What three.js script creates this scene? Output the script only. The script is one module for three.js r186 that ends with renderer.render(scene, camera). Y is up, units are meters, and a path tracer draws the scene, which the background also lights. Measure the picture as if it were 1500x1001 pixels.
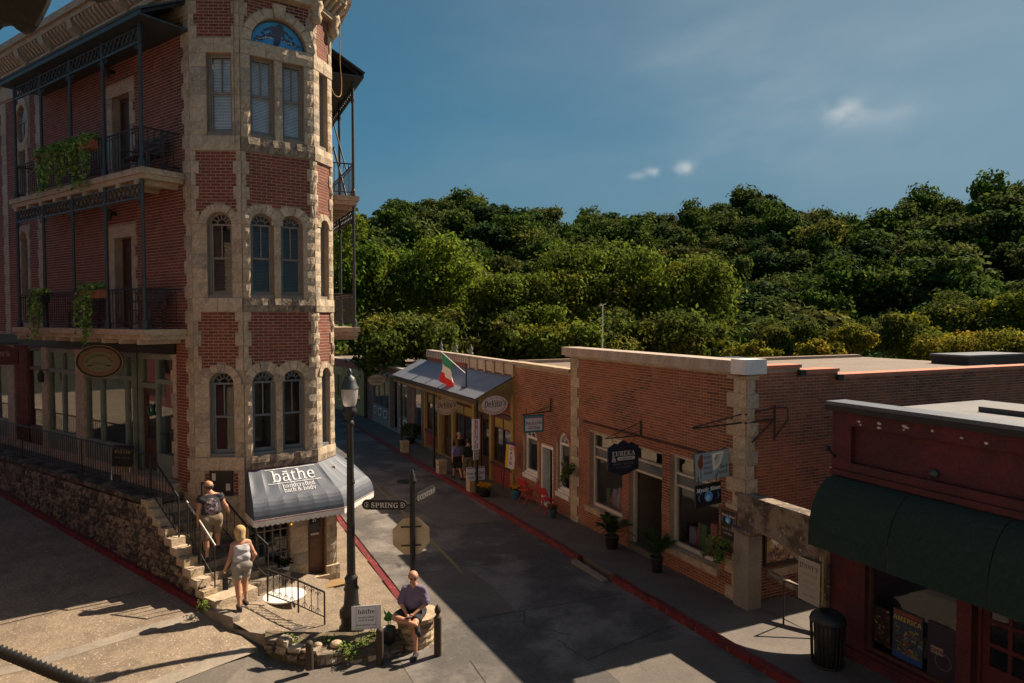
import * as THREE from 'three';
import { mergeGeometries } from 'three/addons/utils/BufferGeometryUtils.js';

// ---------------------------------------------------------------- camera, sky, sun, exposure
const W = 1024, H = 683;
const scene = new THREE.Scene();
const camera = new THREE.PerspectiveCamera(53.18, W / H, 0.1, 900);
camera.position.set(0, 6.1, 0);
camera.lookAt(0, 6.1 - Math.tan(2 * Math.PI / 180) * 10, -10);
const renderer = new THREE.WebGLRenderer({ antialias: true });
renderer.setSize(W, H);
renderer.toneMapping = THREE.LinearToneMapping;
renderer.toneMappingExposure = 2.1;
renderer.shadowMap.enabled = true;
const SUN_DIR = new THREE.Vector3(0.592, 0.700, -0.399).normalize();
const sun = new THREE.DirectionalLight(0xffe9cd, 4.8);
sun.position.copy(SUN_DIR).multiplyScalar(120);
sun.castShadow = true;
sun.shadow.mapSize.set(4096, 4096);
Object.assign(sun.shadow.camera, { left: -60, right: 60, top: 60, bottom: -60, near: 1, far: 320 });
scene.add(sun, sun.target);

// ---------------------------------------------------------------- seeded random and noise
let SEED = 7;
function rnd() { SEED = (SEED + 0x6d2b79f5) | 0; let t = Math.imul(SEED ^ (SEED >>> 15), 1 | SEED); t = (t + Math.imul(t ^ (t >>> 7), 61 | t)) ^ t; return ((t ^ (t >>> 14)) >>> 0) / 4294967296; }
const seed = (n) => { SEED = n * 7919 + 13; };
const rr = (a, b) => a + (b - a) * rnd();
const clamp = (x, a = 0, b = 1) => Math.min(b, Math.max(a, x));
const lerp = (a, b, t) => a + (b - a) * t;
const sstep = (a, b, x) => { const t = clamp((x - a) / (b - a)); return t * t * (3 - 2 * t); };
function hash2(x, y, s) { let h = Math.imul(x, 374761393) ^ Math.imul(y, 668265263) ^ Math.imul(s, 974634541); h = Math.imul(h ^ (h >>> 13), 1274126177); return ((h ^ (h >>> 16)) >>> 0) / 4294967296; }
function vnoise(x, y, p, s) {               // value noise that repeats every p cells
  const xi = Math.floor(x), yi = Math.floor(y), fx = x - xi, fy = y - yi, m = (a) => ((a % p) + p) % p;
  const u = fx * fx * (3 - 2 * fx), v = fy * fy * (3 - 2 * fy);
  const a = hash2(m(xi), m(yi), s), b = hash2(m(xi + 1), m(yi), s), c = hash2(m(xi), m(yi + 1), s), d = hash2(m(xi + 1), m(yi + 1), s);
  return lerp(lerp(a, b, u), lerp(c, d, u), v);
}
function fbm(x, y, p, s, oct = 4) { let a = 0.5, t = 0, n = 0; for (let i = 0; i < oct; i++) { t += a * vnoise(x, y, p, s + i); n += a; x *= 2; y *= 2; p *= 2; a *= 0.55; } return t / n; }

// the sky: air and a few thin clouds, as a float picture of the whole dome
{
  const w = 2048, h = 1024, d = new Float32Array(w * h * 4);
  const lin = (r, g, b) => [r, g, b].map((c) => ((c / 255) <= 0.04045 ? c / 255 / 12.92 : Math.pow((c / 255 + 0.055) / 1.055, 2.4)) / renderer.toneMappingExposure);
  const hor = lin(116, 148, 161), mid = lin(70, 124, 153), top = lin(32, 87, 123), zen = lin(22, 60, 94);
  const sunAz = Math.atan2(SUN_DIR.x, -SUN_DIR.z);
  const puffs = [[0.245, 0.207, 0.020, 0.010, 0.36], [0.205, 0.205, 0.016, 0.007, 0.3], [0.18, 0.2, 0.014, 0.004, 0.16], [0.45, 0.265, 0.024, 0.015, 0.28], [0.475, 0.255, 0.08, 0.016, 0.12], [0.30, 0.36, 0.16, 0.07, 0.13], [0.44, 0.30, 0.26, 0.10, 0.13], [0.36, 0.22, 0.3, 0.06, 0.10]];
  for (let j = 0; j < h; j++) for (let i = 0; i < w; i++) {
    const u = (i + 0.5) / w, v = (j + 0.5) / h, el = (v - 0.5) * Math.PI, an = (u - 0.5) * 2 * Math.PI;
    const dx = Math.cos(an) * Math.cos(el), dy = Math.sin(el), dz = Math.sin(an) * Math.cos(el);
    const az = Math.atan2(dx, -dz), e = Math.max(el, 0);
    const c = [0, 1, 2].map((k) => e < 0.24 ? lerp(hor[k], mid[k], Math.pow(e / 0.24, 0.8)) : e < 0.6 ? lerp(mid[k], top[k], (e - 0.24) / 0.36) : lerp(top[k], zen[k], clamp((e - 0.6) / 0.8)));
    const cs = dx * SUN_DIR.x + dy * SUN_DIR.y + dz * SUN_DIR.z, glow = 0.16 * Math.pow(Math.max(cs, 0), 5) + 0.5 * Math.pow(Math.max(cs, 0), 60);
    const wisp = Math.pow(fbm(az * 3 + 9, el * 7 + 3, 64, 5, 5), 2.4) * 0.17 * sstep(0.02, 0.3, e) * sstep(1.3, 0.5, e);
    let cl = wisp;
    for (const [a, b, ra, rb, k] of puffs) { const q = ((az - a) / ra) ** 2 + ((el - b) / rb) ** 2; if (q < 6) cl += ra < 0.05 ? k * Math.exp(-q * 1.1) * 2.0 * sstep(0.3, 0.75, fbm(az * 46, el * 70, 256, 9, 5) + 0.22 * Math.exp(-q * 2)) : k * Math.exp(-q * 1.3) * (0.25 + 1.5 * Math.pow(fbm(az * 9 + el * 6, el * 26 - az * 5, 256, 9, 6), 1.6)); }
    const cc = [0.27, 0.29, 0.3], o = (j * w + i) * 4;
    for (let k = 0; k < 3; k++) d[o + k] = lerp(c[k] + glow * [0.9, 0.85, 0.7][k], cc[k], clamp(cl, 0, 0.9));
    if (el < 0) for (let k = 0; k < 3; k++) d[o + k] = lerp(d[o + k], 0.05, clamp(-el * 6));
    d[o + 3] = 1;
  }
  const t = new THREE.DataTexture(d, w, h, THREE.RGBAFormat, THREE.FloatType);
  t.mapping = THREE.EquirectangularReflectionMapping; t.magFilter = THREE.LinearFilter; t.minFilter = THREE.LinearFilter; t.needsUpdate = true;
  scene.background = t; scene.environment = t;
}

// ---------------------------------------------------------------- materials: colour and grain only
const toS = (c) => Math.round(255 * clamp(c <= 0.0031308 ? c * 12.92 : 1.055 * Math.pow(c, 1 / 2.4) - 0.055));
function dataTex(n, f, color = true) {
  const d = new Uint8Array(n * n * 4);
  for (let j = 0; j < n; j++) for (let i = 0; i < n; i++) { const c = f(i / n, j / n); for (let k = 0; k < 3; k++) d[(j * n + i) * 4 + k] = color ? toS(c[k]) : Math.round(255 * clamp(c[k])); d[(j * n + i) * 4 + 3] = 255; }
  const t = new THREE.DataTexture(d, n, n, THREE.RGBAFormat); t.wrapS = t.wrapT = THREE.RepeatWrapping; t.magFilter = THREE.LinearFilter; t.minFilter = THREE.LinearMipmapLinearFilter; t.generateMipmaps = true;
  if (color) t.colorSpace = THREE.SRGBColorSpace; t.needsUpdate = true; return t;
}
let texSeed = 1;
// c base colour, c2 colour of the patches, a how strong, n grain strength, s metres per tile, p coarse cells, bump metres; own: its own picture, else a shared grey grain tinted by c
const shared = {};
function grain(kind) {
  return shared[kind] || (shared[kind] = kind === 'tone'
    ? dataTex(512, (u, v) => { const q = clamp(0.74 + 0.36 * (fbm(u * 5, v * 5, 5, 901, 5) - 0.5) + 0.22 * (fbm(u * 60, v * 60, 60, 951, 3) - 0.5)); return [q, q, q]; })
    : dataTex(512, (u, v) => { const q = 0.6 * fbm(u * (kind === 'fine' ? 60 : 24), v * (kind === 'fine' ? 60 : 24), kind === 'fine' ? 60 : 24, 971, 3) + 0.4 * fbm(u * 5, v * 5, 5, 981, 4); return [q, q, q]; }, false));
}
const rep = (t, s) => { const q = t.clone(); q.repeat.set(1 / s, 1 / s); q.needsUpdate = true; return q; };
const repCache = new Map();
function repeated(kind, s) { const k = kind + s; if (!repCache.has(k)) repCache.set(k, rep(grain(kind), s)); return repCache.get(k); }
function mat({ c, c2, a = 0.5, n = 0.16, s = 1.5, p = 4, g = 32, r = 0.85, m = 0, bump = 0.004, th = 0.5, sp, size = 256, vc = false, own = false, extra = {} }) {
  const M = new THREE.MeshPhysicalMaterial({ roughness: r, metalness: m, vertexColors: vc, side: THREE.DoubleSide, ...extra });
  if (own || sp || size > 256) {
    const sd = (texSeed += 17); c2 = c2 || c.map((x) => x * 0.6);
    M.map = dataTex(size, (u, v) => {
      const co = fbm(u * p, v * p, p, sd, 5), fi = fbm(u * g, v * g, g, sd + 50, 3), w = a * sstep(th - 0.18, th + 0.18, co);
      let k = 1 + n * 2 * (fi - 0.5) + n * (fbm(u * p * 3, v * p * 3, p * 3, sd + 90, 3) - 0.5);
      let out = c.map((x, i) => lerp(x, c2[i], w) * k);
      if (sp) { const q = vnoise(u * sp.f, v * sp.f, sp.f, sd + 7); if (q > sp.t) out = out.map((x, i) => lerp(x, sp.c[i], sp.a * sstep(sp.t, sp.t + 0.08, q))); const q2 = vnoise(u * sp.f * 1.7, v * sp.f * 1.7, Math.round(sp.f * 1.7), sd + 8); if (sp.d && q2 > sp.t) out = out.map((x, i) => lerp(x, sp.d[i], sp.a * sstep(sp.t, sp.t + 0.08, q2))); }
      return out;
    });
    M.map.repeat.set(1 / s, 1 / s);
  } else { const k = c2 ? 0.5 : 0; M.color.setRGB(...c.map((x, i) => Math.min(1, lerp(x, c2 ? c2[i] : x, 0.35 * k * 2) / 0.74))); M.map = repeated('tone', Math.max(0.4, Math.round(s * 2.5) / 2)); }
  if (bump) { M.bumpMap = repeated(bump > 0.008 ? 'coarse' : 'fine', bump > 0.008 ? 0.8 : 0.5); M.bumpScale = bump; }
  return M;
}
const flat = (c, r = 0.6, extra = {}) => { const M = new THREE.MeshPhysicalMaterial({ roughness: r, side: THREE.DoubleSide, ...extra }); M.color.setRGB(...c); return M; };
const M = {
  brickDark: mat({ own: true, c: [0.19, 0.045, 0.026], c2: [0.105, 0.03, 0.021], s: 0.8, g: 64, n: 0.22, bump: 0.003, vc: true }),
  brickOrange: mat({ own: true, c: [0.285, 0.085, 0.036], c2: [0.145, 0.05, 0.028], s: 0.9, g: 64, n: 0.24, bump: 0.003, vc: true }),
  brickSide: mat({ own: true, c: [0.215, 0.055, 0.031], c2: [0.13, 0.037, 0.025], s: 0.9, g: 64, n: 0.2, bump: 0.003, vc: true }),
  mortar: mat({ own: true, c: [0.37, 0.275, 0.2], c2: [0.25, 0.185, 0.14], s: 1.2, bump: 0.003 }),
  stone: mat({ own: true, c: [0.46, 0.37, 0.265], c2: [0.28, 0.225, 0.165], s: 0.9, n: 0.26, g: 24, bump: 0.012, sp: { f: 20, t: 0.86, a: 0.35, c: [0.2, 0.16, 0.11] } }),
  stoneC: mat({ own: true, c: [0.37, 0.31, 0.235], c2: [0.2, 0.165, 0.125], a: 0.7, s: 0.75, n: 0.3, g: 22, bump: 0.012 }),
  stoneB: mat({ own: true, c: [0.43, 0.335, 0.225], c2: [0.25, 0.19, 0.13], s: 0.8, n: 0.28, g: 20, bump: 0.014 }),
  stoneDark: mat({ own: true, c: [0.28, 0.22, 0.16], c2: [0.08, 0.065, 0.05], a: 0.85, s: 0.7, n: 0.3, g: 20, bump: 0.014 }),
  wallStone: mat({ own: true, th: 0.44, c: [0.27, 0.215, 0.155], c2: [0.03, 0.026, 0.022], a: 0.97, s: 1.7, p: 6, n: 0.3, g: 40, bump: 0.015, size: 512 }),
  wallStoneB: mat({ own: true, th: 0.42, c: [0.2, 0.16, 0.115], c2: [0.025, 0.022, 0.019], a: 0.95, s: 1.3, p: 5, n: 0.3, g: 40, bump: 0.015 }),
  concrete: mat({ c: [0.26, 0.225, 0.18], c2: [0.17, 0.145, 0.12], s: 2.2, n: 0.2, g: 60, bump: 0.004, size: 512 }),
  concreteStain: mat({ c: [0.24, 0.185, 0.135], c2: [0.06, 0.045, 0.035], a: 0.9, s: 1.3, p: 6, n: 0.25, g: 50, bump: 0.006, sp: { f: 26, t: 0.88, a: 0.8, c: [0.5, 0.45, 0.38] }, size: 512 }),
  walk: mat({ c: [0.125, 0.108, 0.094], c2: [0.085, 0.073, 0.065], s: 3, n: 0.22, g: 90, p: 5, bump: 0.003, size: 512 }),
  road: mat({ c: [0.165, 0.15, 0.137], c2: [0.058, 0.054, 0.052], a: 0.9, s: 7.5, p: 8, n: 0.3, g: 150, bump: 0.003, size: 1024 }),
  asphalt: mat({ c: [0.125, 0.108, 0.092], c2: [0.075, 0.067, 0.06], s: 4, n: 0.24, g: 120, p: 5, bump: 0.004, size: 512 }),
  aggregate: mat({ c: [0.215, 0.168, 0.12], c2: [0.145, 0.113, 0.083], a: 0.6, s: 2.2, n: 0.34, g: 110, p: 5, bump: 0.006, size: 512, sp: { f: 100, t: 0.8, a: 0.75, c: [0.42, 0.34, 0.25], d: [0.08, 0.055, 0.04] } }),
  earth: mat({ own: true, c: [0.12, 0.09, 0.055], c2: [0.06, 0.06, 0.03], s: 3, n: 0.4, g: 40, bump: 0.02 }),
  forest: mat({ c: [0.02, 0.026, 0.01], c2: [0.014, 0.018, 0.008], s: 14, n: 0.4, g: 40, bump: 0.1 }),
  redPaint: mat({ c: [0.17, 0.012, 0.015], c2: [0.085, 0.016, 0.018], a: 0.7, s: 0.9, n: 0.25, g: 30, r: 0.6, bump: 0.003, sp: { f: 26, t: 0.88, a: 0.7, c: [0.3, 0.26, 0.22] } }),
  iron: mat({ c: [0.018, 0.019, 0.02], c2: [0.03, 0.026, 0.022], s: 0.4, r: 0.5, bump: 0.001, m: 0.2 }),
  ironGreen: mat({ c: [0.035, 0.05, 0.055], c2: [0.022, 0.03, 0.034], s: 0.4, r: 0.5, bump: 0.001 }),
  rust: mat({ c: [0.05, 0.032, 0.024], c2: [0.02, 0.016, 0.014], s: 0.3, r: 0.75, bump: 0.001 }),
  rail: mat({ c: [0.62, 0.6, 0.58], c2: [0.45, 0.43, 0.4], s: 0.4, r: 0.35, m: 0.4, bump: 0.001 }),
  doorWood: mat({ c: [0.075, 0.034, 0.022], c2: [0.05, 0.022, 0.015], s: 0.5, p: 3, g: 40, r: 0.5, bump: 0.002 }),
  wood: mat({ c: [0.17, 0.085, 0.045], c2: [0.10, 0.05, 0.028], s: 0.4, g: 40, r: 0.6, bump: 0.002 }),
  bench: mat({ c: [0.10, 0.06, 0.05], c2: [0.06, 0.04, 0.03], s: 0.5, g: 40, r: 0.7, bump: 0.002 }),
  taupe: mat({ c: [0.235, 0.20, 0.165], c2: [0.19, 0.16, 0.13], s: 0.6, n: 0.12, r: 0.6, bump: 0.002 }),
  blueGrey: mat({ c: [0.155, 0.175, 0.19], c2: [0.12, 0.135, 0.145], s: 0.6, n: 0.12, r: 0.55, bump: 0.002 }),
  sage: mat({ c: [0.19, 0.225, 0.18], c2: [0.15, 0.18, 0.14], s: 0.8, n: 0.12, r: 0.6, bump: 0.002 }),
  maroonTrim: mat({ c: [0.10, 0.025, 0.028], c2: [0.07, 0.018, 0.02], s: 0.8, n: 0.14, r: 0.55, bump: 0.002 }),
  cream: mat({ c: [0.58, 0.52, 0.43], c2: [0.44, 0.39, 0.31], s: 0.9, n: 0.14, r: 0.6, bump: 0.002 }),
  creamCap: mat({ c: [0.44, 0.36, 0.29], c2: [0.27, 0.22, 0.17], s: 0.9, n: 0.2, r: 0.7, bump: 0.003, sp: { f: 16, t: 0.86, a: 0.5, c: [0.2, 0.15, 0.11] } }),
  white: mat({ c: [0.72, 0.71, 0.69], c2: [0.6, 0.59, 0.56], s: 0.8, n: 0.08, r: 0.6, bump: 0.001 }),
  grey: mat({ c: [0.23, 0.215, 0.20], c2: [0.18, 0.165, 0.15], s: 0.8, n: 0.14, r: 0.6, bump: 0.002 }),
  greyPanel: mat({ c: [0.06, 0.055, 0.052], c2: [0.04, 0.038, 0.036], s: 0.8, r: 0.6, bump: 0.002 }),
  yellow: mat({ c: [0.38, 0.26, 0.07], c2: [0.29, 0.195, 0.055], s: 0.9, n: 0.14, r: 0.6, bump: 0.002 }),
  palePaint: mat({ c: [0.28, 0.215, 0.085], c2: [0.2, 0.15, 0.06], s: 0.9, n: 0.12, r: 0.6, bump: 0.002 }),
  redPanel: mat({ c: [0.26, 0.035, 0.025], c2: [0.19, 0.03, 0.022], s: 0.8, n: 0.15, r: 0.55, bump: 0.002 }),
  redWall: mat({ c: [0.09, 0.012, 0.019], c2: [0.045, 0.01, 0.014], a: 0.75, p: 6, s: 2.6, n: 0.4, g: 90, r: 0.75, bump: 0.006, size: 512 }),
  flash: mat({ c: [0.10, 0.115, 0.14], c2: [0.07, 0.08, 0.10], s: 1.3, n: 0.1, r: 0.45, m: 0.3, bump: 0.002 }),
  whiteRoof: mat({ c: [0.18, 0.18, 0.19], c2: [0.12, 0.12, 0.125], s: 3, n: 0.14, bump: 0.004 }),
  tanRoof: mat({ c: [0.185, 0.145, 0.11], c2: [0.13, 0.1, 0.08], s: 4, n: 0.2, g: 80, bump: 0.006 }),
  capTile: mat({ c: [0.55, 0.19, 0.11], c2: [0.4, 0.14, 0.09], s: 0.9, n: 0.16, bump: 0.003 }),
  tin: mat({ c: [0.3, 0.325, 0.38], c2: [0.2, 0.22, 0.26], s: 1.7, n: 0.12, r: 0.4, m: 0.35, bump: 0.001 }),
  awning: mat({ c: [0.085, 0.103, 0.138], c2: [0.068, 0.083, 0.112], s: 1.4, n: 0.16, g: 100, r: 0.55, bump: 0.003, size: 512 }),
  whiteCloth: mat({ c: [0.72, 0.70, 0.68], c2: [0.58, 0.56, 0.54], s: 0.8, n: 0.1, r: 0.85, bump: 0.002 }),
  greenCanvas: mat({ c: [0.008, 0.028, 0.022], c2: [0.014, 0.032, 0.026], a: 0.7, s: 2.3, p: 5, size: 512, n: 0.4, g: 100, r: 0.95, bump: 0.003 }),
  blind: mat({ c: [0.74, 0.74, 0.76], c2: [0.66, 0.66, 0.68], s: 0.6, n: 0.06, r: 0.6, bump: 0 }),
  blindDark: mat({ c: [0.16, 0.17, 0.15], c2: [0.11, 0.12, 0.10], s: 0.6, n: 0.1, r: 0.6, bump: 0 }),
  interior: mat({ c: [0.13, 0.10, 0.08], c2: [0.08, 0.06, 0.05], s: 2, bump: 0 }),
  terracotta: mat({ c: [0.32, 0.11, 0.055], c2: [0.24, 0.09, 0.05], s: 0.4, bump: 0.002 }),
  plastic: mat({ c: [0.02, 0.02, 0.02], s: 0.4, r: 0.45, bump: 0.001 }),
  redChair: mat({ c: [0.55, 0.03, 0.035], c2: [0.42, 0.025, 0.03], s: 0.4, n: 0.1, r: 0.45, bump: 0.001 }),
  skin: mat({ c: [0.47, 0.24, 0.15], c2: [0.40, 0.19, 0.12], s: 0.2, n: 0.06, r: 0.6, bump: 0 }),
  cloth: mat({ c: [1, 1, 1], c2: [0.86, 0.86, 0.86], s: 0.25, n: 0.12, g: 60, r: 0.9, bump: 0.001, vc: true }),
  bark: mat({ c: [0.09, 0.07, 0.05], c2: [0.05, 0.04, 0.03], s: 0.8, n: 0.3, bump: 0.02 }),
  boxBlack: mat({ c: [0.013, 0.012, 0.012], s: 1, r: 0.6, bump: 0.001 }),
  straw: mat({ c: [0.30, 0.19, 0.08], c2: [0.2, 0.12, 0.05], s: 0.3, g: 60, n: 0.35, bump: 0.004 }),
  alum: mat({ c: [0.5, 0.39, 0.24], c2: [0.42, 0.32, 0.19], s: 0.6, n: 0.12, r: 0.5, m: 0.0, bump: 0.001 }),
  glass: flat([0.92, 0.95, 0.96], 0.02, { transmission: 1, thickness: 0, ior: 1.5 }),
  lampGlass: flat([0.9, 0.86, 0.84], 0.35, { transmission: 0.75, thickness: 0 }),
  blueGlass: flat([0.06, 0.34, 0.68], 0.3, {}), leadGlass: flat([0.07, 0.075, 0.12], 0.4), paleGlass: flat([0.5, 0.55, 0.6], 0.25),
  bulb: flat([0.9, 0.6, 0.2], 0.4, { emissive: 0xffa028, emissiveIntensity: 1.6 }),
};
const leafMat = (extra = {}) => new THREE.MeshPhysicalMaterial({ vertexColors: true, roughness: 1, specularIntensity: 0.12, transmission: 0.42, thickness: 0, side: THREE.DoubleSide, ...extra });
M.leaf = leafMat(); M.leafSolid = new THREE.MeshPhysicalMaterial({ vertexColors: true, roughness: 1, specularIntensity: 0.12, side: THREE.DoubleSide });

// ---------------------------------------------------------------- scene building helpers
const used = new Map();
function numbered(n) { const k = used.get(n) || 0; used.set(n, k + 1); return k ? n + '_' + String(k).padStart(3, '0') : n; }
function note(o, label, category, group, kind) { if (label) o.userData.label = label; if (category) o.userData.category = category; if (group) o.userData.group = group; if (kind) o.userData.kind = kind; return o; }
function thing(name, label, category, pos = [0, 0, 0], turn = 0, group) { const o = new THREE.Group(); o.name = numbered(name); o.position.set(...pos); o.rotation.y = turn; scene.add(o); return note(o, label, category, group); }
function sub(name, parent) { const o = new THREE.Group(); o.name = name; parent.add(o); return o; }
const flatList = (g) => (Array.isArray(g) ? g.flat(Infinity) : [g]).filter(Boolean);
function geo(list) {
  const gs = flatList(list).map((g) => { const q = g.index ? g.toNonIndexed() : g; for (const k of Object.keys(q.attributes)) if (!['position', 'normal'].includes(k)) q.deleteAttribute(k); return q; });
  const g = gs.length > 1 ? mergeGeometries(gs) : gs[0], P = g.attributes.position.array, n = P.length / 3, uv = new Float32Array(n * 2);
  const a = new THREE.Vector3(), b = new THREE.Vector3(), c = new THREE.Vector3(), N = new THREE.Vector3(), T = new THREE.Vector3(), B = new THREE.Vector3();
  for (let i = 0; i < n; i += 3) {
    a.fromArray(P, i * 3); b.fromArray(P, i * 3 + 3); c.fromArray(P, i * 3 + 6);
    N.subVectors(b, a).cross(T.subVectors(c, a)).normalize();
    if (Math.abs(N.y) > 0.9) T.set(1, 0, 0); else T.set(N.z, 0, -N.x).normalize();
    B.crossVectors(N, T);
    [a, b, c].forEach((p, k) => { uv[(i + k) * 2] = p.dot(T); uv[(i + k) * 2 + 1] = p.dot(B); });
  }
  g.setAttribute('uv', new THREE.BufferAttribute(uv, 2)); return g;
}
function add(name, g, m, parent, label) { const o = new THREE.Mesh(g, m); o.name = parent === scene ? numbered(name) : name; o.castShadow = o.receiveShadow = true; parent.add(o); if (label) o.userData.label = label; return o; }
function part(name, list, m, parent, label) { return add(name, geo(list), m, parent, label); }
function structure(name, list, m) { const o = part(name, list, m, scene); o.userData.kind = 'structure'; return o; }
const V = (x, y, z) => new THREE.Vector3(x, y, z);
const bx = (x0, x1, y0, y1, z0, z1) => new THREE.BoxGeometry(x1 - x0, y1 - y0, z1 - z0).translate((x0 + x1) / 2, (y0 + y1) / 2, (z0 + z1) / 2);
function rod(p, q, r0, r1 = r0, n = 8) { const a = V(...p), b = V(...q), d = b.clone().sub(a), L = d.length(); const g = new THREE.CylinderGeometry(r1, r0, L, n); g.translate(0, L / 2, 0); g.applyQuaternion(new THREE.Quaternion().setFromUnitVectors(V(0, 1, 0), d.normalize())); return g.translate(a.x, a.y, a.z); }
const tube = (pts, r, n = 6, seg = 16, closed = false) => new THREE.TubeGeometry(new THREE.CatmullRomCurve3(pts.map((p) => V(...p)), closed), seg, r, n, closed);
const lathe = (pr, n = 16) => new THREE.LatheGeometry(pr.map(([r, y]) => new THREE.Vector2(r, y)), n);
const at = (g, x, y, z, ry = 0, rx = 0, rz = 0) => g.applyMatrix4(new THREE.Matrix4().compose(V(x, y, z), new THREE.Quaternion().setFromEuler(new THREE.Euler(rx, ry, rz, 'YXZ')), V(1, 1, 1)));
function poly(pts, depth, holes = []) { const s = new THREE.Shape(pts.map(([x, y]) => new THREE.Vector2(x, y))); for (const h of holes) s.holes.push(new THREE.Path(h.map(([x, y]) => new THREE.Vector2(x, y)))); return new THREE.ExtrudeGeometry(s, { depth, bevelEnabled: false, curveSegments: 10 }); }
const slab = (pts, y0, y1) => poly(pts.map(([x, z]) => [x, -z]), y1 - y0).rotateX(-Math.PI / 2).translate(0, y0, 0);   // pts are [x, z] in plan
const fr = (P, e) => new THREE.Matrix4().makeBasis(V(e[0], 0, e[1]), V(0, 1, 0), V(-e[1], 0, e[0])).setPosition(P[0], 0, P[1]);   // a wall's frame: x along the wall, y up, z out of it
const on = (F, list) => flatList(list).map((g) => g.applyMatrix4(F));
const archPts = (s0, s1, y0, yTop, n = 14) => { const r = (s1 - s0) / 2, c = (s0 + s1) / 2, ys = yTop - r, o = [[s0, y0], [s1, y0]]; for (let i = 0; i <= n; i++) { const a = Math.PI * i / n; o.push([c + r * Math.cos(a), ys + r * Math.sin(a)]); } return o; };
const rectPts = (s0, s1, y0, y1) => [[s0, y0], [s1, y0], [s1, y1], [s0, y1]];
const holePts = (h) => (h.arch ? archPts(h.s0, h.s1, h.y0, h.y1) : rectPts(h.s0, h.s1, h.y0, h.y1));
const wallGeo = (F, s0, s1, y0, y1, holes = [], th = 0.28) => on(F, poly(rectPts(s0, s1, y0, y1), th, holes.map((h) => holePts(h).reverse())).translate(0, 0, -th));

// brickwork: every brick is a box of its own, proud of the mortar; the nearest 300 of a building become parts, the rest one mass
const COURSE = 0.0677, PITCH = 0.213;
const toneGeo = new Map();
function brickBuf() { return { p: [], n: [], u: [], c: [] }; }
function pushBrick(buf, F, s0, s1, y0, y1, zf, zb, t, tint) {
  const q = V(0, 0, 0), X = new THREE.Vector3(), Y = new THREE.Vector3(), Z = new THREE.Vector3(); F.extractBasis(X, Y, Z);
  const quad = (a, b, c, d, N) => { const pts = [a, b, c, a, c, d]; for (const [x, y, z] of pts) { q.set(x, y, z).applyMatrix4(F); buf.p.push(q.x, q.y, q.z); buf.n.push(N.x, N.y, N.z); buf.u.push(x + z, y + z); buf.c.push(t * tint[0], t * tint[1], t * tint[2]); } };
  const nX = X.clone().negate(), nY = Y.clone().negate();
  quad([s0, y0, zf], [s1, y0, zf], [s1, y1, zf], [s0, y1, zf], Z);
  quad([s0, y1, zf], [s1, y1, zf], [s1, y1, zb], [s0, y1, zb], Y);
  quad([s0, y0, zb], [s1, y0, zb], [s1, y0, zf], [s0, y0, zf], nY);
  quad([s0, y0, zb], [s0, y0, zf], [s0, y1, zf], [s0, y1, zb], nX);
  quad([s1, y0, zf], [s1, y0, zb], [s1, y1, zb], [s1, y1, zf], X);
}
function bufGeo(b) { const g = new THREE.BufferGeometry(); g.setAttribute('position', new THREE.Float32BufferAttribute(b.p, 3)); g.setAttribute('normal', new THREE.Float32BufferAttribute(b.n, 3)); g.setAttribute('uv', new THREE.Float32BufferAttribute(b.u, 2)); g.setAttribute('color', new THREE.Float32BufferAttribute(b.c, 3)); return g; }
const BW = 0.197, BH = 0.0505;
const tints = [[1, 1, 1], [1.12, 1.06, 1.0], [0.82, 0.8, 0.82], [1.0, 0.9, 0.86], [0.62, 0.6, 0.64], [1.25, 1.25, 1.2], [0.48, 0.5, 0.56]];
const unitBricks = tints.map((t) => { const b = brickBuf(); pushBrick(b, new THREE.Matrix4(), -BW / 2, BW / 2, 0, BH, 0.004, -0.01, 1, t); return bufGeo(b); });
function layBricks(out, F, s0, s1, y0, y1, holes = [], pick = () => 1) {
  let row = Math.round(y0 / COURSE);
  for (; (row + 1) * COURSE <= y1 + 1e-4; row++) {
    const yb = row * COURSE; if (yb < y0 - 1e-4) continue;
    let free = [[s0, s1]];
    for (const h of holes) {
      if (yb + BH <= h.y0 || yb >= h.y1) continue;
      let a = h.s0, b = h.s1;
      if (h.arch) { const r = (h.s1 - h.s0) / 2, ys = h.y1 - r, d = Math.max(0, yb - ys); if (d >= r) continue; const hw = Math.sqrt(r * r - d * d); a = (h.s0 + h.s1) / 2 - hw; b = (h.s0 + h.s1) / 2 + hw; }
      free = free.flatMap(([p, q]) => (b <= p || a >= q ? [[p, q]] : [[p, a], [b, q]].filter(([x, y]) => y - x > 0.03)));
    }
    const off = (row % 2) * PITCH / 2;
    for (const [p, q] of free) for (let k = Math.floor((p - off) / PITCH); k * PITCH + off < q; k++) {
      const a = Math.max(p, k * PITCH + off) , b = Math.min(q, k * PITCH + off + BW); if (b - a < 0.025) continue;
      const h = hash2(k + 500, row + 500, 77 + out.length % 1); const wz = fbm(a * 0.55 + 30, yb * 0.55 + 30, 64, 13, 4); out.push({ F, a, b, y: yb, t: wz > 0.54 ? [2, 4, 3, 2, 6, 4][Math.floor(h * 997) % 6] : [0, 1, 5, 3, 0, 2][Math.floor(h * 997) % 6], z: 0.0025 + 0.003 * hash2(k, row, 5) });
    }
  }
  return out;
}
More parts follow.
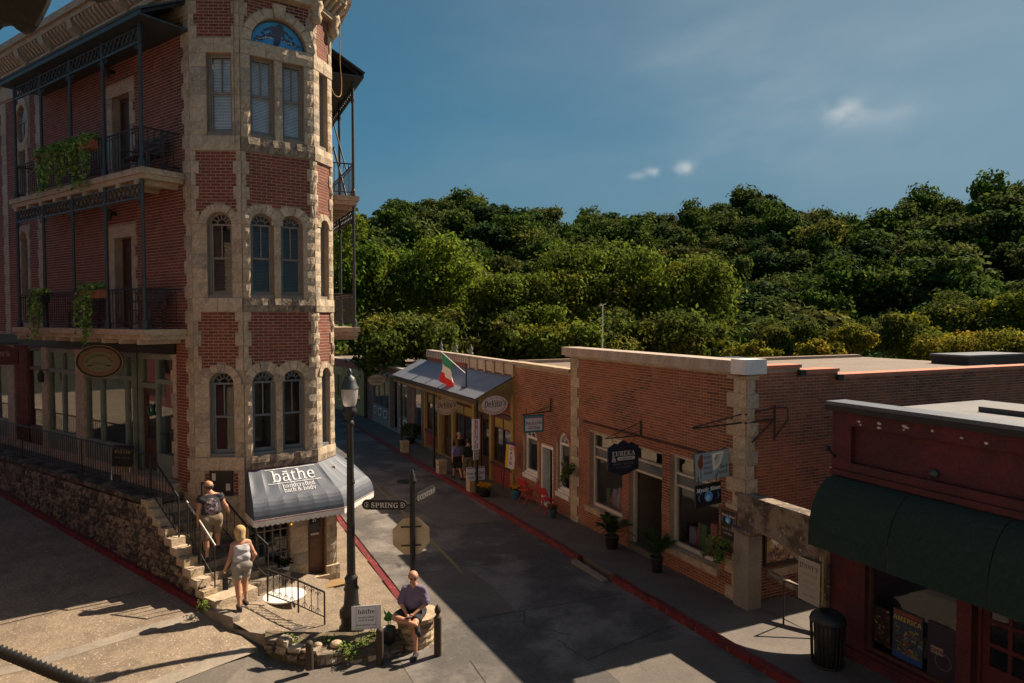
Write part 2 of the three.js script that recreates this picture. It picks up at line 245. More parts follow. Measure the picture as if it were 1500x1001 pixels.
function setBricks(list, m, parent, keep = 300) {
  const q = V(0, 0, 0), cam = camera.position;
  for (const b of list) { q.set((b.a + b.b) / 2, b.y, 0).applyMatrix4(b.F); b.d = q.distanceTo(cam); b.full = b.b - b.a > BW - 0.004; }
  const whole = list.filter((b) => b.full && !b.hid).sort((x, y) => x.d - y.d).slice(0, keep), near = new Set(whole), buf = brickBuf();
  for (const b of whole) { const o = new THREE.Mesh(unitBricks[b.t], m); o.name = 'brick'; o.castShadow = o.receiveShadow = true; const l = new THREE.Matrix4().makeTranslation((b.a + b.b) / 2, b.y, b.z - 0.004); o.applyMatrix4(new THREE.Matrix4().multiplyMatrices(b.F, l)); parent.add(o); }
  for (const b of list) if (!near.has(b)) pushBrick(buf, b.F, b.a, b.b, b.y, b.y + BH, b.z, -0.01, 1, tints[b.t]);
  if (buf.p.length) { const o = add('brickwork', bufGeo(buf), m, parent); o.userData.kind = 'stuff'; }
}
// a rock-faced stone block, on a wall frame
function rock(F, s0, s1, y0, y1, z0 = -0.02, z1 = 0.03, amp = 0.02, nx = 3, ny = 2) {
  const g = new THREE.BoxGeometry(s1 - s0, y1 - y0, z1 - z0, nx, ny, 1), p = g.attributes.position, w = (s1 - s0) / 2, h = (y1 - y0) / 2, f = (z1 - z0) / 2;
  const mem = new Map();
  for (let i = 0; i < p.count; i++) if (p.getZ(i) > f - 1e-5) { const x = p.getX(i), y = p.getY(i), edge = Math.abs(x) > w - 1e-4 || Math.abs(y) > h - 1e-4, k = x.toFixed(4) + ',' + y.toFixed(4); if (!mem.has(k)) mem.set(k, edge ? -0.008 * rnd() : amp * (0.15 + rnd())); p.setZ(i, f + mem.get(k)); if (!edge) p.setX(i, x + (mem.get(k) - amp / 2) * 0.6); }
  const q = g.toNonIndexed(); q.computeVertexNormals(); q.translate((s0 + s1) / 2, (y0 + y1) / 2, (z0 + z1) / 2); return F ? q.applyMatrix4(F) : q;
}
const ringStone = (F, c, ys, r0, r1, a0, a1, z0, z1) => { const o = [], n = 4; for (let i = 0; i <= n; i++) { const a = lerp(a0, a1, i / n); o.push([c + r1 * Math.cos(a), ys + r1 * Math.sin(a)]); } for (let i = n; i >= 0; i--) { const a = lerp(a0, a1, i / n); o.push([c + r0 * Math.cos(a), ys + r0 * Math.sin(a)]); } return poly(o, z1 - z0).translate(0, 0, z0).applyMatrix4(F); };

// flat print: text and emblems on a canvas
function printMat(w, h, draw, extra = {}) { const c = document.createElement('canvas'); c.width = w; c.height = h; const x = c.getContext('2d'); draw(x, w, h); const t = new THREE.CanvasTexture(c); t.colorSpace = THREE.SRGBColorSpace; t.magFilter = THREE.LinearFilter; t.anisotropy = 8; return new THREE.MeshPhysicalMaterial({ map: t, roughness: 0.6, side: THREE.DoubleSide, ...extra }); }
function plate(name, w, h, m, parent, mtx) { const g = new THREE.PlaneGeometry(w, h); if (mtx) g.applyMatrix4(mtx); return add(name, g, m, parent); }
function ctext(x, s, cx, cy, font, fill, maxw) { x.font = font; x.fillStyle = fill; x.textAlign = 'center'; x.textBaseline = 'middle'; maxw ? x.fillText(s, cx, cy, maxw) : x.fillText(s, cx, cy); }
function arcText(x, s, cx, cy, rx, ry, a0, a1, font, fill, flip = false) { x.font = font; x.fillStyle = fill; x.textAlign = 'center'; x.textBaseline = 'middle'; [...s].forEach((ch, i) => { const a = lerp(a0, a1, s.length > 1 ? i / (s.length - 1) : 0.5); x.save(); x.translate(cx + rx * Math.cos(a), cy + ry * Math.sin(a)); x.rotate(Math.atan2(ry * Math.cos(a), -rx * Math.sin(a)) + (flip ? Math.PI : 0)); x.fillText(ch, 0, 0); x.restore(); }); }

// leaves: many small pointed faces in a volume
function leaves(n, place, size, col, up = 0.35) {
  const P = new Float32Array(n * 18), N = new Float32Array(n * 18), C = new Float32Array(n * 18);
  const c = V(0, 0, 0), d = V(0, 0, 0), e = V(0, 0, 0), f = V(0, 0, 0), nn = V(0, 0, 0);
  for (let i = 0; i < n; i++) {
    const out = place(c, nn), k = size * rr(0.65, 1.35);
    nn.x += rr(-1.1, 1.1); nn.y += rr(-0.9, 1.1) + up; nn.z += rr(-1.1, 1.1); nn.normalize();
    d.set(rr(-1, 1), rr(-1, 0.6), rr(-1, 1)).cross(nn).normalize(); e.crossVectors(nn, d);
    const pts = [[-1, 0, 0], [0, -0.55, 0.12], [1, 0.05, 0], [-1, 0, 0], [1, 0.05, 0], [0.1, 0.6, 0.1]];
    const t = col(i, out, c);
    pts.forEach(([a, b, h], j) => { f.copy(c).addScaledVector(d, a * k).addScaledVector(e, b * k).addScaledVector(nn, h * k); const o = i * 18 + j * 3; P[o] = f.x; P[o + 1] = f.y; P[o + 2] = f.z; N[o] = nn.x; N[o + 1] = nn.y; N[o + 2] = nn.z; C[o] = t[0]; C[o + 1] = t[1]; C[o + 2] = t[2]; });
  }
  const g = new THREE.BufferGeometry(); g.setAttribute('position', new THREE.BufferAttribute(P, 3)); g.setAttribute('normal', new THREE.BufferAttribute(N, 3)); g.setAttribute('color', new THREE.BufferAttribute(C, 3)); return g;
}
// a skin over a distance field (surface nets)
function skin(f, lo, hi, cell, colour) {
  const n = lo.map((a, i) => Math.ceil((hi[i] - a) / cell) + 2), [nx, ny, nz] = n, D = new Float32Array(nx * ny * nz), id = (i, j, k) => i + nx * (j + ny * k);
  for (let k = 0; k < nz; k++) for (let j = 0; j < ny; j++) for (let i = 0; i < nx; i++) D[id(i, j, k)] = f(lo[0] + i * cell, lo[1] + j * cell, lo[2] + k * cell);
  const vid = new Int32Array(nx * ny * nz).fill(-1), P = [], idx = [];
  for (let k = 0; k < nz - 1; k++) for (let j = 0; j < ny - 1; j++) for (let i = 0; i < nx - 1; i++) {
    let x = 0, y = 0, z = 0, m = 0, neg = 0; const v = [];
    for (let c = 0; c < 8; c++) { v[c] = D[id(i + (c & 1), j + ((c >> 1) & 1), k + (c >> 2))]; if (v[c] < 0) neg++; }
    if (!neg || neg === 8) continue;
    for (let a = 0; a < 8; a++) for (let b = 1; b < 8; b <<= 1) { const q = a | b; if (q === a || (v[a] < 0) === (v[q] < 0)) continue; const t = v[a] / (v[a] - v[q]); x += lerp(a & 1, q & 1, t); y += lerp((a >> 1) & 1, (q >> 1) & 1, t); z += lerp(a >> 2, q >> 2, t); m++; }
    vid[id(i, j, k)] = P.length / 3; P.push(lo[0] + (i + x / m) * cell, lo[1] + (j + y / m) * cell, lo[2] + (k + z / m) * cell);
  }
  const quad = (a, b, c, d, fl) => { if (a < 0 || b < 0 || c < 0 || d < 0) return; fl ? idx.push(a, b, c, a, c, d) : idx.push(a, c, b, a, d, c); };
  for (let k = 1; k < nz - 1; k++) for (let j = 1; j < ny - 1; j++) for (let i = 1; i < nx - 1; i++) {
    const s = D[id(i, j, k)] < 0;
    if (s !== D[id(i + 1, j, k)] < 0) quad(vid[id(i, j - 1, k - 1)], vid[id(i, j, k - 1)], vid[id(i, j, k)], vid[id(i, j - 1, k)], s);
    if (s !== D[id(i, j + 1, k)] < 0) quad(vid[id(i - 1, j, k - 1)], vid[id(i - 1, j, k)], vid[id(i, j, k)], vid[id(i, j, k - 1)], s);
    if (s !== D[id(i, j, k + 1)] < 0) quad(vid[id(i - 1, j - 1, k)], vid[id(i, j - 1, k)], vid[id(i, j, k)], vid[id(i - 1, j, k)], s);
  }
  const g = new THREE.BufferGeometry(); g.setAttribute('position', new THREE.Float32BufferAttribute(P, 3)); g.setIndex(idx); g.computeVertexNormals();
  const uv = new Float32Array(P.length / 3 * 2); for (let i = 0; i < P.length / 3; i++) { uv[2 * i] = P[3 * i] + P[3 * i + 2] * 0.7; uv[2 * i + 1] = P[3 * i + 1]; } g.setAttribute('uv', new THREE.BufferAttribute(uv, 2));
  if (colour) { const C = new Float32Array(P.length); for (let i = 0; i < P.length; i += 3) C.set(colour(P[i], P[i + 1], P[i + 2]), i); g.setAttribute('color', new THREE.BufferAttribute(C, 3)); }
  return g;
}
const capsule = (p, a, b, ra, rb) => { const bx_ = b[0] - a[0], by = b[1] - a[1], bz = b[2] - a[2], px = p[0] - a[0], py = p[1] - a[1], pz = p[2] - a[2]; const t = clamp((px * bx_ + py * by + pz * bz) / (bx_ * bx_ + by * by + bz * bz + 1e-9)); return Math.hypot(px - bx_ * t, py - by * t, pz - bz * t) - lerp(ra, rb, t); };
const smin = (a, b, k) => { const h = Math.max(k - Math.abs(a - b), 0) / k; return Math.min(a, b) - h * h * k * 0.25; };
function flesh(bones, k = 0.03, grow = 0) { return (x, y, z) => { const p = [x, y, z]; let d = 9; for (const [a, b, ra, rb] of bones) d = smin(d, capsule(p, a, b, ra, rb === undefined ? ra : rb), k); return d - grow; }; }
function boneBox(bones, pad = 0.05) { const lo = [9, 9, 9], hi = [-9, -9, -9]; for (const [a, b, ra, rb] of bones) for (const q of [a, b]) for (let i = 0; i < 3; i++) { const r = Math.max(ra, rb || 0) + pad; lo[i] = Math.min(lo[i], q[i] - r); hi[i] = Math.max(hi[i], q[i] + r); } return [lo, hi]; }

// ---------------------------------------------------------------- the lie of the land
// Spring street: u runs up the street away from the corner, v across it; side street: t runs up along the flatiron's long wall, o out of it
const DS = [-0.4194, -0.9078], NS = [0.9078, -0.4194], DL = [-0.815, -0.579], NL = [-0.579, 0.815], PA = [-6.9, -14.79];
const S = (u, v) => [u * DS[0] + v * NS[0], u * DS[1] + v * NS[1]];
const L = (t, o) => [PA[0] + t * DL[0] + o * NL[0], PA[1] + t * DL[1] + o * NL[1]];
const toU = (x, z) => x * DS[0] + z * DS[1], toV = (x, z) => x * NS[0] + z * NS[1];
const toT = (x, z) => (x - PA[0]) * DL[0] + (z - PA[1]) * DL[1], toO = (x, z) => (x - PA[0]) * NL[0] + (z - PA[1]) * NL[1];
const walkU = (u) => -0.02 * (u - 13.39);
const roadY = (x, z) => lerp(0.555 + 0.0688 * Math.max(toT(x, z), -3.5) - 0.03 * Math.max(0, toO(x, z) - 1.1), walkU(toU(x, z)) - 0.12, sstep(-6.6, -2.2, x));
const walkTop = (x, z) => lerp(0.50, walkU(toU(x, z)), sstep(-5.7, -3.9, x));
// a sheet over a grid (a, b) with its own place and height
function sheet(na, nb, place, thick = 0) {
  const P = [], I = [], w = nb + 1;
  for (let i = 0; i <= na; i++) for (let j = 0; j <= nb; j++) P.push(...place(i / na, j / nb));
  for (let i = 0; i < na; i++) for (let j = 0; j < nb; j++) { const a = i * w + j; I.push(a, a + w, a + 1, a + 1, a + w, a + w + 1); }
  if (thick) { const n = P.length / 3; for (let i = 0; i < n; i++) P.push(P[3 * i], P[3 * i + 1] - thick, P[3 * i + 2]); const rim = []; for (let j = 0; j < nb; j++) rim.push([j, j + 1]); for (let i = 0; i < na; i++) rim.push([i * w + nb, (i + 1) * w + nb]); for (let j = nb; j > 0; j--) rim.push([na * w + j, na * w + j - 1]); for (let i = na; i > 0; i--) rim.push([i * w, (i - 1) * w]); for (const [a, b] of rim) I.push(a, b, a + n, b, b + n, a + n); }
  const g = new THREE.BufferGeometry(); g.setAttribute('position', new THREE.Float32BufferAttribute(P, 3)); g.setIndex(I); const q = g.toNonIndexed(); q.computeVertexNormals();
  if (q.attributes.normal.getY(0) < 0) { const p = q.attributes.position.array; for (let i = 0; i < p.length; i += 9) for (let k = 0; k < 3; k++) { const t = p[i + 3 + k]; p[i + 3 + k] = p[i + 6 + k]; p[i + 6 + k] = t; } q.computeVertexNormals(); }
  return q;
}
const skyline = [[-2000, 320], [490, 318], [560, 300], [620, 291], [720, 293], [800, 306], [850, 319], [950, 311], [1050, 294], [1110, 282], [1190, 300], [1250, 313], [1285, 304], [1340, 296], [1400, 282], [1450, 274], [1500, 261], [1750, 255], [4000, 250]];
function crest(b) { const px = 750 + 1000 * Math.tan(clamp(b, -1.15, 1.15)); let y = 250; for (let i = 0; i + 1 < skyline.length; i++) if (px >= skyline[i][0] && px < skyline[i + 1][0]) y = lerp(skyline[i][1], skyline[i + 1][1], (px - skyline[i][0]) / (skyline[i + 1][0] - skyline[i][0])); return (465 - y) / 1000 * Math.cos(b); }
const CREST = 215;
function landY(x, z) {
  const r = Math.hypot(x, z), b = Math.atan2(x, -z), u = toU(x, z), v = toV(x, z);
  const drop = Math.max(sstep(27, 52, v), sstep(60, 78, u)), h = crest(b) * CREST + 6.1 - 12.9;
  const rise = sstep(82, CREST, r);
  return lerp(-1.3, -10, drop) * (1 - rise) + rise * (z < 20 ? h : 0) + (rise > 0 ? 2.5 * (fbm(x / 26 + 40, z / 26 + 40, 64, 3, 3) - 0.5) * rise : 0);
}
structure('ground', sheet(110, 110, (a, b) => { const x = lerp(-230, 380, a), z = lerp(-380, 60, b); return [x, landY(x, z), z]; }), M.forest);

// roads, kerbs, pavements
structure('road', sheet(60, 10, (a, b) => { const u = lerp(2, 62, a), v = lerp(4.14, 8.8, b) - (b === 0 && u < 12.3 ? 0.9 : 0), [x, z] = S(u, v); return [x, walkU(u) - 0.12, z]; }, 0.3), M.road);
structure('junction_road', sheet(40, 40, (a, b) => { const x = lerp(-5.4, 9, a), z = lerp(-14.2, 1, b); return [x, Math.min(roadY(x, z), walkTop(x, z) - 0.1) - 0.006, z]; }, 0.2), M.asphalt);
structure('side_street', sheet(50, 26, (a, b) => { const t = lerp(-3.42, 26, a * a * 0.5 + a * 0.5), o = lerp(0.84, 11, b), [x, z] = L(t, o); return [x, roadY(x, z) + 0.002, z]; }, 0.3), M.aggregate);
for (const [t0, t1, w] of [[-1.72, -1.15, 0.27], [-3.22, -3.2, 0.30]])
  structure('concrete_band', sheet(1, 24, (a, b) => { const o = lerp(0.96, 10.5, b), [x, z] = L(lerp(t0, t1 + (o > 4 ? 0.1 : 0), b * 3.2) - a * w, o); return [x, roadY(x, z) + 0.007, z]; }), M.concrete);
structure('pavement', sheet(60, 4, (a, b) => { const u = lerp(2, 62, a), [x, z] = S(u, lerp(8.93, 10.6, b)); return [x, walkU(u), z]; }, 0.4), M.walk);
// left pavement and the landing at the foot of the steps: one walking surface
structure('corner_pavement', sheet(40, 8, (a, b) => { const u = lerp(12.9, 60, a * a), [x, z] = S(u, lerp(4.0, 2.2, b)); return [x, walkU(u), z]; }, 0.3), M.aggregate);
const LANDING = [[-5.95, -12.98], [-5.2, -12.55], [-4.5, -12.34], [-3.45, -12.98], [-2.95, -12.88], [-2.1, -12.82], [-1.45, -12.98], [-1.72, -13.4], [-3.4, -14.2], [-4.4, -15.9], [-5.9, -14.85], [-5.0, -14.1], [-5.3, -13.6]];
{
  const pts = LANDING.map(([x, z]) => new THREE.Vector2(x, z)), s = new THREE.Shape(pts), g0 = new THREE.ShapeGeometry(s).toNonIndexed(), src = g0.attributes.position.array;
  let tris = []; for (let i = 0; i < src.length; i += 9) tris.push([[src[i], src[i + 1]], [src[i + 3], src[i + 4]], [src[i + 6], src[i + 7]]]);
  for (let n = 0; n < 3; n++) tris = tris.flatMap(([a, b, c]) => { const m = (p, q) => [(p[0] + q[0]) / 2, (p[1] + q[1]) / 2], ab = m(a, b), bc = m(b, c), ca = m(c, a); return [[a, ab, ca], [ab, b, bc], [ca, bc, c], [ab, bc, ca]]; });
  const P = [], y = (p) => walkTop(p[0], p[1]) + 0.004;
  for (const t of tris) for (const p of [t[0], t[2], t[1]]) P.push(p[0], y(p), p[1]);
  const g = new THREE.BufferGeometry(); g.setAttribute('position', new THREE.Float32BufferAttribute(P, 3)); g.computeVertexNormals();
  if (g.attributes.normal.getY(0) < 0) { for (let i = 0; i < P.length; i += 9) for (let k = 0; k < 3; k++) { const t = P[i + 3 + k]; P[i + 3 + k] = P[i + 6 + k]; P[i + 6 + k] = t; } g.setAttribute('position', new THREE.Float32BufferAttribute(P, 3)); g.computeVertexNormals(); }
  structure('landing', g, M.aggregate);
  // its rim of rough concrete lengths, with the drop to the road below
  const rim = []; for (let i = 0; i < 5; i++) rim.push([LANDING[i], LANDING[i + 1]]);
  const kerb = thing('landing_edge', 'rough concrete edge of the raised landing at the foot of the stone steps', 'kerb');
  seed(5);
  for (const [a, b] of rim) { const l = Math.hypot(b[0] - a[0], b[1] - a[1]), e = [(b[0] - a[0]) / l, (b[1] - a[1]) / l], n = Math.max(1, Math.round(l / 0.8));
    for (let k = 0; k < n; k++) { const p0 = l * k / n + 0.005, p1 = l * (k + 1) / n - 0.005, x = a[0] + e[0] * (p0 + p1) / 2, z = a[1] + e[1] * (p0 + p1) / 2, top = walkTop(x, z) + 0.012; part('edge_stone', rock(fr(a, e), p0, p1, Math.min(roadY(x, z), top) - 0.35, top, -0.14, 0.01, 0.01, 6, 3), M.concrete, kerb); } }
}
// kerbs painted red
seed(9);
{
  const k1 = thing('red_kerb', 'red painted kerb along the pavement beside the lamp post', 'kerb');
  for (let u = 12.6; u < 46; u += 1.5) { const F = fr(S(u + 1.47, 4.0), [-DS[0], -DS[1]]); part('kerb_stone', on(F, bx(0, 1.47, walkU(u) - 0.32, walkU(u) + 0.006 - 0.001 * rnd(), -0.14, 0).translate(0, 0, 0.14)), M.redPaint, k1); }
  const k2 = thing('red_kerb', 'red painted kerb in front of the brick shops', 'kerb');
  for (let u = 3; u < 58; u += 1.5) { if (u > 12.9 && u < 14.3) { part('kerb_stone', on(fr(S(u, 8.74), DS), bx(0, 1.47, walkU(u) - 0.4, walkU(u) - 0.07, -0.16, 0).translate(0, 0, 0)), M.concrete, k2, 'low bare concrete length of kerb'); continue; } part('kerb_stone', on(fr(S(u + 1.47, 8.72), [-DS[0], -DS[1]]), bx(0, 1.47, walkU(u) - 0.4, walkU(u) + 0.006 - 0.001 * rnd(), -0.22, -0.06)), M.redPaint, k2); }
  const k3 = thing('red_kerb', 'dark red kerb along the foot of the stained retaining wall', 'kerb');
  for (let t = -1.66; t < 16; t += 1.2) { const y = 0.555 + 0.0688 * t; part('kerb_stone', on(fr(L(t + 1.19, 0.86), [-DL[0], -DL[1]]), poly([[0, y - 0.3], [1.19, y - 0.38], [1.19, y + 0.13], [0, y + 0.13 + 0.0688 * 1.19]], 0.09)), M.redPaint, k3); }
}
// cracks and joints in the concrete road: thin grooves filled with dark tar
{
  const line = (pts, w) => { const g = []; for (let i = 0; i + 1 < pts.length; i++) { const [a, b] = [pts[i], pts[i + 1]], l = Math.hypot(b[0] - a[0], b[1] - a[1]), nx = -(b[1] - a[1]) / l * w, nz = (b[0] - a[0]) / l * w; const y = (p) => p[2] ?? 0; const q = new THREE.BufferGeometry(); q.setAttribute('position', new THREE.Float32BufferAttribute([a[0] - nx, y(a), a[1] - nz, a[0] + nx, y(a), a[1] + nz, b[0] + nx, y(b), b[1] + nz, a[0] - nx, y(a), a[1] - nz, b[0] + nx, y(b), b[1] + nz, b[0] - nx, y(b), b[1] - nz], 3)); q.computeVertexNormals(); g.push(q); } return g; };
  const tar = mat({ c: [0.03, 0.028, 0.026], s: 0.5, bump: 0.002 });
  const st = [], s2 = []; seed(21);
  const wob = (u0, v0, u1, v1, n, k) => { const o = []; for (let i = 0; i <= n; i++) { const u = lerp(u0, u1, i / n) + (rnd() - 0.5) * k, v = lerp(v0, v1, i / n) + (rnd() - 0.5) * k, [x, z] = S(u, v); o.push([x, z, walkU(u) - 0.12 + 0.004]); } return o; };
  st.push(line(wob(12.9, 5.2, 12.7, 8.6, 12, 0.05), 0.012), line(wob(10.4, 6.3, 10.9, 8.65, 10, 0.05), 0.014), line(wob(16, 4.4, 15.7, 8.6, 9, 0.02), 0.012), line(wob(19.3, 4.4, 19.2, 8.6, 9, 0.02), 0.01), line(wob(10.4, 6.3, 11.3, 6.2, 6, 0.08), 0.01), line(wob(12.2, 5.9, 11.4, 6.5, 8, 0.08), 0.012), line(wob(12.8, 6.2, 12.2, 5.9, 6, 0.06), 0.014), line(wob(8.4, 4.2, 11.3, 4.4, 8, 0.04), 0.01));
  st.push(line(wob(10.45, 7.2, 9.6, 7.0, 7, 0.07), 0.008));
  structure('road_crack', st, tar);
  const cr = (t0, o0, t1, o1, n, k) => { const r = []; for (let i = 0; i <= n; i++) { const [x, z] = L(lerp(t0, t1, i / n) + (rnd() - 0.5) * k, lerp(o0, o1, i / n) + (rnd() - 0.5) * k); r.push([x, z, roadY(x, z) + 0.008]); } return r; };
  s2.push(line(cr(-0.1, 1.3, 0.5, 3.5, 12, 0.08), 0.012), line(cr(0.5, 3.5, 1.2, 6, 12, 0.1), 0.01));
  structure('road_crack', s2, tar);
  // relaid patches and a manhole cover
  const patch = (u0, v0, u1, v1, m) => structure('road_patch', sheet(6, 6, (a, b) => { const u = lerp(u0, u1, a) + 0.05 * Math.sin(b * 9 + u0), v = lerp(v0, v1, b) + 0.04 * Math.sin(a * 7 + v0), [x, z] = S(u, v); return [x, walkU(u) - 0.116, z]; }), m);
  patch(10.42, 6.35, 7.2, 8.6, M.asphalt); patch(15.9, 4.5, 12.95, 6.1, M.walk); patch(22.5, 6.6, 19.4, 8.6, M.walk); patch(28.5, 4.6, 24, 6.4, M.asphalt);
  const mh = thing('manhole_cover', 'round dark iron manhole cover in the street before the restaurant', 'manhole cover', [S(26, 7.4)[0], walkU(26) - 0.112, S(26, 7.4)[1]]); part('cover', lathe([[0, 0.012], [0.3, 0.012], [0.31, 0]], 24), M.iron, mh); part('rim', lathe([[0.32, 0], [0.325, 0.014], [0.37, 0.012], [0.375, 0]], 24), M.rust, mh);
  // worn yellow line up the middle of the street
  structure('road_marking', line(wob(15.5, 5.85, 27, 6.25, 12, 0.01), 0.05), mat({ c: [0.25, 0.18, 0.05], c2: [0.16, 0.145, 0.12], a: 1, s: 0.8, p: 6, bump: 0.001 }));
}

// ---------------------------------------------------------------- the flatiron building
const flatiron = thing('flatiron_building', 'tall narrow red brick flatiron building with limestone trim and iron balconies', 'building');
const PB = [-5.83, -14.81], PC = [-4.53, -15.70], PD = [-4.33, -16.50], EL = [0.99985, -0.01745], EF = [0.8241, -0.5664], ER = [0.2419, -0.9703];
const FL = fr(PA, [-DL[0], -DL[1]]), FA = fr(PA, EL), FB = fr(PB, EF), FC = fr(PC, ER), FD = fr(PD, DS);
const wA = 1.072, wB = 1.581, wC = 0.8225, TOPY = 14.2;
const bricksFlat = [];
function bars(list) { return list; }
function makeWindow(parent, F, h, fm, o = {}) {
  const w = sub('window', parent), fw = o.fw || 0.04, zf = o.z ?? -0.1, inner = h.arch ? archPts(h.s0 + fw, h.s1 - fw, h.y0 + fw * 2, h.y1 - fw) : rectPts(h.s0 + fw, h.s1 - fw, h.y0 + fw * 2, h.y1 - fw);
  part('frame', on(F, [poly(holePts(h), 0.07, [inner.slice().reverse()]).translate(0, 0, zf - 0.07)]), fm, w);
  if (!o.noSill) part('sill', on(F, bx(h.s0, h.s1, h.y0, h.y0 + 0.07, zf, -0.01)), fm, w);
  const pane = new THREE.ShapeGeometry(new THREE.Shape(inner.map(([x, y]) => new THREE.Vector2(x, y)))).translate(0, 0, zf - 0.055);
  part('pane', on(F, pane), o.glass || M.glass, w);
  const c = (h.s0 + h.s1) / 2, r = (h.s1 - h.s0) / 2, ys = h.arch ? h.y1 - r : h.y1 - fw, yb = h.y0 + fw * 2, ym = o.mid ?? lerp(yb, ys, 0.52), b = 0.013, bar = [];
  if (o.sash !== false) {
    bar.push(bx(h.s0 + fw, h.s1 - fw, ym - 0.022, ym + 0.022, zf - 0.05, zf - 0.012));
    bar.push(bx(c - b, c + b, ym + 0.022, ys - 0.02, zf - 0.05, zf - 0.02));
    for (const s of [h.s0 + fw, h.s1 - fw - 0.035]) { bar.push(bx(s, s + 0.035, ym + 0.022, ys - 0.02, zf - 0.05, zf - 0.016)); bar.push(bx(s, s + 0.035, yb + 0.07, ym - 0.022, zf - 0.053, zf - 0.03)); }
    bar.push(bx(h.s0 + fw, h.s1 - fw, yb, yb + 0.07, zf - 0.05, zf - 0.025), bx(h.s0 + fw, h.s1 - fw, ys - 0.02, ys + 0.02, zf - 0.05, zf - 0.005));
    part('sash', on(F, bar), fm, w);
  }
  if (h.arch) {
    const ri = (r - fw) * 0.42, ro = r - fw, m = [ringStone(new THREE.Matrix4(), c, ys + 0.02, ri, ri + 0.022, 0, Math.PI, zf - 0.05, zf - 0.02)];
    for (let i = 1; i < 6; i++) { const a = Math.PI * i / 6; m.push(at(bx(0, ro - ri, -0.011, 0.011, 0, 0.03), c + ri * Math.cos(a), ys + 0.02 + ri * Math.sin(a), zf - 0.05, 0, 0, a)); }
    part('sunburst', on(F, m), fm, w);
  }
  if (o.blind) { const sl = []; for (let y = o.blind[0]; y < o.blind[1]; y += 0.032) sl.push(at(bx(h.s0 + 0.02, h.s1 - 0.02, -0.001, 0.001, -0.013, 0.013), 0, y, zf - 0.095, 0, o.tilt ?? 0.9)); part('blind', on(F, sl), o.blindM || M.blind, w); }
  return w;
}
seed(31);
const anyStone = () => { const k = rnd(); return k < 0.5 ? M.stone : k < 0.8 ? M.stoneB : M.stoneC; };   // limestone differs from block to block
// quoins up an edge: alternate long and short blocks; returns the holes they leave in the brickwork
function quoins(parent, F, edge, dir, y0, y1, long = 0.24, short = 0.16, m = M.stone, h = 0.27, z = 0.028, amp = 0.018) {
  const holes = []; let y = y0, k = 0;
  while (y < y1 - 0.05) { const t = Math.min(h, y1 - y), w = k++ % 2 ? short : long, a = dir > 0 ? edge : edge - w, b = dir > 0 ? edge + w : edge; part('quoin', rock(F, a, b, y + 0.004, y + t - 0.004, -0.03, z, amp), anyStone(), parent); holes.push({ s0: a, s1: b, y0: y, y1: y + t }); y += t; }
  return holes;
}
